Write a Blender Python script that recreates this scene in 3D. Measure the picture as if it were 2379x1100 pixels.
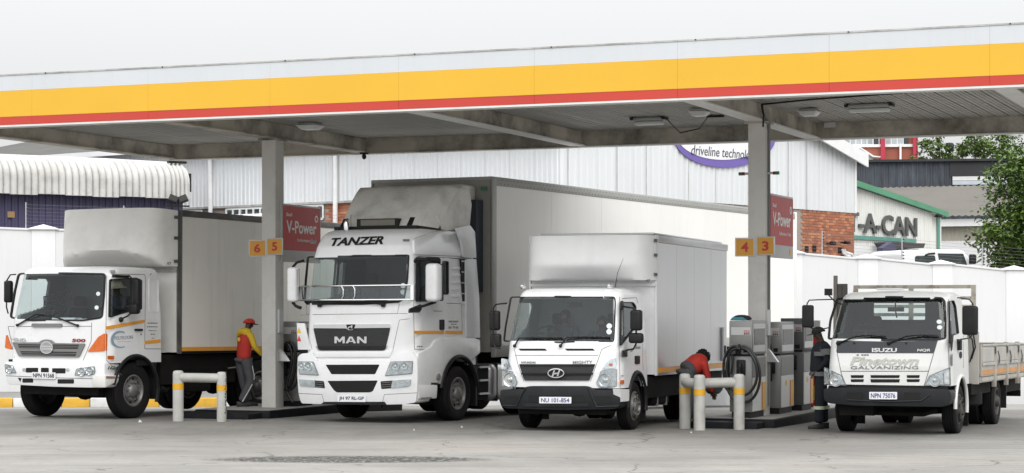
import bpy, bmesh, math, random
from math import sin, cos, pi, radians, sqrt, atan2
from mathutils import Vector, Matrix
random.seed(7)
scene = bpy.context.scene
for _o in list(bpy.data.objects): bpy.data.objects.remove(_o)

# ------------------------------------------------------------------ camera
FPX, HY, CX, CAMH = 4800.0, 715.0, 1189.5, 2.04      # focal length / horizon / centre in photo pixels, eye height in metres
cam_d = bpy.data.cameras.new('camera'); cam = bpy.data.objects.new('camera', cam_d)
scene.collection.objects.link(cam)
cam.location = (0, 0, CAMH); cam.rotation_euler = (radians(90), 0, 0)
cam_d.sensor_width = 36; cam_d.lens = FPX / 2379 * 36; cam_d.shift_y = (HY - 550) / 2379
cam_d.clip_start = 0.5; cam_d.clip_end = 3000
scene.camera = cam

# ------------------------------------------------------------------ overcast daylight
SUN_EL, SUN_AZ = radians(44), radians(166)
world = bpy.data.worlds.new('World'); scene.world = world; world.use_nodes = True
nt = world.node_tree; nt.nodes.clear()
def N(t, typ, **kw):
    n = t.nodes.new(typ)
    for k, v in kw.items(): setattr(n, k, v)
    return n
out = N(nt, 'ShaderNodeOutputWorld')
sky = N(nt, 'ShaderNodeTexSky', sky_type='NISHITA'); sky.sun_disc = False
sky.sun_elevation = SUN_EL; sky.sun_rotation = SUN_AZ; sky.dust_density = 4; sky.air_density = 1
bg1 = N(nt, 'ShaderNodeBackground'); bg1.inputs[1].default_value = 0.10
nt.links.new(sky.outputs[0], bg1.inputs[0])
tc = N(nt, 'ShaderNodeTexCoord'); sep = N(nt, 'ShaderNodeSeparateXYZ'); nt.links.new(tc.outputs['Generated'], sep.inputs[0])
mx = N(nt, 'ShaderNodeMath', operation='MAXIMUM'); nt.links.new(sep.outputs[2], mx.inputs[0]); mx.inputs[1].default_value = 0
m2 = N(nt, 'ShaderNodeMath', operation='MULTIPLY_ADD'); nt.links.new(mx.outputs[0], m2.inputs[0]); m2.inputs[1].default_value = 3.4; m2.inputs[2].default_value = 1.0   # overcast sky, brighter overhead than at the horizon
cl = N(nt, 'ShaderNodeTexNoise'); cl.inputs['Scale'].default_value = 2.2; cl.inputs['Detail'].default_value = 4
nt.links.new(tc.outputs['Generated'], cl.inputs['Vector'])
clr = N(nt, 'ShaderNodeMapRange'); clr.inputs[3].default_value = 0.96; clr.inputs[4].default_value = 1.04
nt.links.new(cl.outputs[0], clr.inputs[0])
m3 = N(nt, 'ShaderNodeMath', operation='MULTIPLY'); nt.links.new(m2.outputs[0], m3.inputs[0]); nt.links.new(clr.outputs[0], m3.inputs[1])
bg2 = N(nt, 'ShaderNodeBackground'); bg2.inputs[0].default_value = (0.985, 0.995, 1.0, 1)
m4 = N(nt, 'ShaderNodeMath', operation='MULTIPLY'); nt.links.new(m3.outputs[0], m4.inputs[0]); m4.inputs[1].default_value = 0.455
nt.links.new(m4.outputs[0], bg2.inputs[1])
mixw = N(nt, 'ShaderNodeMixShader'); mixw.inputs[0].default_value = 0.94
nt.links.new(bg1.outputs[0], mixw.inputs[1]); nt.links.new(bg2.outputs[0], mixw.inputs[2]); nt.links.new(mixw.outputs[0], out.inputs[0])
sd = bpy.data.lights.new('sun', 'SUN'); sd.energy = 1.0; sd.angle = radians(40); sd.color = (1.0, 0.97, 0.92)
sun = bpy.data.objects.new('sun', sd); scene.collection.objects.link(sun)
_s = Vector((sin(SUN_AZ) * cos(SUN_EL), cos(SUN_AZ) * cos(SUN_EL), sin(SUN_EL)))   # towards the veiled sun, behind the camera
sun.rotation_euler = _s.to_track_quat('Z', 'Y').to_euler(); sun.location = (0, 0, 40)
vs = scene.view_settings
vs.view_transform = 'Standard'; vs.look = 'None'; vs.gamma = 1; vs.exposure = 0.52; vs.use_curve_mapping = False
scene.render.engine = 'CYCLES'
scene.cycles.max_bounces = 10; scene.cycles.transparent_max_bounces = 16; scene.cycles.diffuse_bounces = 4
scene.cycles.use_denoising = True

# ------------------------------------------------------------------ helpers
COL = scene.collection
def gz(Y):                                          # the forecourt falls gently away from the camera
    if Y < 34: return 0.0
    if Y < 42: return -0.01 * (Y - 34)
    return -0.08 - 0.038 * (min(Y, 62) - 42)
def at(px, py, D): return Vector(((px - CX) / FPX * D, D, CAMH + (HY - py) / FPX * D))
class Frame:
    """a thing's own axes: x to its side, y backwards, z up; can also find where a sight line meets a plane of the thing"""
    def __init__(s, px, D, yaw, pitch=0.0, z=None):
        s.O = Vector(((px - CX) / FPX * D, D, gz(D) if z is None else z)); a = radians(yaw)
        ex = Vector((cos(a), -sin(a), 0)); ey = Vector((sin(a), cos(a), pitch)).normalized(); ez = ex.cross(ey)
        s.ex, s.ey, s.ez = ex, ey, ez
        s.M = Matrix(((ex.x, ey.x, ez.x, s.O.x), (ex.y, ey.y, ez.y, s.O.y), (ex.z, ey.z, ez.z, s.O.z), (0, 0, 0, 1)))
        s.I = s.M.inverted()
        s.o = s.I @ Vector((0, 0, CAMH))
        s.front = None; s.side = None
    def d(s, px, py): return (s.I.to_3x3() @ Vector(((px - CX) / FPX, 1, (HY - py) / FPX)))
    def fy(s, px, py, y=0.0): d = s.d(px, py); return s.o + d * ((y - s.o.y) / d.y)
    def fx(s, px, py, x=0.0): d = s.d(px, py); return s.o + d * ((x - s.o.x) / d.x)
    def fz(s, px, py, z=0.0): d = s.d(px, py); return s.o + d * ((z - s.o.z) / d.z)
    def px(s, p):
        w = s.M @ Vector(p); return (CX + w.x / w.y * FPX, HY - (w.z - CAMH) / w.y * FPX)
    def F(s, px, py, off=0.0):                      # on the curved front, off metres proud of it
        y = s.front(0, 1.5)
        for _ in range(8):
            p = s.fy(px, py, y); y = s.front(p.x, p.z) - off
        return s.fy(px, py, y)
    def S(s, px, py, off=0.0):                      # on the flank that faces the camera
        x = s.side(1.5)
        for _ in range(6):
            p = s.fx(px, py, x); x = s.side(p.z) + off
        return s.fx(px, py, x)
    def loc(s, w): return s.I @ Vector(w)

class MB:
    def __init__(s): s.v = []; s.f = []
    def add(s, vs_, fs_):
        o = len(s.v); s.v += [tuple(v) for v in vs_]; s.f += [tuple(i + o for i in f) for f in fs_]; return s
    def box(s, x0, x1, y0, y1, z0, z1):
        return s.add([(x0,y0,z0),(x1,y0,z0),(x1,y1,z0),(x0,y1,z0),(x0,y0,z1),(x1,y0,z1),(x1,y1,z1),(x0,y1,z1)],
                     [(0,3,2,1),(4,5,6,7),(0,1,5,4),(1,2,6,5),(2,3,7,6),(3,0,4,7)])
    def prism(s, pts, vec):
        n = len(pts); vec = Vector(vec); a = [Vector(p) for p in pts]; b = [p + vec for p in a]
        return s.add(a + b, [tuple(range(n)), tuple(range(2*n-1, n-1, -1))] + [(i, (i+1) % n, (i+1) % n + n, i + n) for i in range(n)])
    def loft(s, a, b):
        n = len(a)
        return s.add(list(a) + list(b), [tuple(range(n)), tuple(range(2*n-1, n-1, -1))] + [(i, (i+1) % n, (i+1) % n + n, i + n) for i in range(n)])
    def ring(s, outer, inner, vec):
        n = len(outer); vec = Vector(vec); o = [Vector(p) for p in outer]; i_ = [Vector(p) for p in inner]
        V = o + i_ + [p + vec for p in o] + [p + vec for p in i_]; Fs = []
        for k in range(n):
            j = (k + 1) % n
            Fs += [(k, j, n+j, n+k), (2*n+k, 3*n+k, 3*n+j, 2*n+j), (k, 2*n+k, 2*n+j, j), (n+k, n+j, 3*n+j, 3*n+k)]
        return s.add(V, Fs)
    def tube(s, pts, r, n=8):
        P = [Vector(p) for p in pts]; R = r if isinstance(r, (list, tuple)) else [r] * len(P); V = []; Fs = []; up = None
        for i, p in enumerate(P):
            t = ((P[min(i+1, len(P)-1)] - p).normalized() + (p - P[max(i-1, 0)]).normalized()).normalized()
            if up is None: up = Vector((0, 0, 1)) if abs(t.z) < .9 else Vector((1, 0, 0))
            a = t.cross(up).normalized(); b = a.cross(t).normalized(); up = b
            for k in range(n):
                q = 2*pi*k/n; V.append(p + (a*cos(q) + b*sin(q)) * R[i])
        for i in range(len(P)-1):
            for k in range(n): Fs.append((i*n+k, i*n+(k+1) % n, (i+1)*n+(k+1) % n, (i+1)*n+k))
        Fs += [tuple(range(n-1, -1, -1)), tuple((len(P)-1)*n+k for k in range(n))]
        return s.add(V, Fs)
    def lathe(s, prof, c, axis, n=24, close=True):     # prof: (radius, along axis)
        c = Vector(c); ax = Vector(axis).normalized(); u = ax.orthogonal().normalized(); w = ax.cross(u); V = []; Fs = []
        for r, h in prof:
            for k in range(n):
                q = 2*pi*k/n; V.append(c + ax*h + (u*cos(q) + w*sin(q)) * r)
        for i in range(len(prof)-1):
            for k in range(n): Fs.append((i*n+k, i*n+(k+1) % n, (i+1)*n+(k+1) % n, (i+1)*n+k))
        if close: Fs += [tuple(range(n-1, -1, -1)), tuple((len(prof)-1)*n+k for k in range(n))]
        return s.add(V, Fs)
    def grid(s, rows):
        n = len(rows[0]); V = [p for r in rows for p in r]
        return s.add(V, [(i*n+j, i*n+j+1, (i+1)*n+j+1, (i+1)*n+j) for i in range(len(rows)-1) for j in range(n-1)])
    def ball(s, c, r, n=10, m=7):
        rx, ry, rz = r if isinstance(r, (tuple, list)) else (r, r, r); V = []; Fs = []
        for i in range(m+1):
            t = pi*i/m; t = min(max(t, 1e-3), pi-1e-3)
            for k in range(n):
                q = 2*pi*k/n; V.append((c[0]+rx*sin(t)*cos(q), c[1]+ry*sin(t)*sin(q), c[2]+rz*cos(t)))
        for i in range(m):
            for k in range(n): Fs.append((i*n+k, (i+1)*n+k, (i+1)*n+(k+1) % n, i*n+(k+1) % n))
        return s.add(V, Fs)
    def mesh(s, name, m, bevel=0, seg=2, angle=35, norm=True):
        me = bpy.data.meshes.new(name); me.from_pydata(s.v, [], s.f)
        if norm or bevel:
            bm = bmesh.new(); bm.from_mesh(me)
            if bevel: bmesh.ops.remove_doubles(bm, verts=bm.verts, dist=1e-5)
            bmesh.ops.recalc_face_normals(bm, faces=bm.faces)
            if bevel:
                es = [e for e in bm.edges if len(e.link_faces) == 2 and e.calc_face_angle(0) > radians(30)]
                bmesh.ops.bevel(bm, geom=es, offset=bevel, segments=seg, profile=.5, affect='EDGES', clamp_overlap=True)
            bm.to_mesh(me); bm.free()
        me.shade_smooth(); me.set_sharp_from_angle(angle=radians(angle))
        if m: me.materials.append(m)
        return me
    def build(s, name, m, parent=None, **kw):
        o = bpy.data.objects.new(name, s.mesh(name, m, **kw)); COL.objects.link(o)
        if parent: o.parent = parent
        return o
def thing(name, label, cat, M=None, group=None):
    o = bpy.data.objects.new(name, None); COL.objects.link(o); o.empty_display_size = .2
    if M is not None: o.matrix_world = M
    o['label'] = label; o['category'] = cat
    if group: o['group'] = group
    return o
def tag(o, label, cat, group=None):
    o['label'] = label; o['category'] = cat
    if group: o['group'] = group
    return o
def struct(o): o['kind'] = 'structure'; return o
def share(o, name=None, parent=None, M=None):          # another object on the same mesh
    c = bpy.data.objects.new(name or o.name.split('.')[0], o.data); COL.objects.link(c)
    if parent: c.parent = parent
    if M is not None: c.matrix_local = M
    return c
def T(x, y, z): return Matrix.Translation((x, y, z))

def rpoly(pts, r, n=4):                                 # round the corners of a 2-D outline
    o = []; m = len(pts)
    for i in range(m):
        p = Vector(pts[i]); a = Vector(pts[i-1]) - p; b = Vector(pts[(i+1) % m]) - p
        k = min(r, a.length*.45, b.length*.45); a = p + a.normalized()*k; b = p + b.normalized()*k
        for j in range(n+1):
            t = j/n; o.append(tuple(a*(1-t)*(1-t) + p*2*t*(1-t) + b*t*t))
    return o
def inset(pts, d):                                      # shrink a 2-D outline by d
    m = len(pts); c = [Vector(p) for p in pts]
    ar = sum(c[i-1].x*c[i].y - c[i].x*c[i-1].y for i in range(m)); sg = 1 if ar > 0 else -1; o = []
    for i in range(m):
        a = c[i] - c[i-1]; b = c[(i+1) % m] - c[i]
        if a.length < 1e-6: a = b
        if b.length < 1e-6: b = a
        na = Vector((-a.y, a.x)).normalized()*sg; nb = Vector((-b.y, b.x)).normalized()*sg
        n = na + nb
        n = n.normalized() * min(2.0, 1/max(.3, n.length/2)) if n.length > 1e-4 else na
        o.append(tuple(c[i] + n*d))
    return o
def rect(x0, y0, x1, y1): return [(x0, y0), (x1, y0), (x1, y1), (x0, y1)]
def circ(x, y, r, n=20, ry=None): return [(x + r*cos(2*pi*k/n), y + (ry or r)*sin(2*pi*k/n)) for k in range(n)]
def inside(p, poly):
    x, y = p; c = False; j = len(poly) - 1
    for i in range(len(poly)):
        xi, yi = poly[i]; xj, yj = poly[j]
        if (yi > y) != (yj > y) and x < (xj-xi)*(y-yi)/(yj-yi) + xi: c = not c
        j = i
    return c

def patch(poly, fn, th, step=9.0):
    """a plate with the outline poly, cut into narrow strips so that it follows the curved surface fn(x, y)"""
    bm = bmesh.new(); bm.faces.new([bm.verts.new((x, y, 0)) for x, y in poly]); xs = [p[0] for p in poly]; k = min(xs) + step
    while k < max(xs) - 1: bmesh.ops.bisect_plane(bm, geom=bm.verts[:]+bm.edges[:]+bm.faces[:], plane_co=(k, 0, 0), plane_no=(1, 0, 0)); k += step
    bm.verts.index_update(); V = [fn(v.co.x, v.co.y) for v in bm.verts]; Fs = [tuple(v.index for v in f.verts) for f in bm.faces]
    ed = [(e.verts[0].index, e.verts[1].index) for e in bm.edges if len(e.link_faces) == 1]; bm.free(); n = len(V); th = Vector(th)
    b = MB(); b.add(V + [v + th for v in V], Fs + [tuple(i + n for i in reversed(f)) for f in Fs] + [(a, c, c + n, a + n) for a, c in ed]); return b
# ------------------------------------------------------------------ materials
MATS = {}
def mat(name, base, rough=.5, metal=0.0, var=0.08, vs=3.0, dirt=0.0, dcol=(.12, .1, .08), ds=1.5, streak=False, bump=0.0, bs=60.0, coat=0.0, spec=.5, dlo=.5, dhi=.75, rvar=.08, emit=0):
    if name in MATS: return MATS[name]
    m = bpy.data.materials.new(name); m.use_nodes = True; t = m.node_tree; p = t.nodes['Principled BSDF']
    p.inputs['Roughness'].default_value = rough; p.inputs['Metallic'].default_value = metal
    p.inputs['Specular IOR Level'].default_value = spec; p.inputs['Coat Weight'].default_value = coat; p.inputs['Coat Roughness'].default_value = .08
    c = N(t, 'ShaderNodeTexCoord'); src = c.outputs['Object']
    n1 = N(t, 'ShaderNodeTexNoise'); n1.inputs['Scale'].default_value = vs; n1.inputs['Detail'].default_value = 5; t.links.new(src, n1.inputs['Vector'])
    mr = N(t, 'ShaderNodeMapRange'); mr.inputs[1].default_value = .3; mr.inputs[2].default_value = .7; mr.inputs[3].default_value = 1-var; mr.inputs[4].default_value = 1+var*.6
    t.links.new(n1.outputs[0], mr.inputs[0])
    mu = N(t, 'ShaderNodeVectorMath', operation='SCALE'); mu.inputs[0].default_value = base; t.links.new(mr.outputs[0], mu.inputs['Scale'])
    colr = mu.outputs[0]
    if dirt:
        mp = N(t, 'ShaderNodeMapping'); t.links.new(src, mp.inputs[0])
        mp.inputs['Scale'].default_value = (5, 5, .5) if streak else (1, 1, 1)
        n2 = N(t, 'ShaderNodeTexNoise'); n2.inputs['Scale'].default_value = ds; n2.inputs['Detail'].default_value = 7; n2.inputs['Roughness'].default_value = .65
        t.links.new(mp.outputs[0], n2.inputs['Vector'])
        m2_ = N(t, 'ShaderNodeMapRange'); m2_.inputs[1].default_value = dlo; m2_.inputs[2].default_value = dhi; m2_.inputs[3].default_value = 0; m2_.inputs[4].default_value = dirt
        t.links.new(n2.outputs[0], m2_.inputs[0])
        mi = N(t, 'ShaderNodeMix', data_type='RGBA'); t.links.new(m2_.outputs[0], mi.inputs[0]); t.links.new(colr, mi.inputs[6]); mi.inputs[7].default_value = (*dcol, 1)
        colr = mi.outputs[2]
    t.links.new(colr, p.inputs['Base Color'])
    r2 = N(t, 'ShaderNodeMapRange'); r2.inputs[3].default_value = max(0, rough-rvar); r2.inputs[4].default_value = min(1, rough+rvar); t.links.new(n1.outputs[0], r2.inputs[0]); t.links.new(r2.outputs[0], p.inputs['Roughness'])
    if bump:
        n3 = N(t, 'ShaderNodeTexNoise'); n3.inputs['Scale'].default_value = bs; n3.inputs['Detail'].default_value = 4; t.links.new(src, n3.inputs['Vector'])
        b = N(t, 'ShaderNodeBump'); b.inputs['Strength'].default_value = bump; b.inputs['Distance'].default_value = .01; t.links.new(n3.outputs[0], b.inputs['Height']); t.links.new(b.outputs[0], p.inputs['Normal'])
    if emit: p.inputs['Emission Color'].default_value = (*base, 1); p.inputs['Emission Strength'].default_value = emit
    MATS[name] = m; return m
def glass(name, tint, ior=1.45, rough=.02, extra=0.0):
    m = bpy.data.materials.new(name); m.use_nodes = True; t = m.node_tree; t.nodes.clear()
    o = N(t, 'ShaderNodeOutputMaterial'); tr = N(t, 'ShaderNodeBsdfTransparent'); tr.inputs[0].default_value = (*tint, 1)
    gl = N(t, 'ShaderNodeBsdfGlossy'); gl.inputs['Roughness'].default_value = rough; gl.inputs[0].default_value = (.95, .98, 1, 1)
    lw = N(t, 'ShaderNodeLayerWeight'); pw_ = N(t, 'ShaderNodeMath', operation='POWER'); t.links.new(lw.outputs['Facing'], pw_.inputs[0]); pw_.inputs[1].default_value = 4.5
    ad = N(t, 'ShaderNodeMath', operation='MULTIPLY_ADD', use_clamp=True); t.links.new(pw_.outputs[0], ad.inputs[0]); ad.inputs[1].default_value = .9; ad.inputs[2].default_value = ((ior-1)/(ior+1))**2*.9 + extra
    mi = N(t, 'ShaderNodeMixShader'); t.links.new(ad.outputs[0], mi.inputs[0]); t.links.new(tr.outputs[0], mi.inputs[1]); t.links.new(gl.outputs[0], mi.inputs[2]); t.links.new(mi.outputs[0], o.inputs[0])
    return m
WHITE = mat('white_truck_paint', (.79, .80, .81), .26, var=.04, vs=1.2, dirt=.25, ds=2.5, dcol=(.33, .3, .26), coat=.4, dlo=.5, dhi=.85)
WHITED = mat('dusty_white_paint', (.78, .77, .74), .45, var=.05, vs=1.5, dirt=.35, ds=2.2, dcol=(.34, .31, .26), dlo=.48, dhi=.85)
BLACKP = mat('black_plastic', (.010, .0105, .0115), .5, var=.2, dirt=.25, dcol=(.04, .038, .034), ds=3, spec=.3)
BUMP = mat('charcoal_bumper_plastic', (.012, .0135, .016), .5, var=.15, dirt=.25, dcol=(.05, .048, .043), ds=3, spec=.3)
UNDER = mat('grimy_black_steel', (.008, .0078, .0075), .8, var=.3, dirt=.3, dcol=(.03, .026, .022), ds=4, spec=.2)
RUB = mat('tyre_rubber', (.0075, .0075, .008), .8, spec=.25, var=.2, vs=6, dirt=.4, dcol=(.026, .024, .021), ds=4, dlo=.45, dhi=.8)
STEEL = mat('wheel_steel', (.22, .215, .21), .5, .5, var=.15, dirt=.7, dcol=(.07, .055, .04), ds=5)
CHROME = mat('chrome', (.8, .8, .8), .12, 1.0, var=.03, rvar=.04)
ALU = mat('dull_aluminium', (.62, .63, .64), .38, .85, var=.08, vs=.8, dirt=.2, dcol=(.3, .29, .27), ds=1.0)
GREYP = mat('grey_plastic', (.19, .19, .19), .5, var=.1)
LINING = mat('cab_lining', (.045, .048, .05), .8, var=.1)
SEAT = mat('seat_cloth', (.02, .022, .026), .9, var=.2, bump=.2)
LENS = mat('lamp_reflector', (.72, .74, .75), .16, .75, var=.25, vs=14)
LENSC = glass('lamp_lens', (.93, .95, .96), 1.45)
AMBER = mat('amber_lens', (.66, .14, .015), .18, var=.2, vs=12, coat=.5)
ORANGE = mat('orange_reflective_tape', (.80, .36, .04), .4, var=.08)
WSG = glass('windscreen_glass', (.80, .87, .87), 1.5, extra=.005)
SIDEG = glass('side_glass', (.78, .83, .82), 1.5, extra=.0)
TINTG = glass('dark_tinted_glass', (.22, .25, .26), 1.5, extra=.03)
DARK = mat('dark_gap', (.004, .004, .004), .8, var=.1)
SEAM = mat('panel_seam', (.13, .13, .13), .8, var=.1)
LETTER = mat('black_lettering', (.015, .015, .016), .4, var=.05)
GLET = mat('grey_lettering', (.20, .20, .21), .4, var=.05)
PLATE = mat('number_plate', (.78, .79, .82), .35, var=.04)
PBLUE = mat('plate_blue', (.07, .07, .22), .4, var=.05)
STICK = mat('disc_sticker', (.70, .78, .78), .5, var=.15, vs=20)
SKIN = mat('dark_brown_skin', (.055, .032, .022), .5, var=.1, vs=12)

# ------------------------------------------------------------------ lettering, all made in one go
_TX = {}
def _texts(items):
    objs = []
    for key, body, off, shear in items:
        c = bpy.data.curves.new('t', 'FONT'); c.body = body; c.offset = off; c.shear = shear; c.resolution_u = 3; c.fill_mode = 'BOTH'
        o = bpy.data.objects.new('t', c); COL.objects.link(o); objs.append((key, o))
    dg = bpy.context.evaluated_depsgraph_get(); dg.update()
    for key, o in objs:
        me = bpy.data.meshes.new_from_object(o.evaluated_get(dg))
        v = [p.co.copy() for p in me.vertices]; x0 = min(p.x for p in v); x1 = max(p.x for p in v); y0 = min(p.y for p in v); y1 = max(p.y for p in v)
        _TX[key] = ([((p.x-x0)/(x1-x0), (p.y-y0)/(y1-y0)) for p in v], [tuple(f.vertices) for f in me.polygons])
        c = o.data; bpy.data.objects.remove(o); bpy.data.curves.remove(c); bpy.data.meshes.remove(me)
_texts([(b, b, off, sh) for b, off, sh in [('HINO', .03, 0), ('500', .03, .1), ('1626', .03, .2), ('NPN 91568', .012, 0), ('POLYFLOORS', .0, 0), ('TANZER', .035, .25), ('MAN', .012, 0), ('JH 97 RL-GP', .012, 0),
    ('HYUNDAI', .02, 0), ('MIGHTY', .005, 0), ('NU 101-854', .012, 0), ('ISUZU', .035, 0), ('NQR', .02, 0), ('Pinetown', .03, .2), ('GALVANIZING', .0, 0), ('NPN 75076', .012, 0),
    ('6', .03, 0), ('5', .03, 0), ('4', .03, 0), ('3', .03, 0), ('Shell', .01, 0), ('V-Power', .02, 0), ('Performance Fuels', 0, 0), ('driveline technologies', 0, .15), ('T-A-CAN', .02, 0),
    ('FCF', .03, .3), ('0861 999 065', .0, 0), ('TANZER TRANSPORT', 0, 0), ('(Pinetown)', 0, 0)]])
def text(name, key, m, parent, q, th, fn=None):
    """lettering stretched over a quad q = TL, TR, BR, BL (points), th = thickness vector"""
    tl, tr, br, bl = [Vector(p) for p in q]; v, f = _TX[key]; th = Vector(th)
    P = [(bl*(1-a) + br*a)*(1-b) + (tl*(1-a) + tr*a)*b for a, b in v]
    if fn: P = [fn(*p) for p in P]
    me = bpy.data.meshes.new(name); n = len(P)
    bm = bmesh.new(); vv = [bm.verts.new(p) for p in P]
    for fc in f:
        try: bm.faces.new([vv[i] for i in fc])
        except ValueError: pass
    ext = bmesh.ops.extrude_face_region(bm, geom=bm.faces[:])
    bmesh.ops.translate(bm, verts=[g for g in ext['geom'] if isinstance(g, bmesh.types.BMVert)], vec=th)
    bmesh.ops.recalc_face_normals(bm, faces=bm.faces); bm.to_mesh(me); bm.free()
    if m: me.materials.append(m)
    o = bpy.data.objects.new(name, me); COL.objects.link(o)
    if parent: o.parent = parent
    return o
# ================================================================== ground
def ground_mat():
    m = bpy.data.materials.new('worn_concrete_forecourt'); m.use_nodes = True; t = m.node_tree; p = t.nodes['Principled BSDF']
    c = N(t, 'ShaderNodeTexCoord').outputs['Object']; L = t.links.new
    def noise(sc, det=6, rough=.6, scale=(1, 1, 1)):
        mp = N(t, 'ShaderNodeMapping'); mp.inputs['Scale'].default_value = scale; mp.inputs['Rotation'].default_value = (0, 0, radians(-10)); L(c, mp.inputs[0])
        n = N(t, 'ShaderNodeTexNoise'); n.inputs['Scale'].default_value = sc; n.inputs['Detail'].default_value = det; n.inputs['Roughness'].default_value = rough; L(mp.outputs[0], n.inputs['Vector']); return n.outputs[0]
    def mr(s, a, b, lo, hi):
        n = N(t, 'ShaderNodeMapRange'); n.inputs[1].default_value = a; n.inputs[2].default_value = b; n.inputs[3].default_value = lo; n.inputs[4].default_value = hi; L(s, n.inputs[0]); return n.outputs[0]
    def mix(f, a, b):
        n = N(t, 'ShaderNodeMix', data_type='RGBA'); L(f, n.inputs[0])
        for i, q in ((6, a), (7, b)):
            if isinstance(q, tuple): n.inputs[i].default_value = (*q, 1)
            else: L(q, n.inputs[i])
        return n.outputs[2]
    def mul(a, b):
        n = N(t, 'ShaderNodeMath', operation='MULTIPLY'); L(a, n.inputs[0]); L(b, n.inputs[1]); return n.outputs[0]
    col = mix(mr(noise(.22, 5, .6, (1, 2.2, 1)), .35, .65, 0, 1), (.225, .217, .203), (.315, .305, .285))
    col = mix(mr(noise(1.3, 8, .7), .42, .8, 0, .45), col, (.15, .145, .135))
    col = mix(mr(noise(9, 6, .7), .5, .8, 0, .5), col, (.13, .125, .115))
    col = mix(mr(noise(.5, 6, .65, (.35, 2.4, 1)), .56, .72, 0, .5), col, (.145, .135, .125))       # long drips and tyre tracks
    col = mix(mr(noise(.30, 4, .5, (.6, 1.6, 1)), .60, .74, 0, .6), col, (.31, .275, .245))          # pinkish repairs
    sx = N(t, 'ShaderNodeSeparateXYZ'); L(c, sx.inputs[0])                                           # oily dirt of the pump lanes plus painted-in canopy shade, with ragged drips
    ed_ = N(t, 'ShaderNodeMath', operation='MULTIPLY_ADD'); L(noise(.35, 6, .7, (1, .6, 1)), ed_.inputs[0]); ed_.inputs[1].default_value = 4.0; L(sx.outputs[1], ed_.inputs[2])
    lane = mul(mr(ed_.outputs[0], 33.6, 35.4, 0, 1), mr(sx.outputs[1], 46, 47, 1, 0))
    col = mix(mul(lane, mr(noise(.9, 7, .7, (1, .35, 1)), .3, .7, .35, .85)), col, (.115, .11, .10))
    vd = N(t, 'ShaderNodeVectorMath', operation='MULTIPLY'); L(c, vd.inputs[0]); vd.inputs[1].default_value = (.52, 1.55, 1)
    d = N(t, 'ShaderNodeVectorMath', operation='DISTANCE'); L(vd.outputs[0], d.inputs[0]); d.inputs[1].default_value = (-2.2*.52, 27.75*1.55, 0)
    patch = mr(d.outputs['Value'], .8, 1.1, 1, 0)
    col = mix(mul(patch, mr(noise(12, 3, .8, (1, .8, 1)), .40, .50, 0, 1)), col, (.035, .035, .033))     # crumbled patch
    br = N(t, 'ShaderNodeTexBrick'); br.inputs['Color1'].default_value = (1, 1, 1, 1); br.inputs['Color2'].default_value = (1, 1, 1, 1); br.inputs['Mortar'].default_value = (0, 0, 0, 1)
    mp = N(t, 'ShaderNodeMapping'); mp.inputs['Rotation'].default_value = (0, 0, radians(2)); mp.inputs['Location'].default_value = (40, -1.3, 0); L(c, mp.inputs[0]); L(mp.outputs[0], br.inputs['Vector'])
    br.inputs['Scale'].default_value = 1; br.inputs['Brick Width'].default_value = 90; br.inputs['Row Height'].default_value = 3.6; br.inputs['Mortar Size'].default_value = .012; br.offset = 0
    col = mix(mul(mr(br.outputs['Color'], 0, 1, .8, 0), mr(noise(1.5, 3), .35, .6, .3, 1)), col, (.085, .08, .075))
    vo = N(t, 'ShaderNodeTexVoronoi', feature='DISTANCE_TO_EDGE'); vo.inputs['Scale'].default_value = .33
    dn = N(t, 'ShaderNodeTexNoise'); dn.inputs['Scale'].default_value = 1.1; dn.inputs['Detail'].default_value = 6; L(c, dn.inputs['Vector'])
    dv = N(t, 'ShaderNodeVectorMath', operation='MULTIPLY_ADD'); L(dn.outputs['Color'], dv.inputs[0]); dv.inputs[1].default_value = (1.5, 1.5, 0); L(c, dv.inputs[2]); L(dv.outputs[0], vo.inputs['Vector'])
    col = mix(mul(mr(vo.outputs['Distance'], .0, .012, .8, 0), mr(noise(.4, 3), .45, .55, 0, 1)), col, (.06, .057, .052))            # hairline cracks
    sp_ = mr(noise(3.2, 3, .5), .68, .74, 0, .55); col = mix(sp_, col, (.075, .07, .065))                                            # oil spots
    col = mix(mul(mr(noise(.16, 3, .5), .5, .62, 0, .6), mr(noise(2.2, 6, .7, (.12, 1.6, 1)), .5, .66, 0, 1)), col, (.105, .10, .095))  # tyre scuffs
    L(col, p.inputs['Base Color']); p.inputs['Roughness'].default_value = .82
    b = N(t, 'ShaderNodeBump'); b.inputs['Strength'].default_value = .35; b.inputs['Distance'].default_value = .012; L(noise(30, 5, .7), b.inputs['Height']); L(b.outputs[0], p.inputs['Normal'])
    return m
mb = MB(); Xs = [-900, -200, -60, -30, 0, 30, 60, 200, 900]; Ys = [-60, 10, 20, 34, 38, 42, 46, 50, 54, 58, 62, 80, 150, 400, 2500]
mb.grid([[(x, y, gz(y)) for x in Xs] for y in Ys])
struct(mb.build('ground', ground_mat(), norm=False))

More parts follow.
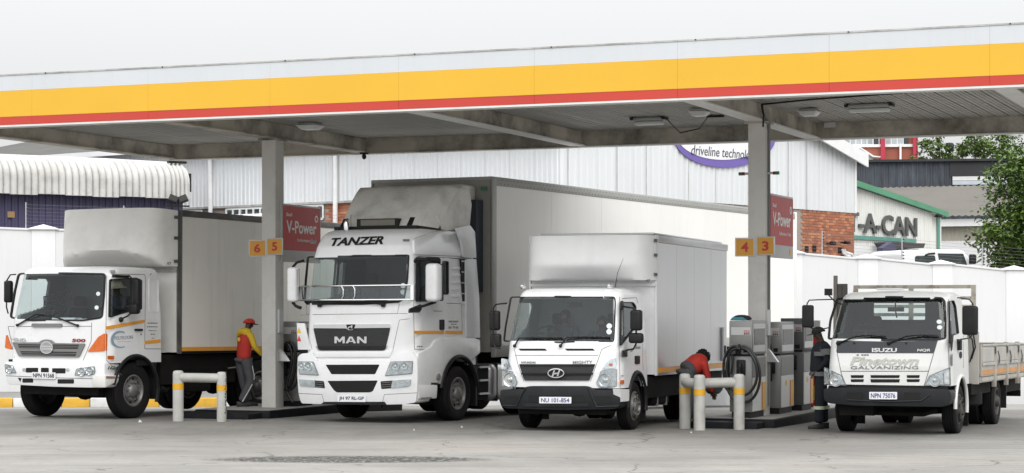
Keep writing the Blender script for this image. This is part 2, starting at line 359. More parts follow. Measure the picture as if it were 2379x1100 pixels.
CONC = mat('weathered_concrete', (.36, .35, .325), .8, var=.12, vs=2, dirt=.75, dcol=(.13, .12, .10), ds=1.6, streak=True, bump=.3, bs=25, dlo=.48, dhi=.75)
COLM = mat('painted_concrete_column', (.72, .71, .68), .75, var=.12, vs=1.3, dirt=.5, dcol=(.2, .19, .165), ds=1.3, bump=.25, bs=30, dlo=.45, dhi=.8)
KWHITE = mat('kerb_white_paint', (.74, .75, .75), .7, var=.08, dirt=.3, dcol=(.3, .29, .27), ds=5, bump=.2)
KYEL = mat('kerb_yellow_paint', (.74, .42, .04), .65, var=.1, dirt=.25, dcol=(.3, .2, .06), ds=5, bump=.2)
WALLW = mat('white_plaster', (.67, .68, .69), .8, var=.03, vs=.7, dirt=.15, dcol=(.45, .45, .45), ds=1.2, streak=True, bump=.1)
ISLB = mat('black_kerb_paint', (.006, .007, .009), .6, var=.2, dirt=.3, dcol=(.04, .038, .035), ds=4, spec=.2)
ISLT = mat('island_slab', (.30, .29, .28), .8, var=.15, dirt=.4, ds=2)
PAVE = mat('pavement_concrete', (.25, .245, .235), .85, var=.15, vs=1.5, dirt=.3, ds=2, bump=.3)

# ------------------------------------------------------------------ boundary wall, kerb and pavement behind the forecourt
WA, WB = Vector((-14.2, 52.4, 0)), Vector((16.6, 59.6, 0)); WDIR = (WB - WA).normalized(); WN = Vector((WDIR.y, -WDIR.x, 0))
def wtop(X): return 3.98 + (3.50 - 3.98) * (X + 11) / 19.2 if X < 8.2 else 3.50 - .068 * (X - 8.2)
WL = (WB - WA).length; wyaw = -math.degrees(atan2(WDIR.y, WDIR.x))
wall = thing('boundary_wall', 'long white plastered boundary wall with capped piers behind the trucks', 'wall', Matrix.Translation(WA) @ Matrix.Rotation(radians(-wyaw), 4, 'Z'))
nb = 14; bl = WL / nb
for i in range(nb + 1):
    s = i * bl; P = WA + WDIR * s; zb, zt = gz(P.y) - .2, wtop(P.x)
    b = MB(); b.box(s-.30, s+.30, -.022, .22, zb, zt+.03)
    b.build('pier', WALLW, wall, bevel=.01)
    c = MB(); c.add([(s-.38, -.07, zt+.032), (s+.38, -.07, zt+.032), (s+.38, .27, zt+.032), (s-.38, .27, zt+.032), (s-.38, -.07, zt+.06), (s+.38, -.07, zt+.06), (s+.38, .27, zt+.06), (s-.38, .27, zt+.06), (s, .1, zt+.17)],
          [(0, 3, 2, 1), (0, 1, 5, 4), (1, 2, 6, 5), (2, 3, 7, 6), (3, 0, 4, 7), (4, 5, 8), (5, 6, 8), (6, 7, 8), (7, 4, 8)])
    c.build('pier_cap', WALLW, wall)
    if i < nb:
        s1 = s + bl; Q = WA + WDIR * s1; z1 = wtop(Q.x); a0, a1 = s+.302, s1-.302
        b = MB(); b.add([(a0, 0, zb), (a1, 0, zb), (a1, .2, zb), (a0, .2, zb), (a0, 0, zt), (a1, 0, z1), (a1, .2, z1), (a0, .2, zt)], [(0, 3, 2, 1), (4, 5, 6, 7), (0, 1, 5, 4), (1, 2, 6, 5), (2, 3, 7, 6), (3, 0, 4, 7)])
        b.build('wall_panel', WALLW, wall)
        b = MB(); b.add([(a0, -.03, zt+.002), (a1, -.03, z1+.002), (a1, .25, z1+.002), (a0, .25, zt+.002), (a0, -.03, zt+.06), (a1, -.03, z1+.06), (a1, .25, z1+.06), (a0, .25, zt+.06)], [(0, 3, 2, 1), (4, 5, 6, 7), (0, 1, 5, 4), (1, 2, 6, 5), (2, 3, 7, 6), (3, 0, 4, 7)])
        b.build('coping', WALLW, wall, bevel=.01)
WM = Matrix.Translation(WA) @ Matrix.Rotation(radians(-wyaw), 4, 'Z')
def on_wall(px):                                    # distance along the wall seen at photo column px
    k = (px - CX) / FPX; s = (k*WA.y - WA.x) / (WDIR.x - k*WDIR.y); return s
fence = thing('electric_fence', 'thin electric security fence wires on posts above the white wall', 'fence', WM)
FPOST = mat('fence_post', (.45, .46, .47), .5, .5); INS = mat('black_insulator', (.02, .02, .025), .4)
prev = None; fp = [on_wall(p) for p in (60, 288, 560, 900, 1250, 1600, 1913, 2099, 2286, 2400)]
for s in fp:
    z = wtop((WA + WDIR*s).x) + .06; b = MB(); b.box(s-.014, s+.014, .09, .118, z-.02, z+.66)
    po = b.build('fence_post', FPOST, fence)
    for k in range(7):
        if prev is None: b = MB(); b.tube([(.018, .1, .06), (.06, .1, .06)], .022, 6); prev = b.build('insulator', INS, po); prev.location = (s, 0, z)
        else: share(prev, 'insulator', po, T(s, 0, z+k*.09))
for k in range(7):
    b = MB(); b.tube([(s+.04, .1, wtop((WA + WDIR*s).x)+.12+k*.09) for s in fp], .0025, 4); b.build('wire', mat('dull_wire', (.16, .16, .165), .6), fence)

kerb = struct(bpy.data.objects.new('kerb', None)); COL.objects.link(kerb); kerb.matrix_world = WM
KY0 = -1.75
pxs = [-60, 30, 108, 143, 209, 290, 370, 447, 525, 600, 680]; cols = [KYEL, KWHITE, KWHITE, KYEL, KWHITE, KYEL, KWHITE, KYEL, KWHITE, KYEL]
def on_kerb(px):
    k = (px - CX) / FPX; A = WA + Vector((-WDIR.y, WDIR.x, 0)) * KY0; return (k*A.y - A.x) / (WDIR.x - k*WDIR.y)
for a, b_, m in zip(pxs[:-1], pxs[1:], cols):
    s0, s1 = on_kerb(a)+.006, on_kerb(b_)-.006; P = WA + WDIR*s0; z = gz(P.y - 1.7)
    b = MB(); b.box(s0, s1, KY0, KY0+.16, z-.2, z+.22); b.build('kerb_block', m, kerb, bevel=.025)
pv = MB(); s0, s1 = on_kerb(-60), on_kerb(680)
z0, z1 = gz((WA + WDIR*s0).y-1.7)+.215, gz((WA + WDIR*s1).y-1.7)+.215
pv.add([(s0, KY0+.16, z0), (s1, KY0+.16, z1), (s1, 0, z1+.1), (s0, 0, z0+.1), (s0, KY0+.16, z0-.5), (s1, KY0+.16, z1-.5), (s1, 0, z1-.5), (s0, 0, z0-.5)], [(0, 1, 2, 3), (0, 4, 5, 1), (1, 5, 6, 2), (2, 6, 7, 3), (3, 7, 4, 0)])
o = struct(pv.build('pavement', PAVE)); o.matrix_world = WM

# ================================================================== canopy
CF = Frame(1171.4, 38.35, 22.2, z=0.0)
can = thing('filling_station_canopy', 'long flat filling station canopy roof with white, yellow and red edge on two grey columns', 'canopy', CF.M)
FW = mat('fascia_white', (.60, .63, .665), .3, var=.03, vs=.5, dirt=.12, dcol=(.4, .4, .4), ds=1, streak=True, coat=.2)
FY = mat('fascia_yellow', (.75, .43, .028), .3, var=.03, vs=.6, coat=.2, dirt=.1, dcol=(.6, .34, .02), ds=2)
FR = mat('fascia_red', (.54, .05, .034), .32, var=.05, vs=.8, coat=.2)
FLASH = mat('weathered_flashing', (.5, .5, .49), .6, .2, var=.2, vs=3, dirt=.7, dcol=(.2, .19, .17), ds=2.5, dlo=.42, dhi=.7)
SOFF = mat('soffit_sheet', (.40, .39, .365), .55, var=.10, vs=1.2, dirt=.45, dcol=(.17, .16, .14), ds=.8, dlo=.45, dhi=.8)
BEAM = mat('dirty_beam_paint', (.50, .465, .40), .7, var=.12, vs=1.2, dirt=.92, dcol=(.07, .065, .055), ds=.9, streak=False, dlo=.44, dhi=.68, bump=.1)
FLANGE = mat('white_flange', (.72, .72, .70), .6, var=.1, vs=2, dirt=.4, dcol=(.35, .33, .3), ds=2)  # white plates, paler than the dirty beam sides
YF, YR, XL, XR = -4.42, 3.9, -9.75, 10.45
ZB, ZS, Z1, Z2, Z3 = 5.33, 5.62, 5.475, 5.945, 6.215          # fascia foot, ceiling, red top, yellow top, white top
x = XL; k = 0
while x < XR - .1:
    x1 = min(x + 2.42, XR); g = .0012
    a = MB(); a.box(x+.002, x1-.002, YF + random.uniform(-.002, .002), YF+.08, ZB, Z1-.002); a.build('red_band', FR, can)
    a = MB(); a.box(x+g, x1-g, YF-.006, YF+.08, Z1, Z2-.002); a.build('yellow_band', FY, can)
    a = MB(); a.box(x+g, x1-g, YF-.002, YF+.08, Z2, Z3); a.build('white_band', FW, can)
    a = MB(); a.box(x+.001, x1-.001, YF-.012, YF+.12, Z3+.002, Z3+.028); a.build('edge_flashing', FLASH, can)
    a = MB(); a.tube([(x+.3, YF-.014, Z3+.016), (x+.3, YF-.03, Z3+.016)], .011, 6); a.build('screw', DARK, can)
    x = x1; k += 1
a = MB(); a.box(XL, XR, YF+.001, YF+.26, ZB-.035, ZB-.003); a.build('fascia_trim', FLANGE, can)
for nm, bx in (('end_fascia', (XL-.08, XL-.002, YF, YR, ZB, Z3)), ('end_fascia', (XR+.002, XR+.08, YF, YR, ZB, Z3)), ('rear_fascia', (XL, XR, YR+.24, YR+.3, ZB+.3, Z3))):
    a = MB(); a.box(*bx); a.build(nm, FW, can)
a = MB(); a.box(XL, XR, YF+.085, YR+.235, Z3-.12, Z3-.04); a.build('roof_deck', FLASH, can)
BX = [-9.6, -4.87, 0.02, 4.87, 9.75]
# ceiling planks, each a sheet with a dark joint
proto = None; nx = 0; pw = .252; x = XL + .02
pm = MB(); pm.box(0, pw-.034, YF+.09, YR-.002, 0, .05); pm.box(.07, .085, YF+.09, YR-.002, -.008, -.0005); pm.box(.145, .16, YF+.09, YR-.002, -.008, -.0005)
while x < XR - pw:
    if proto is None: proto = pm.build('ceiling_plank', SOFF, can); proto.location = (x, 0, ZS)
    else: share(proto, 'ceiling_plank', can, T(x, 0, ZS + random.uniform(-.004, .004)))
    x += pw
a = MB(); a.box(XL, XR, YF+.09, YR, ZS+.056, ZS+.07); a.build('ceiling_backing', DARK, can)
for i, bx in enumerate(BX):
    a = MB(); a.box(bx-.10, bx+.10, YF+.27, YR-.003, ZB+.012, ZS-.002); be = a.build('cross_beam', BEAM, can, bevel=.006, seg=1)
    a = MB(); a.box(bx-.155, bx+.155, YF+.27, YR-.003, ZB-.014, ZB+.010); a.build('bottom_flange', FLANGE if i in (2, 3, 4) else BEAM, be)
    if i < len(BX)-1:
        a = MB(); a.box(bx+.003, BX[i+1]-.003, YR, YR+.2, ZB-.01, ZS+.05); a.build('rear_beam', BEAM, can, bevel=.006, seg=1)
        a = MB(); a.box(bx+.003, BX[i+1]-.003, YR-.03, YR+.23, ZB-.034, ZB-.012); a.build('rear_flange', FLANGE if i > 1 else BEAM, can)
for cx in (BX[1], BX[3]):
    zg = gz(38) - .1
    a = MB(); a.box(cx-.155, cx+.155, -.17, .17, zg, ZB-.016); co = a.build('column', COLM, can, bevel=.02)
    a = MB(); a.box(cx-.21, cx+.21, -.22, .22, ZB-.05, ZB-.015); a.build('head_plate', BEAM, co)
a = MB(); a.tube([(BX[3]+.175, .02, .3), (BX[3]+.175, .02, 5.15), (BX[3]+.2, -.05, 5.3), (BX[3]+.17, -.35, 5.45), (BX[3]+.16, -.4, 5.6)], .028, 8); a.build('drain_pipe', GREYP, can)
a = MB(); a.tube([(BX[3]+.17, -.42, 5.585), (BX[3]+1.2, -.9, 5.59), (BX[3]+2.3, -1.25, 5.588), (9.6, -1.9, 5.59)], .017, 6); a.tube([(BX[3]+.17, -.35, 5.2), (BX[3]+.2, -.42, 5.4), (BX[3]+.17, -.42, 5.585)], .017, 6)
tag(a.build('electrical_conduit', BLACKP), 'black conduit running across the canopy ceiling from the right-hand column', 'conduit').matrix_world = CF.M
def on_soffit(px, py): return CF.fz(px, py, ZS)
# lamps under the roof
LAMPB = mat('lamp_housing', (.34, .35, .35), .5, .3); LAMPG = mat('lamp_diffuser', (.62, .63, .62), .35, var=.05)
def tube_lamp(px, py, ln, label, ang=0):
    p = on_soffit(px, py); t = thing('ceiling_light', label, 'light', CF.M @ T(p.x, p.y, ZS-.012) @ Matrix.Rotation(ang, 4, 'Z'), 'lights under the canopy')
    a = MB(); a.box(-ln/2, ln/2, -.11, .11, -.07, -.001); a.build('housing', LAMPB, t, bevel=.02)
    a = MB(); a.box(-ln/2+.03, ln/2-.03, -.085, .085, -.14, -.072); a.build('diffuser', LAMPG, t, bevel=.03, seg=3)
    for s in (-1, 1):
        a = MB(); a.box(s*ln/2-.03, s*ln/2+.03, -.13, .13, -.05, 0); a.build('bracket', BLACKP, t)
tube_lamp(1508, 272, .62, 'grey tube light hanging left of the right-hand column on a loose cable')
tube_lamp(2020, 241, .78, 'long strip light under the ceiling at the far right of the canopy')
def bowl_lamp(px, py, w, label):
    p = on_soffit(px, py); t = thing('ceiling_light', label, 'light', CF.M @ T(p.x, p.y, ZS-.012), 'lights under the canopy')
    a = MB(); a.box(-w*.5, w*.5, -w*.5, w*.5, -.05, -.001); a.build('housing', LAMPB, t, bevel=.01)
    a = MB(); a.loft([(-w*.6, -w*.6, -.052), (w*.6, -w*.6, -.052), (w*.6, w*.6, -.052), (-w*.6, w*.6, -.052)], [(-w*.38, -w*.38, -.13), (w*.38, -w*.38, -.13), (w*.38, w*.38, -.13), (-w*.38, w*.38, -.13)]); a.build('diffuser', LAMPG, t, bevel=.01)
bowl_lamp(721, 285, .36, 'square grey bowl light under the ceiling beside the left-hand column')
bowl_lamp(1880, 252, .30, 'square recessed light under the ceiling just right of the right-hand column')
bowl_lamp(1625, 252, .28, 'flat square light plate under the ceiling beside the cross beam left of the right-hand column')
p0, p1, p2, p3 = on_soffit(1550, 272), on_soffit(1580, 285), on_soffit(1625, 280), on_soffit(1645, 268)
a = MB(); a.tube([(p0.x, p0.y, ZS-.05), (p1.x, p1.y, ZS-.20), (p2.x, p2.y, ZS-.16), (p3.x, p3.y, ZS-.03)], .014, 6); a.box(p3.x-.02, p3.x+.3, p3.y-.05, p3.y+.05, ZS-.05, ZS-.01)
tag(a.build('hanging_cable', BLACKP), 'loose black cable sagging from the tube light to a junction plate', 'cable').matrix_world = CF.M
a = MB(); a.ball((BX[1]+.1, YR-.1, ZB-.1), (.05, .05, .06)); a.box(BX[1]+.03, BX[1]+.17, YR-.17, YR-.03, ZB-.05, ZB-.016)
tag(a.build('dome_camera', BLACKP), 'small dome camera under the rear end of the left cross beam', 'camera').matrix_world = CF.M
a = MB(); a.box(BX[3]+.25, BX[3]+.47, YR-.12, YR-.01, ZS-.1, ZS-.006)
tag(a.build('junction_box', LAMPG), 'small white junction box at the rear beam right of the right-hand column', 'junction box').matrix_world = CF.M

# ------------------------------------------------------------------ signs on the columns
SIGNY = mat('sign_amber', (.70, .33, .02), .35, var=.04, coat=.3); SIGNR = mat('sign_red', (.52, .03, .03), .45, var=.05, vs=1, dirt=.15, dcol=(.5, .1, .1), ds=1.2)
SFRAME = mat('sign_frame', (.62, .64, .64), .4, .4); SGREY = mat('sign_grey', (.52, .53, .53), .4, var=.05); NUMR = mat('numeral_red', (.52, .03, .02), .4)
SLET = mat('sign_lettering', (.85, .84, .83), .4, var=.05)
def num_sign(d, x0, x1, yaw, z, ci, label):
    cx = BX[ci]; t = thing('pump_number_sign', label, 'sign', CF.M @ T(cx, -.19, 0) @ T((x0+x1)/2, 0, z) @ Matrix.Rotation(radians(yaw), 4, 'Z'), 'pump number signs')
    w = (x1-x0)/2; a = MB(); a.box(-w, w, -.03, .0, -.165, .165); a.build('frame', SFRAME, t, bevel=.008)
    a = MB(); a.box(-w+.018, w-.018, -.036, -.031, -.147, .147); a.build('face', SIGNY, t)
    text('numeral', d, NUMR, t, [(-.065, -.0365, .085), (.065, -.0365, .085), (.065, -.0365, -.085), (-.065, -.0365, -.085)], (0, -.004, 0))
num_sign('6', -.40, -.05, 12, 3.19, 1, 'amber number sign reading 6, left of the pair on the left-hand column'); num_sign('5', -.02, .36, -10, 3.22, 1, 'amber number sign reading 5, right of the pair on the left-hand column')
num_sign('4', -.375, -.03, 10, 3.105, 3, 'amber number sign reading 4, left of the pair on the right-hand column'); num_sign('3', .01, .36, -12, 3.12, 3, 'amber number sign reading 3, right of the pair on the right-hand column')
def pecten(x, y, z, r, m, parent, name='shell_emblem', axis='x', th=.003):
    pts = []
    for k in range(9):
        a0 = radians(200 - k*27.5); pts.append((cos(a0)*r, sin(a0)*r*.95)); a1 = radians(200 - (k+.5)*27.5)
        if k < 8: pts.append((cos(a1)*r*1.08, sin(a1)*r*1.03))
    pts += [(.42*r, -.75*r), (-.42*r, -.75*r)]
    b = MB(); b.prism([(x, y + u, z + v) for u, v in pts] if axis == 'x' else [(x + u, y, z + v) for u, v in pts], (th, 0, 0) if axis == 'x' else (0, -th, 0)); return b.build(name, m, parent)
for ci, lab in ((1, 'red V-Power fuel sign fixed to the left-hand canopy column'), (3, 'red V-Power fuel sign fixed to the right-hand canopy column')):
    t = thing('fuel_sign', lab, 'sign', CF.M @ T(BX[ci]+.165, .02, 0), 'fuel signs on the columns')
    w = 1.62; z0, z1, z2 = 2.93, 3.16, 4.06
    a = MB(); a.box(-.03, .03, .0, w, z0, z2); a.build('frame', SGREY, t, bevel=.008)
    a = MB(); a.box(.031, .037, .03, w-.03, z1, z2-.035); a.build('red_panel', SIGNR, t)
    def q(u0, u1, v0, v1): return [(.0375, u0*w, z0+(z2-z0)*v1), (.0375, u1*w, z0+(z2-z0)*v1), (.0375, u1*w, z0+(z2-z0)*v0), (.0375, u0*w, z0+(z2-z0)*v0)]
    text('lettering', 'Shell', SLET, t, q(.09, .24, .79, .85), (.004, 0, 0)); text('lettering', 'V-Power', SLET, t, q(.10, .87, .50, .72), (.004, 0, 0)); text('lettering', 'Performance Fuels', SLET, t, q(.37, .87, .36, .42), (.004, 0, 0))
    b = MB(); b.ring([(.0375, w*.87 + .075*cos(2*pi*k/16), 3.81 + .075*sin(2*pi*k/16)) for k in range(16)], [(.0375, w*.87 + .038*cos(2*pi*k/16), 3.81 + .038*sin(2*pi*k/16)) for k in range(16)], (.004, 0, 0)); b.build('ring_emblem', SLET, t)
    pecten(.031, w*.88, z0+.11, .07, SIGNY, t)
GREENL = mat('green_lamp', (.03, .22, .1), .3); REDL = mat('red_lamp', (.3, .03, .04), .3)
for s, lab in ((-1, 'small red and green lane lamp left of the right-hand column'), (1, 'small red and green lane lamp right of the right-hand column')):
    t = thing('lane_lamp', lab, 'lamp', CF.M @ T(BX[3] + s*.157, .0, 4.41), 'lane lamps on the column')
    a = MB(); a.tube([(0, 0, 0), (s*.1, 0, .0)], .022, 8); a.build('arm', SFRAME, t)
    a = MB(); a.tube([(s*.101, 0, 0), (s*.15, 0, 0)], .03, 8); a.build('red_cap', REDL, t)
    a = MB(); a.tube([(s*.151, 0, 0), (s*.21, 0, 0)], .03, 8); a.build('green_cap', GREENL, t)

# ------------------------------------------------------------------ pump islands
for ci, y0, xa_, lab in ((1, -1.75, -1.0, 'low black-edged pump island under the left-hand column'), (3, -1.75, -.62, 'low black-edged pump island under the right-hand column')):
    cx = BX[ci]; zg = gz((CF.M @ Vector((cx, 0, 0))).y)
    t = thing('pump_island', lab, 'island', CF.M @ T(cx, 0, zg), 'pump islands')
    a = MB(); a.box(xa_, .62, -1.25, 4.6, -.25, .16); a.build('kerb_edge', ISLB, t, bevel=.02)
    a = MB(); a.box(xa_+.04, .58, -1.21, 4.56, .161, .166); a.build('slab', ISLT, t)
    a = MB(); a.box(xa_-.15, .45, y0, -1.252, -.25, .125); a.build('front_step', ISLB, t, bevel=.02)

# ------------------------------------------------------------------ bollard barriers
BOLW = mat('chipped_white_paint', (.45, .45, .425), .6, var=.12, vs=4, dirt=.55, dcol=(.25, .23, .2), ds=3, bump=.3, bs=30, dlo=.48, dhi=.75)
BOLY = mat('yellow_band_paint', (.72, .38, .02), .5, var=.12, vs=6, dirt=.3, dcol=(.35, .2, .05), ds=6)
RUSTD = mat('bare_dark_metal', (.03, .028, .025), .7)
def barrier(posts, label, bent, M):
    t = thing('bollard_barrier', label, 'barrier', M, 'bollard barriers at the pump islands')
    for (x, y, h, r) in posts:
        a = MB(); a.lathe([(r, -.2), (r, h-.06), (r*.93, h-.025), (r*.7, h-.006), (.001, h)], (x, y, 0), (0, 0, 1), 24); p = a.build('post', BOLW, t, angle=50)
        a = MB(); zb = h - .345; a.lathe([(r+.003, zb), (r+.003, zb+.105)], (x, y, 0), (0, 0, 1), 24, close=False); a.build('yellow_band', BOLY, p)
    pts = [Vector((p[0], p[1], p[2]-.13)) for p in bent]
    a = MB(); a.tube(pts, .085, 16); a.build('rail', BOLW, t, angle=60)
    return t
A = at(414, 0, 37.75); B = at(515, 0, 37.6); g = gz(37.7)
h = .93; M = T(A.x, A.y, g); Bl = (B.x-A.x, B.y-A.y)
t = barrier([(0, 0, h, .098), (Bl[0], Bl[1], h-.02, .088)], 'white tubular barrier with two yellow-banded posts before the left island', [(0, 0, h), (Bl[0], Bl[1], h-.01)], M)
a = MB(); x0, y0 = Bl
for k in range(16):
    zz = .15 + k*.048; q = radians(-22 + random.uniform(-14, 14)); r = .0895; a.box(x0 + r*cos(q)-.012, x0 + r*cos(q)+.004, y0 + r*sin(q)-.012, y0+r*sin(q)+.012, zz, zz+random.uniform(.02, .05))
a.build('scraped_patch', RUSTD, t)
A = at(1591, 0, 35.0); B = at(1625, 0, 34.45); C = at(1717, 0, 34.65); g = gz(34.6); M = T(A.x, A.y, g)
b1 = (B.x-A.x, B.y-A.y); c1 = (C.x-A.x, C.y-A.y)
t = barrier([(0, 0, .93, .094), (b1[0], b1[1], .93, .096), (c1[0], c1[1], .935, .092)], 'white tubular barrier with three yellow-banded posts before the right island', [(0, 0, .93), (.01, -.05, .915), (b1[0]*.5, b1[1]*.6, .905), (b1[0], b1[1]+.1, .905), (c1[0]*.6, c1[1]*.75, .91), (c1[0], c1[1], .92)], M)
# ================================================================== buildings behind the wall
def sheet(parent, name, m, f, s0, s1, zlo, ztop, pitch, dep):
    """one corrugated sheet: f(s, d, z) places a point d metres proud of the face; ztop is a function of s"""
    n = max(1, round((s1-s0)/pitch)); p = (s1-s0)/n; prof = []
    for k in range(n):
        a = s0 + k*p; prof += [(a, 0), (a+p*.28, 0), (a+p*.4, dep), (a+p*.66, dep), (a+p*.78, 0)]
    prof.append((s1, 0)); b = MB()
    b.grid([[f(s, d, zlo) for s, d in prof], [f(s, d, ztop(s)) for s, d in prof]])
    return b.build(name, m, parent, norm=False, angle=20)
CLADW = mat('white_steel_cladding', (.68, .70, .72), .45, var=.04, vs=.5, dirt=.15, dcol=(.5, .5, .5), ds=.8, streak=True)
CLADG = mat('white_cladding_stained', (.74, .74, .72), .5, var=.06, vs=.6, dirt=.4, dcol=(.36, .36, .33), ds=1.0, streak=True)
PURP = mat('purple_steel_cladding', (.058, .052, .115), .45, var=.12, vs=.5)
CURV = mat('old_white_roof_sheet', (.57, .565, .55), .7, var=.1, vs=1.5, dirt=.7, dcol=(.30, .29, .26), ds=1.3, dlo=.47, dhi=.72, bump=.2)
GROOF = mat('grey_fibre_cement', (.105, .104, .10), .85, var=.15, vs=.8, dirt=.5, dcol=(.15, .145, .13), ds=.7, bump=.3)
BRICKM = mat('orange_brick', (.40, .15, .085), .85, var=.25, vs=4.3, dirt=.5, dcol=(.24, .09, .06), ds=2.2, dlo=.45, dhi=.7, bump=.3)
MORTAR = mat('brick_mortar', (.34, .29, .25), .9, var=.12)
TRIMW = mat('white_trim', (.78, .79, .79), .5, var=.05)
WINF = mat('white_window_frame', (.72, .73, .73), .5)
WINP = mat('dark_window_pane', (.05, .06, .065), .08, var=.3, vs=2)
PIPEW = mat('white_pipe', (.78, .79, .80), .4)

WF = Frame(1300, 58.5, -51.6, z=-.84); Z0 = -.84
wh = thing('white_warehouse', 'large white sheet-clad warehouse with orange brick base behind the canopy', 'building', WF.M)
XE = WF.fy(1986, 500, 0).x; YE = 31.0
zc = WF.fy(1700, 475, 0).z; ze = WF.fx(394, 366, 0).z; zr = WF.fy(1985, 367, 0).z
pk = XE/2; slope = .213; zp = zr + slope*pk
def rtop(s): return zr + slope*min(s, XE-s)
x = 0.0
while x < XE - .05:
    x1 = min(x+.91, XE); sheet(wh, 'cladding_sheet', CLADW, lambda s, d, z: (s, -d, z), x+.003, x1-.003, zc, rtop, .30, .028); x = x1
y = 0.0
while y < YE - .05:
    y1 = min(y+.91, YE); sheet(wh, 'cladding_sheet', CLADW, lambda s, d, z: (-d, s, z), y+.003, y1-.003, zc, lambda s: zr, .18, .03); y = y1
b = MB(); b.add([(0.03, .03, 0), (XE-.02, .03, 0), (XE-.02, YE, 0), (0.03, YE, 0), (0.03, .03, zc+.3), (XE-.02, .03, zc+.3), (XE-.02, YE, zc+.3), (0.03, YE, zc+.3)], [(0, 3, 2, 1), (4, 5, 6, 7), (0, 1, 5, 4), (1, 2, 6, 5), (2, 3, 7, 6), (3, 0, 4, 7)])
base = b.build('brick_base', MORTAR, wh)
b = MB(); b.prism([(0.04, .08, zc+.31), (XE-.03, .08, zc+.31), (XE-.03, .08, zr-.05), (pk, .08, zp-.06), (0.04, .08, zr-.05)], (0, YE-.1, 0)); b.build('inner_shell', CLADW, wh)
# roof: corrugated fibre cement, ribs running up the slope
def roof(sgn):
    rows = []; n = int((YE+.6)/.17)
    for u in (0, .5, 1):
        r = []
        for k in range(n*2+1):
            yy = -.3 + k*.085; xx = (-.35 + (pk+.35)*u) if sgn < 0 else XE + .35 - (pk+.35)*u
            r.append((xx, yy, zr + slope*(min(xx, XE-xx)) + .10 + (.05 if k % 2 else 0)))
        rows.append(r)
    b = MB(); b.grid(rows); return b.build('roof_slope', GROOF, wh, norm=False, angle=80)
roof(-1); roof(1)
b = MB(); b.prism([(XE+.36, -.34, zr-.32), (XE+.36, -.34, zr+.16-.02), (pk, -.34, zp+.25), (pk, -.34, zp-.10)], (0, .07, 0)); b.build('barge_board', TRIMW, wh)
b = MB(); b.prism([(-.36, -.34, zr-.24), (-.36, -.34, zr+.10), (pk, -.34, zp+.25), (pk, -.34, zp-.10)], (0, .07, 0)); b.build('barge_board', TRIMW, wh)
b = MB(); b.box(-.5, -.36, -.3, YE+.3, zr-.08, zr+.09); b.build('gutter', TRIMW, wh)
b = MB(); b.box(XE-.09, XE+.03, -.06, .1, zc, zr); b.build('corner_flashing', TRIMW, wh)
b = MB(); b.box(-.07, -.0, 0, YE, zc-.06, zc+.01); b.build('drip_flashing', FLASH, wh)
# bricks that can be told apart
bp = MB(); bp.box(0, .238, 0, .02, 0, .082); br0 = None
bm_ = [BRICKM, mat('dark_brick', (.33, .12, .07), .85, var=.25, bump=.3), mat('pale_brick', (.54, .23, .12), .85, var=.2, bump=.3)]
protos = [bp.build('brick', m, base, bevel=.006, seg=1) for m in bm_]; used = [False]*3; nbr = 0
def brick(M):
    global nbr
    k = random.choices((0, 1, 2), (6, 2, 3))[0]; nbr += 1
    if not used[k]: protos[k].matrix_local = M; used[k] = True
    else: share(protos[k], 'brick', base, M)
xa = WF.fy(1862, 540, 0).x; zlow = WF.fy(1930, 606, 0).z; row = 0; z = zc - .098
while z > zlow - .05:
    x = xa + (.125 if row % 2 else 0)
    while x + .238 < XE - .02: brick(T(x, .012 + random.uniform(-.003, .003), z)); x += .25
    if XE - .02 - x > .06: brick(T(x, .012, z) @ Matrix.Diagonal(((XE-.02-x)/.238, 1, 1, 1)))
    z -= .094; row += 1
ya, yb = WF.fx(817, 490, 0).y, WF.fx(754, 490, 0).y; zl = WF.fx(790, 514, 0).z; row = 0; z = zc - .12
while z > zl - .3 and nbr < 296:
    y = ya + (.125 if row % 2 else 0)
    while y + .238 < yb and nbr < 298: brick(T(.012, y+.238, z) @ Matrix.Rotation(radians(-90), 4, 'Z')); y += .25
    z -= .094; row += 1
def window(y0, y1, z0, z1, n):
    b = MB(); b.box(-.01, .028, y0, y1, z0, z1); w = b.build('window', WINP, wh)
    b = MB()
    for k in range(n+1): yy = y0 + (y1-y0)*k/n; b.box(-.045, -.011, yy-.03, yy+.03, z0, z1)
    b.box(-.044, -.011, y0, y1, z0-.05, z0+.02); b.box(-.044, -.011, y0, y1, z1-.04, z1+.02); b.build('frame', WINF, w)
def ly(px, py=490): return WF.fx(px, py, 0).y
zw0, zw1 = WF.fx(745, 508, 0).z, WF.fx(745, 477, 0).z
window(ly(752), ly(640), zw0, zw1, 8); window(ly(622), ly(527), zw0, zw1, 6); window(ly(470), ly(420), zw0, zw1, 4)
b = MB(); b.box(-.55, -.02, ly(720, 500), ly(533, 500), zw0+.02, zw0+.2); b.build('sunshade', TRIMW, wh, bevel=.09, seg=3)
for px, yt in ((785, 300), (495, 350)):
    b = MB(); yy = ly(px); b.tube([(-.12, yy, 0), (-.12, yy, zr)], .075, 10); b.build('downpipe', PIPEW, wh)
for px in (1318, 1432, 1500, 1598, 1660, 1830, 1873):
    xx = WF.fy(px, 400, 0).x; b = MB(); b.box(xx-.012, xx+.012, -.034, -.029, zc, rtop(xx)-.1); b.build('sheet_seam', FLASH, wh)
for px, py in ((1874, 580), (1892, 578), (1951, 582)):
    p = WF.fy(px, py, 0); b = MB(); b.box(p.x-.11, p.x+.11, -.015, .008, p.z-.11, p.z+.11); b.build('air_brick', DARK, wh)
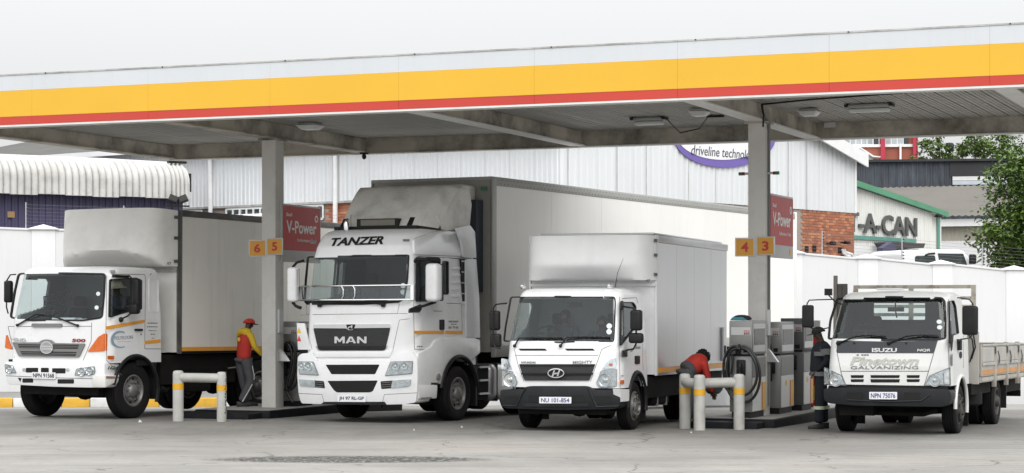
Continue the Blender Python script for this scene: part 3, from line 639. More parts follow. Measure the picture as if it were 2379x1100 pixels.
# oval company sign
OVP = mat('sign_purple', (.16, .11, .40), .45, var=.05); OVW = mat('sign_white', (.80, .81, .82), .45, var=.02)
ov = thing('oval_sign', 'oval white sign with purple border on the white warehouse wall', 'sign', WF.M)
c = [WF.fy(x_, y_, -.045) for x_, y_ in circ(1683, 318, 118, 48, 72)]; b = MB(); b.prism(c, (0, -.03, 0)); b.build('border', OVP, ov)
c = [WF.fy(x_, y_, -.077) for x_, y_ in circ(1679, 311, 108, 48, 61)]; b = MB(); b.prism(c, (0, -.012, 0)); b.build('face', OVW, ov)
text('lettering', 'driveline technologies', mat('sign_dark_text', (.05, .05, .08), .5), ov, [WF.fy(*p, -.091) for p in ((1606, 337), (1770, 352), (1770, 379), (1606, 367))], (0, -.006, 0))
# fittings on the brick wall
for px, py, lab in ((1919, 566, 'black security camera on the brick wall beside the fence post'), (1952, 564, 'black security camera on the brick wall near its corner')):
    p = WF.fy(px, py, 0); t = thing('security_camera', lab, 'camera', WF.M @ T(p.x, -.02, p.z), 'cameras on the brick wall')
    b = MB(); b.tube([(0, 0, 0), (0, -.18, -.02)], .03, 8); b.build('bracket', BLACKP, t)
    b = MB(); b.box(-.07, .2, -.28, -.14, -.06, .06); b.build('housing', BLACKP, t, bevel=.02)
p = WF.fy(1962, 588, 0)
b = MB(); b.tube([(p.x-.25, -.06, p.z+.12), (p.x-.22, -.08, p.z-.02), (p.x-.05, -.1, p.z-.1), (p.x+.2, -.1, p.z-.12), (p.x+.3, -.1, p.z-.3), (p.x+.3, -.1, p.z-.9)], .05, 8); b.tube([(p.x-.12, -.06, p.z+.12), (p.x-.08, -.08, p.z+.02), (p.x+.1, -.1, p.z-.02), (p.x+.36, -.1, p.z-.05), (p.x+.44, -.1, p.z-.3), (p.x+.44, -.1, p.z-.9)], .05, 8)
tag(b.build('wall_pipes', PIPEW), 'pair of bent grey pipes on the brick wall near its corner', 'pipe').matrix_world = WF.M

# ------------------------------------------------------------------ purple building with rounded roof edge
PF = Frame(425, 64.0, -33, z=-.84)
pb = thing('purple_building', 'dark purple sheet-clad building with rounded white corrugated roof edge', 'building', PF.M)
zb = PF.fy(405, 458, 0).z; ztp = PF.fy(400, 383, .6).z; PL = 15.0; hh = ztp - zb; yo = -.42; ra = min(.62, hh*.62)
x = -PL
while x < -.05:
    x1 = min(x+.84, 0); sheet(pb, 'cladding_sheet', PURP, lambda s, d, z: (s, -d, z), x+.004, x1-.004, 0, lambda s: zb+.35, .21, .045); x = x1
def curve(u):                                     # rounded roof edge from drip edge to crest
    if u < .4: return yo, zb - .06 + (hh-ra+.06)*u/.4
    a = (u-.4)/.6*pi/2; return yo + ra*1.35*(1-cos(a)), zb + hh - ra + ra*sin(a)
x = -PL; i = 0
while x < -.05:
    x1 = min(x+.85, 0); pts = []; n = 4; p = (x1-x)/n; lift = .004*(i % 2)
    for k in range(n):
        for q, d in ((0, -.07), (.07, -.01), (.2, .035), (.5, .06), (.8, .035), (.93, -.01)): pts.append((x+k*p+q*p, d))
    pts.append((x1, -.07)); rows = []
    for j in range(13):
        u = j/12; yy, zz = curve(u); a = 0 if u < .4 else (u-.4)/.6*pi/2
        rows.append([(sx, yy - (d+lift)*cos(a), zz + (d+lift)*sin(a) - (.018*(i % 3) if j == 0 else 0)) for sx, d in pts])
    yy, zz = curve(1); rows.append([(sx, yy+6, zz+d+.5) for sx, d in pts])
    b = MB(); b.grid(rows); b.build('roof_sheet', CURV, pb, norm=False, angle=60); x = x1; i += 1
b = MB(); prof = [(0.0, curve(j/12)[0]+.02, curve(j/12)[1]-.02) for j in range(13)] + [(0, 6, zb+hh+.4), (0, 6, zb-.04), (0, .05, zb-.04)]
b.prism(prof, (.05, 0, 0)); b.build('end_cap', CURV, pb)
b = MB(); b.box(-PL, -.02, .06, 9, 0, zb+.3); b.build('inner_shell', PURP, pb)
b = MB(); b.box(.06, .14, yo+.1, yo+.3, zb+.15, zb+.72); b.build('end_bracket', BLACKP, pb); b = MB(); b.box(-.5, .1, yo+.35, yo+.5, zb+hh+.0, zb+hh+.07); b.build('ridge_bracket', BLACKP, pb)
p = PF.fy(24, 499, 0); b = MB(); b.box(p.x-.11, p.x+.11, -.07, -.046, p.z-.09, p.z+.09)
tag(b.build('wall_notice', mat('brown_board', (.30, .19, .08), .6)), 'small brown notice plate on the purple wall', 'notice').matrix_world = PF.M
fl = thing('floodlight_post', 'pair of black floodlights on a post above the boundary wall', 'floodlight', WM @ T(on_wall(414), .1, 0)); zf = 4.78
b = MB(); b.tube([(-.14, 0, 3.8), (-.14, 0, zf-.1)], .03, 8); b.box(-.3, .3, -.02, .02, zf-.12, zf-.08); b.build('post', BLACKP, fl)
for s in (-1, 1):
    b = MB(); b.box(-.115, .115, -.06, .05, -.09, .09); o = b.build('lamp_head', BLACKP, fl, bevel=.01); o.matrix_local = T(s*.13, -.05, zf+.08) @ Matrix.Rotation(s*radians(-22), 4, 'Y') @ Matrix.Rotation(radians(-25), 4, 'X'); b = MB(); b.box(-.095, .095, -.065, -.061, -.07, .07); b.build('lamp_glass', BLACKP, o)

# ------------------------------------------------------------------ green trimmed white building
GREEN = mat('green_paint', (.08, .28, .16), .5, var=.12, vs=1, dirt=.4, dcol=(.12, .2, .13), ds=1.5)
TEAL = mat('teal_band', (.10, .30, .24), .5, var=.12, dirt=.3, dcol=(.12, .2, .16), ds=2)
RF = Frame(1960, 77.5, -51.6, z=-.84)
rb = thing('can_hire_building', 'white corrugated gable building with green roof edge and grey lettering', 'building', RF.M)
pL, pR = RF.fy(1960, 420, 0), RF.fy(2188, 498, 0); Lx = pR.x; rs = (pR.z - pL.z)/pR.x
x = -3.0
while x < Lx - .05:
    x1 = min(x+.76, Lx-.05); sheet(rb, 'cladding_sheet', CLADG, lambda s, d, z: (s, -d, z), x+.003, x1-.003, 0, lambda s: pL.z + rs*s - .1, .152, .035); x = x1
b = MB(); b.prism([(-3, .05, 0), (Lx-.06, .05, 0), (Lx-.06, .05, pR.z-.15), (-3, .05, pL.z-3*rs-.15)], (0, 12, 0)); b.build('inner_shell', CLADG, rb)
b = MB(); b.prism([(-3, -.25, pL.z-3*rs-.12), (Lx+.12, -.25, pR.z-.12), (Lx+.12, -.25, pR.z+.08), (-3, -.25, pL.z-3*rs+.10)], (0, .12, 0)); b.build('green_barge', GREEN, rb)
b = MB(); b.prism([(-3, -.2, pL.z-3*rs+.1), (Lx+.1, -.2, pR.z+.07), (Lx+.1, -.2, pR.z+.1), (-3, -.2, pL.z-3*rs+.13)], (0, 12.4, 0)); b.build('roof_sheet', GROOF, rb)
pp = RF.fy(2180, 560, -.05); b = MB(); b.box(pp.x-.12, pp.x+.10, -.075, -.04, 0, pR.z-.05); b.build('green_corner', TEAL, rb)
b = MB(); q = [RF.fy(px, py, -.05) for px, py in ((1965, 546), (2127, 556), (2127, 564.5), (1965, 554.5))]; b.prism(q, (0, -.04, 0)); b.build('teal_band', TEAL, rb)
b = MB(); q = [RF.fy(px, py, -.05) for px, py in ((1965, 568), (2058, 574), (2058, 640), (1965, 640))]; b.prism(q, (0, -.03, 0)); b.build('roller_door', TRIMW, rb)
LET3 = mat('grey_letters', (.085, .09, .085), .5, var=.15); RIM3 = mat('letter_edge', (.035, .035, .035), .6)
text('raised_lettering', 'T-A-CAN', LET3, rb, [RF.fy(*p, -.06) for p in ((1967, 491), (2128, 507), (2128, 551), (1967, 539))], (0, -.07, 0))
p = RF.fy(2168, 503, 0); t = thing('security_camera', 'small security camera under the green roof corner', 'camera', RF.M @ T(p.x, -.06, p.z), 'cameras on the brick wall')
b = MB(); b.tube([(0, 0, 0), (0, -.2, 0)], .03, 8); b.build('bracket', BLACKP, t)
b = MB(); b.box(-.25, .12, -.3, -.15, -.06, .07); b.build('housing', BLACKP, t, bevel=.02)
t = thing('purple_porch', 'dark purple entrance porch with sloping roof behind the wall', 'porch', RF.M)
f0, f1 = RF.fy(2060, 570, -1.6), RF.fy(2060, 640, -1.6)
a0 = [RF.fy(px, py, -1.3) for px, py in ((2051, 577), (2073, 563), (2083, 577), (2077, 640), (2051, 640))]; b = MB(); b.prism(a0, (0, .25, 0)); b.build('side_panel', PURP, t)
q = [RF.fy(px, py, -1.0) for px, py in ((2073, 563), (2150, 566), (2146, 577), (2082, 577))]; b = MB(); b.prism(q, (0, .8, 0)); b.build('roof', mat('dark_porch_roof', (.05, .045, .05), .6), t)
q = [RF.fy(px, py, -.5) for px, py in ((2082, 577), (2135, 579), (2135, 640), (2082, 640))]; b = MB(); b.prism(q, (0, .3, 0)); b.build('recess', mat('porch_wall', (.10, .10, .12), .7), t)
for px in (2086, 2094, 2102):
    q = [RF.fy(x_, y_, -.52) for x_, y_ in rect(px, 580, px+2.5, 640)]; b = MB(); b.prism(q, (0, -.03, 0)); b.build('grille_bar', SFRAME, t)

# ------------------------------------------------------------------ grey roofed shed
GF = Frame(2182, 92, 24, z=-.84)
gb = thing('grey_roofed_shed', 'shed with brown-grey corrugated roof and beige sheet wall beside the tree', 'building', GF.M)
ez_ = GF.fy(2200, 500, 0).z; BEIGE = mat('beige_sheet', (.36, .34, .29), .7, var=.12, vs=.6, dirt=.5, dcol=(.2, .19, .17), ds=.8, streak=True)
rows = []
for u in (0, .15, 1):
    r = []
    for k in range(150):
        xx = -9 + k*.145; r.append((xx, -.6 + 9*u, ez_ + 1.75*u - (.10 if u == 0 else 0) + (.055 if k % 2 else 0)))
    rows.append(r)
b = MB(); b.grid(rows); b.build('roof_slope', mat('brown_grey_roof', (.135, .125, .108), .85, var=.2, vs=.7, dirt=.5, dcol=(.08, .075, .065), ds=.7, bump=.3), gb, norm=False, angle=80)
b = MB(); b.box(-2, 12.6, -.35, -.25, ez_-.52, ez_-.20); b.build('fascia', TRIMW, gb)
zz0 = GF.fy(2230, 560, 0).z; x = -2
while x < 12.5: x1 = x+.9; sheet(gb, 'wall_sheet', BEIGE, lambda s, d, z: (s, -d, z), x+.003, x1-.003, zz0, lambda s: ez_-.2, .18, .03); x = x1
b = MB(); b.box(-2, 2.55, -.01, .2, 0, zz0); b.build('white_wall', WALLW, gb)
b = MB(); b.box(2.56, 12.6, -.005, .2, 0, zz0); b.build('tan_wall', mat('tan_brick', (.38, .29, .17), .85, var=.2, bump=.3), gb)
b = MB(); b.prism([(12.6, 0, 0), (12.6, 8.5, 0), (12.6, 8.5, ez_+1.5), (12.6, 0, ez_-.1)], (-.1, 0, 0)); b.box(-2, 12.6, .3, 8, 0, ez_-.3); b.build('inner_shell', BEIGE, gb)

# ------------------------------------------------------------------ dark weathered shed behind
DF = Frame(1960, 104, 9, z=-.84)
db = thing('dark_corrugated_shed', 'weathered blue-black corrugated shed behind the green-edged building', 'building', DF.M)
DKS = mat('blue_black_sheet', (.085, .10, .125), .7, var=.35, vs=.7, dirt=.8, dcol=(.035, .037, .045), ds=.9, streak=True, dlo=.42, dhi=.62)
BLK = mat('black_sheet', (.03, .032, .036), .7, var=.3, vs=.6)
zt = DF.fy(2000, 378, 0).z; zlo = DF.fy(2100, 445, 0).z - 2; x = -2.0; xs = DF.fy(2209, 400, 0).x
while x < 12:
    x1 = x+.92; sheet(db, 'wall_sheet', DKS, lambda s, d, z: (s, -d, z), x+.003, x1-.003, zlo, lambda s: zt, .23, .05); x = x1
b = MB(); b.box(-2, 12, .05, 8, zlo-2, zt-.02); b.build('inner_shell', BLK, db)
b = MB(); b.add([(-2.2, -.25, zt+.0), (12.2, -.25, zt+.0), (12.2, 8, zt-.3), (-2.2, 8, zt-.3), (-2.2, -.25, zt+.12), (12.2, -.25, zt+.12), (12.2, 8, zt-.18), (-2.2, 8, zt-.18)], [(0, 3, 2, 1), (4, 5, 6, 7), (0, 1, 5, 4), (1, 2, 6, 5), (2, 3, 7, 6), (3, 0, 4, 7)]); b.build('roof', BLK, db)
b = MB(); b.box(xs-.05, 12, -.1, -.06, zt-.75, zt-.02); b.build('black_head', BLK, db)
zq = DF.fy(2240, 392, 0).z; zq2 = DF.fy(2240, 430, 0).z
n = 13
for k in range(n):
    za = zq2 + .22 + (zq-zq2-.22)*k/n; b = MB(); b.box(xs+.08, xs+4.6, -.09, -.06, za, za+(zq-zq2-.22)/n*.86); b.build('louvre_slat', TRIMW, db)
b = MB(); b.box(xs+.08, xs+4.6, -.12, -.055, zq2, zq2+.2); b.build('louvre_sill', mat('pale_blue_sill', (.5, .55, .6), .6), db)

# ------------------------------------------------------------------ far brick flats
AF = Frame(1940, 132, 4, z=-.84)
ab = thing('brick_flats', 'far red brick building with a row of windows and red drainpipes', 'building', AF.M)
RBR = mat('red_brick_far', (.33, .11, .075), .85, var=.15, vs=1.5, dirt=.3, dcol=(.22, .08, .06), ds=3)
x1 = AF.fy(2126, 340, 0).x; b = MB(); b.box(-6, x1, 0, 10, 0, 15); b.build('wall', RBR, ab)
zw, zt2 = AF.fy(2000, 336, 0).z, AF.fy(2000, 318, 0).z
edges = [1950, 1962, 1975, 1988, 2001, 2014, 2028, 2042, 2056, 2070, 2084, 2098, 2112]
for e0, e1 in zip(edges[:-1], edges[1:]):
    xa_, xb_ = AF.fy(e0, 330, 0).x, AF.fy(e1, 330, 0).x
    b = MB(); b.box(xa_+.03, xb_-.03, -.06, -.01, zw, zt2+1); w = b.build('window', WINP if e0 in (2028, 2042, 2098) else mat('pale_window_pane', (.42, .46, .48), .2, var=.3, vs=1), ab)
    b = MB(); b.box(xa_-.03, xa_+.029, -.09, -.01, zw, zt2+1); b.build('mullion', WINF, w)
b = MB(); b.box(-6, x1, -.16, -.01, zw-.18, zw-.01); b.build('sill', TRIMW, ab)
REDP = mat('red_pipe_paint', (.42, .03, .06), .5)
for px, w in ((2050, .14), (2124, .12), (2129, .06)):
    xx = AF.fy(px, 340, 0).x; b = MB(); b.box(xx-w, xx+w, -.36, -.1, 0, 15); b.build('red_column', REDP, ab)
xx = AF.fy(2091, 340, 0).x; b = MB(); b.box(xx-.06, xx+.06, -.3, -.1, 0, zw); b.build('downpipe', PIPEW, ab)
q = [AF.fy(px, py, -1.5) for px, py in ((1985, 344), (1996, 340), (2030, 362), (2046, 364), (2046, 366), (2028, 365), (1998, 345), (1985, 348))]; b = MB(); b.prism(q, (0, 1.4, 0)); b.build('stair_roof', TRIMW, ab)
q = [AF.fy(px, py, -1.3) for px, py in ((1985, 347), (1998, 346), (2028, 365), (2028, 385), (1985, 385))]; b = MB(); b.prism(q, (0, 1.2, 0)); b.build('stair_wall', mat('stair_render', (.42, .40, .36), .8), ab)
ws = thing('water_tank', 'small dark water tank among the far trees', 'tank', T(*at(2206, 345, 118)))
b = MB(); b.lathe([(.22, -.2), (.26, -.15), (.26, .2), (.2, .3), (.001, .33)], (0, 0, 0), (0, 0, 1), 14); b.build('tank', BLK, ws)
b = MB(); b.tube([(0, 0, -.2), (0, 0, -10)], .07, 8); b.build('stand', BLK, ws)

# yard behind the wall, higher than the forecourt
b = MB(); b.grid([[(4, 59.5, .55), (40, 66.5, .55)], [(4, 78, .55), (40, 85, .55)]]); struct(b.build('yard', PAVE, norm=False))
b = MB(); b.add([(4, 59.5, .55), (40, 66.5, .55), (40, 66.5, -1.5), (4, 59.5, -1.5)], [(0, 1, 2, 3)]); struct(b.build('yard_edge', PAVE, norm=False))

# ================================================================== trees
LEAF = [mat('leaf_green_a', (.055, .105, .018), .55, var=.35, vs=.9, spec=.3), mat('leaf_green_b', (.085, .145, .025), .55, var=.35, vs=.9, spec=.3), mat('leaf_green_c', (.12, .19, .04), .6, var=.3, vs=.9, spec=.3)]
for m_ in LEAF:
    p_ = m_.node_tree.nodes['Principled BSDF']; p_.inputs['Transmission Weight'].default_value = 0
BARK = mat('bark', (.11, .085, .06), .9, var=.3, vs=4, bump=.6, bs=20)
def tree(name, label, base, h, blobs, nleaf, lw, trunk_r, seed, spread=1.0, flat=1.0, group=None, mats=(0, 1, 2), fill=.45):
    rnd = random.Random(seed); t = thing(name, label, 'tree', T(*base), group)
    b = MB(); top = (blobs[0][0]*.3, blobs[0][1]*.3, h*.55)
    b.tube([(0, 0, -.3), (.05, 0, h*.2), (top[0], top[1], top[2])], [trunk_r*1.25, trunk_r, trunk_r*.7], 10)
    for (bx, by, bz, br) in blobs:
        m_ = ((top[0]+bx)*.5 + rnd.uniform(-.2, .2), (top[1]+by)*.5, (top[2]*.8+bz)*.5 + .1)
        b.tube([(top[0]*.8, top[1]*.8, top[2]*.75), m_, (bx, by, bz+br*.3)], [trunk_r*.5, trunk_r*.33, trunk_r*.1], 6)
        for _ in range(4):
            a = rnd.uniform(0, 2*pi); e = rnd.uniform(-.3, .8)
            b.tube([m_, ((m_[0]+bx)/2 + .2*br*cos(a), (m_[1]+by)/2 + .2*br*sin(a), (m_[2]+bz)/2), (bx + br*.85*cos(a), by + br*.85*sin(a), bz + br*e)], [trunk_r*.18, trunk_r*.12, trunk_r*.03], 5)
    b.build('trunk', BARK, t)
    tot = sum(q[3]**2 for q in blobs); parts = [MB(), MB(), MB()]
    for (bx, by, bz, br) in blobs:
        n = int(nleaf * br*br/tot); ncl = max(6, n//38)
        cl_ = []
        for _ in range(ncl):
            while True:
                v = Vector((rnd.uniform(-1, 1), rnd.uniform(-1, 1), rnd.uniform(-1, 1)))
                if fill < v.length < 1: break
            cl_.append(Vector((bx + v.x*br, by + v.y*br, bz + v.z*br*flat)))
        for c_ in cl_:
            k = rnd.choices((0, 1, 2), (4, 4, 3))[0]; cr = br*rnd.uniform(.12, .26)*spread
            for _ in range(n//ncl):
                p = c_ + Vector((rnd.gauss(0, cr), rnd.gauss(0, cr), rnd.gauss(0, cr*.55)))
                d = Vector((rnd.uniform(-1, 1), rnd.uniform(-1, 1), rnd.uniform(-.9, .35))).normalized(); n2 = Vector((rnd.uniform(-.7, .7), rnd.uniform(-.7, .7), 1)).normalized()
                w = d.cross(n2).normalized(); L = lw*rnd.uniform(.7, 1.35); w *= L*.26
                parts[k].add([p, p + d*L*.5 + w, p + d*L, p + d*L*.5 - w], [(0, 1, 2), (0, 2, 3)])
    for k, b in enumerate(parts):
        if b.v: o_ = b.build('crown', LEAF[mats[k]], t, norm=False)
    return t
bt = at(2375, 640, 66)
tree('leafy_tree', 'big bright green leafy tree at the right edge behind the wall', (bt.x, 66, .5), 6.5,
     [(.2, 0, 5.2, 1.35), (-.35, -.3, 3.7, 1.1), (.9, .2, 3.6, 1.3), (-.55, .1, 1.9, .95), (.7, -.3, 1.6, 1.2), (1.5, .3, 5.0, 1.3), (-.95, .0, .95, .62), (.1, -.2, .7, .9), (.55, -.6, 4.5, .9)], 34000, .17, .2, 11, .95, 1.0, None, (0, 1, 2), .15)
bt = at(2175, 400, 118)
tree('feathery_tree', 'pale feathery green tree behind the dark shed, beside the brick flats', (bt.x, 118, 5.1), 7.0, [(-.3, 0, 6.2, .75), (.5, .3, 5.7, .8), (-.9, 0, 5.5, .5), (.2, 0, 6.9, .5)], 2600, .17, .09, 5, .7, .7, 'trees beyond the sheds', (2, 2, 1), .2)
bt = at(2262, 400, 116)
tree('feathery_tree', 'bushy green tree behind the dark shed, next to the water tank', (bt.x, 116, 5.0), 7.0, [(0, 0, 6.3, 1.1), (.9, .2, 6.0, 1.1), (-.8, 0, 5.8, .7), (1.9, 0, 6.2, 1.0)], 4200, .18, .12, 6, .7, .7, 'trees beyond the sheds', (1, 2, 1), .2)
# ================================================================== truck building kit
def lerp_tab(tab):
    def f(z):
        if z <= tab[0][0]: return tab[0][1]
        for (a, va), (b, vb) in zip(tab[:-1], tab[1:]):
            if z <= b:
                t = (z-a)/(b-a); t = t*t*(3-2*t) if False else t
                return va + (vb-va)*t
        return tab[-1][1]
    return f
class Cab:
    """a cab shell: rounded-rectangle slices lofted upwards, with window openings cut where outlines (photo pixels) fall"""
    def __init__(s, fr, zb, zt, w, yf, yr, bow=.05, rc=.16, rr=.12, crown=.03):
        s.fr, s.zb, s.zt, s.w, s.yf, s.yr, s.bow, s.rc, s.rr, s.crown = fr, zb, zt, lerp_tab(w), lerp_tab(yf), yr, bow, rc, rr, crown
        fr.front = s.front; fr.side = s.side
    def ins(s, z):
        k = z - (s.zt - s.rr)
        return 0 if k <= 0 else s.rr - sqrt(max(0, s.rr**2 - k*k))
    def front(s, x, z):
        w = s.w(z) - s.ins(z); r = s.rc; ax = min(abs(x), w)
        y = s.yf(z) + s.bow*(ax/w)**2 + s.ins(z)
        if ax > w - r: y += r - sqrt(max(0, r*r - (ax-(w-r))**2))
        return y
    def side(s, z): return s.w(z) - s.ins(z)
    def build(s, parent, m, cuts_front=(), cuts_side=(), holes_side=(), cut_rear=None, nf=64, nsd=44, nz=64, name='cab_shell', glass_off=.012, lining=None):
        zs = [s.zb + (s.zt - s.rr - s.zb)*i/nz for i in range(nz)] + [s.zt - s.rr + s.rr*sin(pi/2*k/7) for k in range(8)]
        cols = []                                             # (kind, parameter)
        for i in range(nsd): cols.append(('L', i/nsd))
        for i in range(7): cols.append(('cl', i/7))
        for i in range(nf+1): cols.append(('f', -1 + 2*i/nf))
        for i in range(1, 8): cols.append(('cr', i/7))
        for i in range(1, nsd+1): cols.append(('R', i/nsd))
        for i in range(1, 25): cols.append(('b', i/24))
        V = []; n = len(cols)
        for z in zs:
            w = s.w(z) - s.ins(z); r = s.rc; yfr = s.yf(z) + s.ins(z); yb = s.yr - s.ins(z)*.6; yc = yfr + s.bow + r
            for k, t in cols:
                if k == 'L': V.append(Vector((-w, yb + (yc-yb)*t, z)))
                elif k == 'R': V.append(Vector((w, yc + (yb-yc)*t, z)))
                elif k == 'cl' or k == 'cr':
                    a = t*pi/2; x = w - r + r*(cos(a) if k == 'cl' else sin(a)); y0 = yfr + s.bow*((w-r)/w)**2 + (s.bow - s.bow*((w-r)/w)**2)*((1-sin(a)) if k == 'cl' else (1-cos(a)))
                    V.append(Vector(((-x if k == 'cl' else x), y0 + r - r*(sin(a) if k == 'cl' else cos(a)), z)))
                elif k == 'f': x = t*(w-r); V.append(Vector((x, yfr + s.bow*(x/w)**2, z)))
                else: V.append(Vector((w - 2*w*t, yb, z)))
        body = []; panes = {}; cp = {}
        for i in range(len(zs)-1):
            for j in range(n):
                j2 = (j+1) % n; f = (i*n+j, i*n+j2, (i+1)*n+j2, (i+1)*n+j); c = (V[f[0]]+V[f[1]]+V[f[2]]+V[f[3]])/4; k = cols[j][0]; key = None
                if k in ('f', 'cl', 'cr'):
                    q = s.fr.px(c)
                    for ci, (nm, poly, gm) in enumerate(cuts_front):
                        if inside(q, poly): key = (nm, gm, 'f', ci)
                if key is None and k in ('L', 'R', 'cl', 'cr'):
                    k = {'cl': 'L', 'cr': 'R'}.get(k, k)
                    q = s.fr.px((abs(c.x), c.y, c.z))
                    for ci, (nm, poly, gm) in enumerate(cuts_side):
                        if inside(q, poly): key = (nm, gm, k, ci)
                    for poly in holes_side:
                        if inside(q, poly): key = 'drop'
                if k == 'b' and cut_rear and cut_rear[0] < c.x < cut_rear[1] and cut_rear[2] < c.z < cut_rear[3]: key = ('rear_window', cut_rear[4], 'b', 0)
                if key is None: body.append(f)
                elif key != 'drop': panes.setdefault(key, []).append(f)
        top = (len(zs)-1)*n; cz = s.zt + s.crown
        ctr = len(V); V.append(Vector((0, (s.yf(s.zt)+s.rr+s.yr)/2, cz)))
        body += [(top+j, top+(j+1) % n, ctr) for j in range(n)]
        def sub(name, fs, m, off, par):
            ids = sorted({i for f in fs for i in f}); mp = {a: b for b, a in enumerate(ids)}; b = MB(); b.add([V[i] + off for i in ids], [tuple(mp[i] for i in f) for f in fs])
            return b.build(name, m, par, norm=False, angle=40)
        o = sub(name, body, m, Vector((0, 0, 0)), parent)
        for (nm, gm, k, _), fs in panes.items():
            off = {'f': Vector((0, glass_off, 0)), 'L': Vector((glass_off, 0, 0)), 'R': Vector((-glass_off, 0, 0)), 'b': Vector((0, -glass_off, 0))}[k]
            sub(nm, fs, gm, off, parent)
        # inner lining
        LV = [Vector((v.x*.965, v.y + (.035 if v.y < s.yr-.4 else -.03), v.z - (.03 if v.z > s.zt-.2 else 0))) for v in V]; ids = sorted({i for f in body for i in f}); mp = {a: b for b, a in enumerate(ids)}
        b = MB(); b.add([LV[i] for i in ids], [tuple(mp[i] for i in f) for f in body]); b.build('cab_lining', lining or LINING, parent, norm=False, angle=40)
        return o
    # flush panels, rings and strips on the curved front or the flank; outlines are photo pixels
    def fpanel(s, name, poly, m, parent, off=.012, th=.02, bevel=0): b = patch(poly, lambda x, y: s.fr.F(x, y, off), (0, th, 0)); return b.build(name, m, parent, bevel=bevel)
    def spanel(s, name, poly, m, parent, off=.006, th=.012, bevel=0): b = MB(); b.prism([s.fr.S(x, y, off) for x, y in poly], (-th, 0, 0)); return b.build(name, m, parent, bevel=bevel)
    def fring(s, name, poly, wpx, m, parent, off=.012, th=.03):
        b = MB(); b.ring([s.fr.F(x, y, off) for x, y in poly], [s.fr.F(x, y, off) for x, y in inset(poly, wpx)], (0, th, 0)); return b.build(name, m, parent)
    def sring(s, name, poly, wpx, m, parent, off=.008, th=.03):
        b = MB(); b.ring([s.fr.S(x, y, off) for x, y in poly], [s.fr.S(x, y, off) for x, y in inset(poly, wpx)], (-th, 0, 0)); return b.build(name, m, parent)
    def fline(s, pts, r, m, parent, name='panel_seam', off=.0):
        b = MB(); P = [s.fr.F(x, y, off) for x, y in dens(pts)]; b.tube(P, r, 5); return b.build(name, m, parent)
    def sline(s, pts, r, m, parent, name='panel_seam', off=.0):
        b = MB(); P = [s.fr.S(x, y, off) for x, y in dens(pts)]; b.tube(P, r, 5); return b.build(name, m, parent)
    def ftext(s, key, q, m, parent, off=.008, th=.006, name='lettering'): return text(name, key, m, parent, [(x, y, 0) for x, y in q], (0, -th, 0), lambda x, y, z: s.fr.F(x, y, off))
    def stext(s, key, q, m, parent, off=.004, th=.003, name='lettering'): return text(name, key, m, parent, [s.fr.S(x, y, off) for x, y in q], (th, 0, 0))
def dens(pts, st=14):
    o = [pts[0]]
    for a, b in zip(pts[:-1], pts[1:]):
        n = max(1, int(math.hypot(b[0]-a[0], b[1]-a[1])/st))
        o += [(a[0]+(b[0]-a[0])*k/n, a[1]+(b[1]-a[1])*k/n) for k in range(1, n+1)]
    return o
_wc = {}
def wheel(parent, x, y, R, w, rimR, sgn, nuts=8, dish=.06, rm=None):
    """wheel facing sgn*x: rim with hub and nuts, tyre as its own sub-part"""
    key = (R, w, rimR, sgn, nuts, dish, rm.name if rm else '')
    if key not in _wc:
        t = MB(); h = w/2; k = R - rimR
        prof = [(rimR, -h*.82), (rimR+k*.25, -h*.97), (rimR+k*.6, -h), (R-.05, -h*.97), (R-.015, -h*.86), (R, -h*.72)]
        for a in (-.5, -.17, .17, .5): prof += [(R, h*(a-.06)), (R-.014, h*(a-.045)), (R-.014, h*(a+.045)), (R, h*(a+.06))]
        prof += [(R, h*.72), (R-.015, h*.86), (R-.05, h*.97), (rimR+k*.6, h), (rimR+k*.25, h*.97), (rimR, h*.82)]
        t.lathe(prof, (0, 0, 0), (1, 0, 0), 48, close=False)
        tyre = t.mesh('tyre', RUB, angle=50)
        r = MB(); f = h*.86
        r.lathe([(rimR+.012, -f), (rimR+.012, f+.004), (rimR-.012, f+.008), (rimR-.028, f-.012), (rimR-.04, f-dish*.8), (rimR*.74, f-dish*1.1), (rimR*.70, f-dish*.45), (rimR*.50, f-dish*.35), (rimR*.46, f-dish*.3), (rimR*.40, f+.02), (rimR*.30, f+.045), (.001, f+.05)], (0, 0, 0), (sgn, 0, 0), 40, close=False)
        for q in range(nuts):
            a = 2*pi*q/nuts; r.lathe([(.02, 0), (.02, .03), (.012, .036)], (sgn*(f-dish*.38), rimR*.58*cos(a), rimR*.58*sin(a)), (sgn, 0, 0), 6)
        hl = MB()
        for q in range(8):
            a = 2*pi*(q+.5)/8; hl.lathe([(.035, 0), (.035, .004)], (sgn*(f-dish*.92), rimR*.80*cos(a), rimR*.80*sin(a)), (sgn, 0, 0), 10)
        _wc[key] = (r.mesh('wheel', rm or STEEL, angle=40), tyre, hl.mesh('vent_holes', DARK))
    a, b, c = _wc[key]
    o = bpy.data.objects.new('wheel', a); COL.objects.link(o); o.parent = parent; o.location = (x, y, R); o.rotation_euler = (random.uniform(0, 6), 0, 0)
    for nm, me in (('tyre', b), ('vent_holes', c)): q = bpy.data.objects.new(nm, me); COL.objects.link(q); q.parent = o
    return o
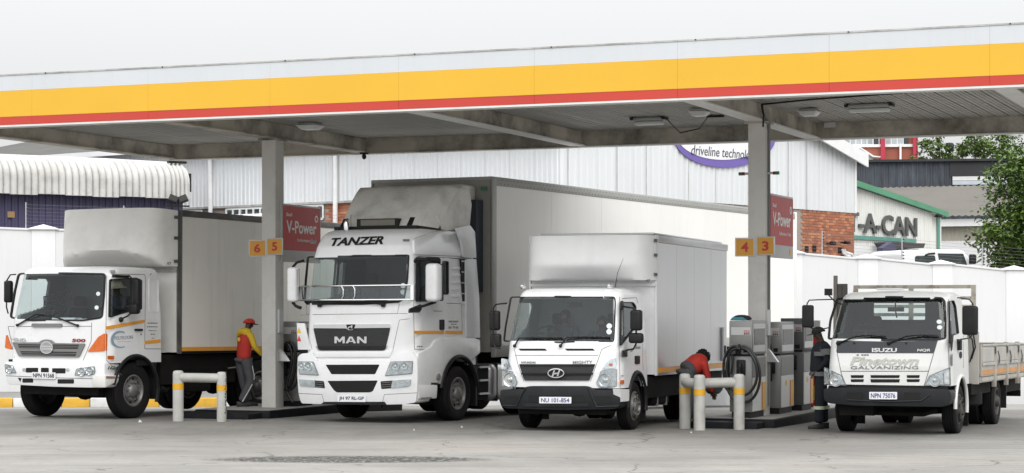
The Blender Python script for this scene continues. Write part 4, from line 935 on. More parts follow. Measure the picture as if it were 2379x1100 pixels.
def plate(cab, px, body, key, parent, m=None, tm=None, off=.05):
    x0, y0, x1, y1, dy = px; q = [(x0, y0), (x1, y0+dy), (x1, y1+dy), (x0, y1)]
    b = patch(rpoly(q, 1.5, 2), lambda x, y: cab.fr.F(x, y, off), (0, .012, 0), 12); o = b.build('number_plate', m or PLATE, parent)
    wx, wy = (x1-x0)*.06, (y1-y0)*.17; qq = [(x0+wx, y0+wy+dy*.06), (x1-wx, y0+wy+dy*.94), (x1-wx, y1-wy+dy*.94), (x0+wx, y1-wy+dy*.06)]
    text('lettering', key, tm or PBLUE, o, [(x, y, 0) for x, y in qq], (0, -.003, 0), lambda x, y, z: cab.fr.F(x, y, off+.002)); return o
def chassis(parent, y0, y1, z0, z1, hw=.42, axles=(), R=.5, trackw=1.9, m=None):
    b = MB()
    for s in (-1, 1): b.box(s*hw-.045, s*hw+.045, y0, y1, z0, z1)
    y = y0 + .3
    while y < y1 - .1: b.box(-hw+.046, hw-.046, y, y+.09, z0+.02, z1-.02); y += .85
    o = b.build('chassis_frame', m or UNDER, parent)
    for ya in axles:
        b = MB(); b.tube([(-trackw/2, ya, R), (-.35, ya, R-.02), (.35, ya, R-.02), (trackw/2, ya, R)], [.07, .09, .09, .07], 10); b.ball((0, ya, R), (.2, .22, .2)); 
        for s in (-1, 1):
            for k in range(4): b.box(s*hw-.04, s*hw+.04, ya-.62+k*.06, ya+.62-k*.06, R+.09-k*.018, R+.104-k*.018)
        b.build('axle', UNDER, parent)
    return o
def seats(parent, xs, y, z, h=.72, w=.5):
    for x in xs:
        b = MB(); b.box(x-w/2, x+w/2, y-.25, y+.25, z, z+.14); s = b.build('seat', SEAT, parent, bevel=.05)
        b = MB(); b.loft([(x-w/2, y+.18, z+.12), (x+w/2, y+.18, z+.12), (x+w/2, y+.30, z+.12), (x-w/2, y+.30, z+.12)], [(x-w*.42, y+.30, z+h), (x+w*.42, y+.30, z+h), (x+w*.42, y+.40, z+h), (x-w*.42, y+.40, z+h)]); b.build('backrest', SEAT, s, bevel=.04)
        b = MB(); b.box(x-.13, x+.13, y+.31, y+.41, z+h+.03, z+h+.22); b.build('headrest', SEAT, s, bevel=.04)
def steering(parent, x, y, z, r=.22, tilt=35):
    b = MB(); a = radians(tilt); P = [(x + r*cos(2*pi*k/24), y + r*sin(2*pi*k/24)*cos(a), z + r*sin(2*pi*k/24)*sin(a)) for k in range(25)]
    b.tube(P, .017, 8); b.tube([(x-r, y, z), (x+r, y, z)], .02, 6); b.tube([(x, y, z), (x, y-.25, z-.3)], .035, 8); return b.build('steering_wheel', BLACKP, parent)
def wiper(cab, pts, parent, r=.016, off=.03):
    P = [cab.fr.F(x, y, off + (.02 if i == 1 else 0)) for i, (x, y) in enumerate(pts)]; b = MB(); b.tube(P, r, 6); b.ball(P[0], .03); return b.build('wiper', BLACKP, parent)
def mirror(parent, c, size, yaw=0, m=None, name='mirror'):
    """housing with a glass face towards the rear"""
    w, d, h = size; M_ = T(*c) @ Matrix.Rotation(radians(yaw), 4, 'Z')
    b = MB(); b.box(-w/2, w/2, -d/2, d/2, -h/2, h/2); o = b.build(name, m or BLACKP, parent, bevel=min(w, d, h)*.32, seg=3); o.matrix_local = M_
    b = MB(); b.box(-w/2+.02, w/2-.02, d/2+.001, d/2+.006, -h/2+.03, h/2-.03); b.build('mirror_glass', CHROME, o); return o
def lamp(cab, name, poly, parent, bulbs=(), off=.02, rim=1.2, rimm=None, on='F'):
    """headlamp: dark housing, reflector bowls and a clear lens"""
    P = cab.fr.F if on == 'F' else cab.fr.S; v = (0, .03, 0) if on == 'F' else (-.03, 0, 0)
    b = patch(poly, lambda x, y: P(x, y, off), v); o = b.build(name, rimm or GREYP, parent)
    b = MB(); ip = inset(poly, rim); b = patch(ip, lambda x, y: P(x, y, off+.004), (0, .002, 0) if on == 'F' else (-.002, 0, 0)); b.build('reflector', LENS, o)
    for (x, y, r) in bulbs:
        c = P(x, y, off+.004); rr_ = (P(x+r, y, off+.004) - c).length; b = MB()
        b.lathe([(rr_, 0), (rr_*1.02, .018), (rr_*.93, .018), (rr_*.80, .004), (rr_*.45, .002), (rr_*.30, .02), (.001, .026)], c, (0, -1, 0) if on == 'F' else (1, 0, 0), 20, close=False); b.build('bulb', CHROME, o)
    b = patch(inset(poly, .5), lambda x, y: P(x, y, off+.034), (0, .003, 0) if on == 'F' else (-.003, 0, 0)); b.build('lens', LENSC, o)
    return o
def strip_text(cab, lines, m, parent):                 # small print that the photograph does not resolve
    for (x0, y0, x1, y1) in lines:
        b = MB(); x = x0
        while x < x1:
            w = random.uniform(2.0, 4.0); b.prism([cab.fr.S(px, py, .004) for px, py in rect(x, y0 + random.uniform(0, .6), min(x+w, x1), y1)], (-.002, 0, 0)); x += w + random.uniform(.8, 1.5)
        o = b.build('small_print', m, parent); o['kind'] = 'stuff'
# ================================================================== truck with orange indicator lamps, at the left
HF = Frame(128, 38.7, 28, pitch=-.0095)
hino = thing('box_truck', 'white box truck with orange corner lamps and tall roof fairing at the left', 'truck', HF.M)
C = Cab(HF, 1.06, 2.86, [(1.0, 1.215), (1.9, 1.2), (2.86, 1.10)], [(1.0, .03), (1.85, .06), (2.7, .22), (2.86, .30)], 1.62, bow=.07, rc=.16, rr=.13)
ws = rpoly([(41, 634.5), (150, 633), (246, 635.2), (243.4, 686), (238.3, 740), (193, 746.8), (69, 746.8), (21.4, 740), (31, 679)], 9)
sw = rpoly([(256, 649), (319, 645), (327, 652), (327, 714), (300, 725), (254, 739)], 5)
sh = [HF.px((1.2, .86 + .66*cos(a), .53 + .66*sin(a))) for a in [2*pi*k/30 for k in range(30)]]
C.build(hino, WHITE, [('windscreen', inset(ws, 2.5), WSG)], [('door_window', inset(sw, 1.2), SIDEG)], [sh], lining=mat('grey_lining', (.17, .175, .175), .8, var=.1))
C.fring('windscreen_seal', ws, 4, BLACKP, hino); C.sring('window_seal', sw, 2.5, BLACKP, hino)
# front skin
for pts in ([(19, 759), (212, 758.5)], [(213, 750), (212, 793), (193, 838)], [(19, 760), (34.5, 832)]): C.fline(pts, .006, SEAM, hino)
C.fpanel('grab_handle', rpoly(rect(73, 752, 143, 760), 3), GREYP, hino, off=.03, th=.03)
gr = C.fpanel('grille', rpoly([(27.6, 795.8), (90.5, 795.8), (96, 791), (107, 788.5), (119, 791), (126, 797.5), (197.5, 798.6), (183, 830.7), (43.2, 828.6)], 4), GREYP, hino, off=.03, th=.05)
C.fpanel('grille_slot', [(41.4, 800.3), (183, 801.3), (179.6, 811.3), (44.2, 809)], DARK, gr, off=.033, th=.01); C.fpanel('grille_slot', [(46.6, 816.5), (177.8, 818.2), (174.4, 827.9), (51.8, 825.1)], DARK, gr, off=.033, th=.01)
for y0, y1, a, b_ in ((803, 804.5, 43, 182), (807, 808, 44, 180), (819.5, 821, 48, 177), (823.5, 824.5, 50, 175)): C.fpanel('grille_slat', [(a, y0), (b_, y0+1.2), (b_, y1+1.2), (a, y1)], GREYP, gr, off=.042, th=.006)
em = C.fpanel('emblem', circ(107.7, 808, 14.8, 28), CHROME, gr, off=.06, th=.03)
C.fpanel('emblem_face', circ(107.7, 808, 12.2, 28), mat('emblem_grey', (.42, .42, .42), .3, .6), em, off=.063, th=.003)
for pts in ([(96, 804), (119, 804), (117.5, 807.5), (98, 807.5)], [(98, 809.5), (117.5, 809.5), (119, 813), (96, 813)]): C.fpanel('emblem_bar', pts, CHROME, em, off=.068, th=.004)
C.ftext('HINO', [(26.6, 785), (60.4, 786), (60.4, 794), (26.6, 793)], CHROME, hino, th=.012); C.ftext('500', [(167, 787.3), (198.6, 788), (198.6, 795.8), (167, 795)], mat('dark_red_badge', (.25, .02, .03), .4), hino)
for nm, poly in (('indicator_lamp', [(243.4, 774.4), (228, 783), (203, 817.5), (243.4, 815.8)]), ('indicator_lamp', [(13.8, 777.8), (26, 813.4), (11, 809)])):
    o = C.fpanel(nm, rpoly(poly, 3), AMBER, hino, off=.02, th=.05)
C.spanel('indicator_lamp', [(246.5, 774), (250, 778), (249, 815), (246.5, 816)], AMBER, hino, off=.012)
C.fpanel('cab_gap', [(20, 835), (240, 839), (240, 846), (20, 842)], DARK, hino, off=-.01, th=.03)
# bumper
b = MB(); op = [(10.4, 841), (125, 842.5), (243, 844), (243, 880), (239, 901.5), (200, 901), (120, 899), (17, 893.5), (13, 866)]
BP = lambda x, y, off=0: HF.fy(x, y, -.06 - off + .05*((x-128)/118)**2)
b = patch(rpoly(op, 6), BP, (0, .42, 0)); bu = b.build('bumper', WHITE, hino, bevel=.015)
def bpanel(nm, poly, m, off=.004, th=.01, par=bu): b = patch(poly, lambda x, y: BP(x, y, off), (0, th, 0)); return b.build(nm, m, par)
b = MB(); b.tube([BP(x, y, .0) for x, y in dens([(14, 873.5), (120, 878), (240, 881)])], .006, 5); b.build('bumper_seam', SEAM, bu)
class _B:                                           # lamps sit on the bumper plane
    pass
bc = _B(); bc.fr = _B(); bc.fr.F = BP
for poly, bulbs in (([(10.4, 846), (29.4, 849.3), (38, 867.6), (12, 866)], [(22, 858, 7)]), ([(172.7, 872.8), (176.8, 857.3), (219.3, 851), (221, 864.2), (218.2, 871)], [(190, 864, 8), (208, 862, 8)])): lamp(bc, 'headlight', rpoly(poly, 3), bu, bulbs, off=.012)
for r_ in ((60, 855, 88.5, 866), (95, 855, 113, 867), (121, 856, 152, 868)): bpanel('intake', rpoly(rect(*r_), 2), DARK)
for x in (56, 157): bpanel('lamp_socket', circ(x, 860, 4.5, 12), LENS)
bpanel('intake', [(41.4, 878), (47, 888.5), (50, 879)], DARK); bpanel('intake', rpoly(rect(52, 879.5, 76.7, 889.5), 2), DARK); bpanel('intake', rpoly(rect(133.6, 881.4, 171.6, 891.8), 2), DARK)
plate(bc, (73.5, 865, 128.8, 880, 1), None, 'NPN 91568', bu, off=.03, tm=LETTER)
C.spanel('bumper_end', [(244, 873), (278, 873), (270, 888), (245, 901)], WHITED, hino, off=.02, th=.3, bevel=.01); C.spanel('bumper_end_lamp', rpoly([(247, 874.5), (277, 875), (275, 880), (247, 880)], 1), GREYP, hino, off=.026); C.spanel('marker_lamp', rect(254, 875.5, 263, 879), AMBER, hino, off=.03)
# wipers, stickers, mirrors
wiper(C, [(40, 756), (84, 730), (118, 733)], hino); wiper(C, [(180, 757), (132, 738), (88, 730)], hino)
for c_ in ((228, 683), (224.4, 715)): C.fpanel('disc_sticker', circ(*c_, 4.8, 14), STICK, hino, off=-.008, th=.001)
p = HF.F(20, 678, .02); p = HF.fy(19.5, 678, .12); mirror(hino, p, (.16, .12, .42))
b = MB(); b.tube([HF.fy(x, y, .10) for x, y in ((37, 638), (24, 639), (16, 652), (15, 714), (19, 729))], .014, 6); b.build('mirror_arm', BLACKP, hino)
p = HF.fx(315, 688, 1.42); mirror(hino, HF.fx(316, 685, 1.40), (.20, .16, .60)); mirror(hino, HF.fx(312, 718, 1.40), (.20, .15, .20))
b = MB(); b.tube([HF.fx(x, y, xx) for x, y, xx in ((270, 643, 1.22), (300, 641, 1.3), (309, 650, 1.38), (307, 726, 1.38), (296, 735, 1.33), (283, 741, 1.23))], .016, 6); b.ball(HF.fx(281, 743, 1.22), .05); b.box(*[v for a_ in ((HF.fx(270, 643, 1.22), HF.fx(290, 643, 1.22)),) for v in (1.16, 1.24, a_[0].y-.05, a_[1].y+.1, a_[0].z-.02, a_[0].z+.03)]); b.build('mirror_arm', BLACKP, hino)
# door and quarter panel
for pts in ([(248, 641), (246, 770), (248, 838), (282, 872)], [(258, 638), (335, 638), (338, 645), (336, 811)], [(352, 636), (348, 640)], [(337, 811), (374, 811)]): C.sline(pts, .006, SEAM, hino)
C.sring('quarter_panel', rpoly(rect(346.5, 647, 369.5, 726), 5), 1.6, WHITE, hino, off=.012, th=.014)
C.spanel('orange_tape', [(246, 759), (336, 743), (336, 750), (246, 767)], ORANGE, hino); C.spanel('orange_tape', [(336, 792.5), (373, 788.5), (373, 796.5), (336, 800.5)], ORANGE, hino)
C.spanel('door_handle', rpoly(rect(315, 764.5, 332.5, 769.5), 2), BLACKP, hino, off=.03, th=.03); C.spanel('lock', circ(328, 777, 1.6, 8), BLACKP, hino)
C.spanel('marker_lamp', rpoly(rect(250.7, 827, 265.6, 835.5), 2), AMBER, hino, off=.02); C.stext('1626', [(251, 851), (275, 851), (274, 859), (250, 859)], LETTER, hino)
TEALP = mat('logo_blue_grey', (.24, .36, .44), .45)
ring = [(279 + 21*cos(a), 789 + 20*sin(a)) for a in [radians(q) for q in range(60, 310, 10)]]; ri = [(281 + 17*cos(a), 789.5 + 16.5*sin(a)) for a in [radians(q) for q in range(60, 310, 10)]]
b = MB()
for k in range(len(ring)-1): b.prism([HF.S(x, y, .005) for x, y in (ring[k], ring[k+1], ri[k+1], ri[k])], (-.003, 0, 0))
b.build('logo_ring', TEALP, hino)
C.stext('POLYFLOORS', [(266, 782), (309, 779.5), (309, 786.5), (266, 790.5)], mat('logo_grey', (.22, .26, .30), .5), hino); strip_text(C, [(274, 793.5, 306, 794.8)], mat('logo_pink', (.55, .3, .3), .5), hino)
strip_text(C, [(343, 750, 366, 752.2), (341.5, 758.5, 367, 760.7), (346, 767.5, 363, 769.5), (350, 776, 360, 778), (352.5, 785, 357.5, 787)], LETTER, hino)
C.fpanel('roof_lamp', rpoly(rect(255, 628, 266, 634), 1.5), LENS, hino, off=.03)
# interior
b = MB(); b.box(-1.05, 1.05, .22, .62, 1.3, 1.86); b.build('dashboard', mat('dash_grey', (.05, .053, .056), .7), hino, bevel=.06)
b = MB(); b.box(-.35, .2, .3, .5, 1.862, 1.9); b.box(.25, .5, .35, .5, 1.862, 1.88); b.build('papers', PLATE, hino)
seats(hino, (-.6, .6), 1.05, 1.35, .75); steering(hino, -.62, .72, 2.02)
LAT = [HF.fy(x, y, .55) for x, y in ((102, 690), (162, 676), (164, 690), (128, 713), (103, 707))]; b = MB()  # lattice reflected in the windscreen, added as wires behind the glass
for k in range(5): b.tube([LAT[k], LAT[(k+1) % 5]], .013, 5)
for k in range(9):
    t_ = (k+.5)/9.5; a_ = LAT[0].lerp(LAT[1], t_); c_ = LAT[4].lerp(LAT[3], min(1, t_*1.5)) if t_ < .66 else LAT[3].lerp(LAT[2], (t_-.66)/.34); b.tube([a_, c_], .009, 4); b.tube([LAT[0].lerp(LAT[1], min(1, t_+.1)), c_], .006, 4)
b.tube([LAT[1] + Vector((-.05, 0, -.1)), HF.fy(157, 667, .55)], .006, 4); b.tube([LAT[3], HF.fy(127, 728, .55)], .008, 4); b.tube([LAT[2] + Vector((-.1, 0, -.05)), HF.fy(144, 726, .55)], .006, 4); b.tube([LAT[4], HF.fy(122, 728, .55)], .005, 4)
b.build('lattice_reflection', BLACKP, hino)
# running gear
R = .53
for sx in (-1, 1): wheel(hino, sx*1.03, .86, R, .29, .29, sx, 10, .05)
for sx in (-1, 1):
    wheel(hino, sx*1.06, 4.95, R, .27, .29, sx, 10, .12); wheel(hino, sx*.75, 4.95, R, .27, .29, -sx, 10, .05)
chassis(hino, .35, 9.2, .72, .98, .42, (.86, 4.95), R, 1.9)
b = MB(); b.box(-.5, .5, .5, 1.5, .55, 1.1); b.box(-.9, .9, .15, .4, .45, .62); b.box(-.35, .35, 1.7, 3.2, .5, .85); b.build('engine', UNDER, hino)
b = MB(); b.box(-1.15, 1.15, 1.5, 1.56, .35, 1.1); b.box(1.16, 1.20, .9, 1.5, 1.0, 1.1); b.build('mud_guard', BLACKP, hino)
arch = [Vector((1.215, .86 + .66*cos(radians(q)), .53 + .66*sin(radians(q)))) for q in range(-20, 175, 9)]; b = MB(); b.tube(arch, .035, 8); b.build('wheel_arch', BLACKP, hino)
b = MB(); b.box(.70, 1.1, 2.3, 3.4, .45, .95); b.build('fuel_tank', UNDER, hino, bevel=.06); b = MB(); b.box(-1.15, -.6, 2.3, 3.6, .5, .95); b.build('battery_box', UNDER, hino, bevel=.02)
b = MB(); b.tube([(.9, 2.3, .62), (1.0, 2.0, .5), (1.05, 1.8, .55)], .07, 8); b.build('exhaust', UNDER, hino); b = MB(); b.tube([(1.13, 3.9, .9), (1.2, 4.4, .93)], .02, 6); b.build('tie_rod', STEEL, hino)
b = MB(); b.box(-1.1, 1.1, 1.75, 4.2, .62, 1.19); b.box(-1.1, 1.1, 5.6, 9.0, .75, 1.19); b.build('underbody', UNDER, hino)
b = MB(); b.box(-1.15, 1.15, 4.25, 5.55, 1.08, 1.19); b.build('rear_mud_guard', UNDER, hino)
# cargo box
PANEL = mat('dusty_box_panel', (.86, .84, .79), .5, var=.04, vs=.8, dirt=.2, dcol=(.5, .46, .4), ds=1.2, streak=True)
DRAIL = mat('dark_grey_rail', (.115, .115, .11), .55, .3, var=.2, vs=3, dirt=.4, dcol=(.3, .29, .27), ds=3)
BY0, BY1, BW, BZ0, BZ1 = 2.10, 9.3, 1.235, 1.24, 4.0; BWL = 1.38; SX = {1: BW, -1: -BWL}
b = MB(); b.box(-BWL+.02, BW-.02, BY0+.02, BY1-.02, BZ0+.02, BZ1-.03); b.build('box_core', WHITED, hino)
y = BY0 + .12; k = 0
while y < BY1-.1:
    y1 = min(y+1.22, BY1-.1); b = MB(); b.box(BW-.019, BW-.004, y+.004, y1-.004, BZ0+.10, BZ1-.13); b.build('side_panel', PANEL, hino); b = MB(); b.box(-BWL+.004, -BWL+.019, y+.004, y1-.004, BZ0+.10, BZ1-.13); b.build('side_panel', PANEL, hino); y = y1
for s in (-1, 1):
    b = MB(); b.box(SX[s]-.02, SX[s]+.012, BY0, BY0+.13, BZ0-.03, BZ1); b.build('corner_post', DRAIL, hino, bevel=.008)
    b = MB(); b.box(SX[s]-.02, SX[s]+.010, BY0+.131, BY1, BZ1-.12, BZ1); b.build('top_rail', DRAIL, hino, bevel=.008)
    b = MB(); b.box(SX[s]-.02, SX[s]+.010, BY0+.131, BY1, BZ0-.03, BZ0+.02); b.build('bottom_rail', UNDER, hino)
    b = MB(); b.box(SX[s]-.02, SX[s]+.012, BY0+.131, BY1, BZ0+.022, BZ0+.10); b.build('orange_tape', ORANGE, hino)
b = MB(); b.box(-BWL+.03, BW-.03, BY0-.008, BY0+.015, BZ0+.0, BZ1-.02); b.build('front_wall', WHITED, hino)
# roof fairing: a bulging fibreglass nose on the box front
rows = []; zlo, zhi = 2.90, 3.98
for i in range(19):
    v = i/18; r = []
    for j in range(33):
        u = -1 + j/16; bul = max(0, 1 - abs(u)**9)**.6*(1 - .10*u*u); sc = .60
        lens = max(0, 1 - (u*1.12)**2)**.6 * .20                # scooped underside
        d = sc*bul
        if v < .28 and lens > 0:
            k = max(0, 1 - v/(.06+lens))**.7; d -= k*sc*.8*max(0, 1-(u*1.05)**2)**.7
        d *= 1 - .10*v*v
        r.append(((-BWL + (BW+BWL)*(u+1)/2)*1.004, BY0 - .012 - max(0, d), zlo + (zhi-zlo)*v + .045*bul*v))
    rows.append(r)
rows.append([(p[0], BY0-.01, p[2]-.01) for p in rows[-1]]); rows.insert(0, [(p[0], BY0-.01, zlo-.01) for p in rows[0]])
FAIR = mat('chalky_fibreglass', (.82, .81, .78), .5, var=.05, vs=1.5, dirt=.3, dcol=(.36, .34, .29), ds=2.5, dlo=.5, dhi=.85)
b = MB(); b.grid(rows); fa = b.build('roof_fairing', FAIR, hino, norm=False, angle=55)
for z in (3.0, 3.45, 3.85):
    b = MB(); b.box(BW-.005, BW+.03, BY0-.12, BY0-.015, z-.03, z+.03); b.build('fairing_clip', DRAIL, fa)
text('lettering', 'FCF', GLET, fa, [HF.fx(x, y, BW+.006) for x, y in ((388, 609.5), (398, 609), (397, 615), (387, 615.5))], (.003, 0, 0))
b = MB(); b.box(-BWL, BW, BY0-.06, BY0-.012, zlo-.10, zlo-.04); b.build('fairing_bracket', FLASH, fa)
# ================================================================== tractor unit and its trailer
MF = Frame(830, 37.1, 27, pitch=-.006)
man = thing('tractor_truck', 'white tractor truck lettered TANZER with black grille and chrome windscreen guard', 'truck', MF.M)
C = Cab(MF, 1.02, 3.50, [(1.0, 1.20), (2.2, 1.165), (3.0, 1.12), (3.5, 1.02)], [(1.0, .02), (2.15, .05), (3.0, .13), (3.2, .18), (3.38, .30), (3.5, .46)], 2.30, bow=.09, rc=.15, rr=.10, crown=.05)
ws = rpoly([(713, 596), (830, 592.5), (951, 591.6), (948, 650), (940, 696), (928, 703), (840, 708), (710, 707.6), (705, 698), (708, 650)], 6)
sw = rpoly([(968, 601), (1000, 597), (1024, 600), (1023, 690), (1000, 700), (968, 702)], 5); sw2 = rpoly(rect(1028, 607, 1043, 685), 4)
whc = (1.59, .50)
sh = [MF.px((1.17, whc[0] + .68*cos(a), whc[1] + .68*sin(a))) for a in [2*pi*k/30 for k in range(30)]]
C.build(man, WHITE, [('windscreen', inset(ws, 2.5), WSG)], [('door_window', inset(sw, 1.2), SIDEG), ('rear_side_window', inset(sw2, 1), TINTG)], [sh], nz=80)
C.fring('windscreen_seal', ws, 3.5, BLACKP, man); C.sring('window_seal', sw, 2.5, BLACKP, man); C.sring('window_seal', sw2, 2, BLACKP, man)
C.fpanel('windscreen_base', [(707, 699), (840, 701), (930, 697), (926, 704), (840, 709), (712, 708.5)], BLACKP, man, off=.014, th=.02)
C.ftext('TANZER', [(771, 553.5), (893, 548.5), (890, 567.5), (768, 572)], LETTER, man, off=.006)
for r_ in ((721.5, 562, 735, 567), (936, 556, 950.5, 561)): C.fpanel('marker_lamp', rpoly(rect(*r_), 1.5), GREYP, man, off=.02)
# chrome guard bars
b = MB()
for y0, y1 in ((666, 663), (698, 696.5)): b.tube([MF.F(x, y0 + (y1-y0)*(x-698)/256, .09) for x in range(698, 956, 16)], .016, 8)
gd = b.build('windscreen_guard', CHROME, man)
for x in (796, 823): b = MB(); b.tube([MF.F(x-3, 664.5, .095), MF.F(x+1.5, 673, .095), MF.F(x+1.5, 689, .095), MF.F(x-3, 697, .095)], .012, 6); b.build('guard_upright', CHROME, gd)
C.fpanel('guard_mesh', [(700, 667), (952, 664), (952, 696), (704, 698)], glass('guard_gauze', (.86, .88, .88), 1.1, extra=.05), gd, off=.085, th=.002)
for q in (([(953, 662.5), (961, 662), (961, 697.5), (953.5, 697.5)]), ([(694, 667), (700, 667), (703, 699), (695, 699)])): C.fpanel('guard_bracket', q, CHROME, gd, off=.05, th=.04)
for c_ in ((936.4, 664), (936, 679)): C.fpanel('disc_sticker', circ(*c_, 6, 14), STICK, man, off=-.006, th=.001)
for pts in ([(713, 708), (713, 732), (697, 732.5)], [(713, 731.5), (923, 729)], [(928, 706), (923.4, 728.5), (961, 729.8)], [(697, 748), (712, 748), (725, 812)], [(959, 740), (928, 744), (913, 812)]): C.fline(pts, .005, SEAM, man)
# grille
grp = rpoly([(727.7, 763), (905.8, 762.5), (902, 780), (894.3, 811), (890, 814.6), (743.5, 814.8), (738.5, 810)], 4)
gr = C.fpanel('grille', grp, mat('gloss_black_mesh', (.014, .015, .017), .3, var=.3, vs=40, bump=.6, bs=160), man, off=.02, th=.04)
C.fpanel('grille_trim', rpoly([(728, 754.5), (906, 753), (906, 762), (824, 763), (818, 767.5), (810, 767.5), (804, 763.5), (728, 763)], 2), CHROME, gr, off=.035, th=.04)
for x0, x1, polys in ((777, 801, ([(0, 0), (0, 1), (.24, 1), (.5, .5), (.76, 1), (1, 1), (1, 0), (.78, 0), (.78, .58), (.57, .17), (.43, .17), (.22, .58), (.22, 0)],)),
                      (803, 827, ([(0, 0), (.36, 1), (.52, 1), (.52, .80), (.24, 0)], [(.522, 1), (.64, 1), (1, 0), (.76, 0), (.522, .78)], [(.31, .20), (.36, .36), (.64, .36), (.69, .20)])),
                      (829.5, 851.5, ([(0, 0), (0, 1), (.24, 1), (.76, .38), (.76, 1), (1, 1), (1, 0), (.76, 0), (.24, .62), (.24, 0)],))):
    b = MB()
    for k, pl in enumerate(polys): b.prism([MF.F(x0 + (x1-x0)*u, 798 - 15.5*v, .038 + .002*(k == 2)) for u, v in pl], (0, .016, 0))
    b.build('lettering', CHROME, gr)
lb = C.fpanel('badge', rpoly([(804, 754.5), (824, 754), (821, 764), (814, 767), (807, 764.5)], 1.5), BLACKP, gr, off=.05, th=.02)
C.fpanel('badge_figure', [(808, 764), (809, 760), (814, 758.5), (817, 756), (819.5, 757), (818, 760), (818.5, 763.5), (816.5, 763.5), (815.5, 760.5), (811.5, 761.5), (810, 764)], CHROME, lb, off=.054, th=.004)
for k in range(5): C.fpanel('grille_bar', [(733+k*1.3, 805+k*2.0), (900-k*1.3, 804.5+k*2.0), (900-k*1.3, 805.3+k*2.0), (733+k*1.3, 805.8+k*2.0)], BLACKP, gr, off=.026, th=.005)
C.fpanel('grille_lip', [(727, 816), (740, 816.5), (893, 816), (912, 813), (904, 830), (734, 830.5)], WHITE, man, off=.035, th=.06, bevel=.01)
# bumper
BP = lambda x, y, off=0: MF.fy(x, y, -.08 - off + .10*((x-831)/140)**2)
op = [(692, 829), (700, 822), (722, 820), (733, 838), (905, 838), (916, 822), (957, 819), (969.5, 832), (970, 880), (968.5, 912), (965.5, 935.6), (940, 939.5), (898, 940.5), (740, 939), (700, 937.7), (693.6, 914.7), (690.5, 870)]
rp = rpoly(op, 5); b = patch(rp, BP, (0, .5, 0)); bu = b.build('bumper', WHITE, man, bevel=.018)
def bpanel(nm, poly, m, off=.004, th=.01, par=None): b = patch(poly, lambda x, y: BP(x, y, off), (0, th, 0)); return b.build(nm, m, par or bu)
C.fpanel('cab_gap', [(698, 812), (728, 814), (736, 829), (902, 829), (911, 812), (962, 811), (962, 826), (912, 828), (906, 842), (732, 842), (724, 826), (698, 828)], DARK, man, off=-.004, th=.03)
bc = _B(); bc.fr = _B(); bc.fr.F = BP
lamp(bc, 'headlight', rpoly([(692.5, 840), (728, 840.5), (740.6, 872.9), (694.6, 869.8)], 3), bu, [(701, 851, 7), (717, 852, 8)], off=.012)
lamp(bc, 'headlight', rpoly([(906.8, 840.5), (959, 839), (957.5, 868.7), (893.7, 874)], 3), bu, [(920, 852, 8.5), (940, 851, 8.5)], off=.012)
for q in ([(697, 861), (730, 864), (730, 866), (697, 863.5)], [(904, 864), (955, 861.5), (955, 863.5), (904, 866)]): bpanel('lamp_strip', q, CHROME, .02)
bpanel('intake', rpoly([(756.3, 847.8), (881.8, 847.4), (871.3, 869.8), (769.9, 869.8)], 3), DARK); bpanel('intake', rpoly([(760.5, 885.4), (877.6, 884.4), (866, 909.5), (858.8, 912.2), (782.4, 912.2), (775, 906.4)], 3), DARK)
for k in range(4): bpanel('intake_bar', [(767, 852+k*4.6), (873, 852+k*4.6), (872, 853+k*4.6), (768, 853+k*4.6)], BLACKP, .006); bpanel('intake_bar', [(770+k*2.5, 890+k*5), (868-k*2.5, 890+k*5), (867-k*2.5, 891+k*5), (771+k*2.5, 891+k*5)], BLACKP, .006)
for ip, dk, lt in (([(762, 882), (876, 881)], [(727, 884), (752, 886), (755, 902.5), (728, 900)], [(693.6, 881), (731, 884), (732, 900.5), (696, 897.5)]), ([], [(884, 886.5), (912, 884.5), (909, 902.5), (886, 904.3)], [(912, 884), (955.6, 881.3), (953.9, 896), (948, 899), (908, 902.7)])):
    bpanel('fog_bezel', rpoly(dk, 2), BLACKP, .006)
    lamp(bc, 'fog_light', rpoly(lt, 3), bu, [], off=.01, rimm=LENS)
    for k in range(3): bpanel('bezel_fin', [(dk[0][0]+3, dk[0][1]+3+k*5), (dk[1][0]-2, dk[1][1]+3+k*5), (dk[1][0]-2, dk[1][1]+4+k*5), (dk[0][0]+3, dk[0][1]+4+k*5)], GREYP, .009)
b = MB(); b.tube([BP(x, y) for x, y in dens([(693, 914.5), (748, 917), (753, 936)])], .005, 5); b.tube([BP(x, y) for x, y in dens([(969, 913), (893, 917), (888, 938)])], .005, 5); b.build('bumper_seam', SEAM, bu)
bpanel('valance', [(752, 934), (893, 934), (898, 941), (745, 940)], BLACKP, .01, .3)
plate(bc, (784, 919, 849.3, 934, .5), None, 'JH 97 RL-GP', bu, off=.025, tm=LETTER)
b = MB(); b.tube([BP(887, 941, -.05), BP(887, 947, -.05)], .015, 6); b.build('tow_pin', UNDER, bu)
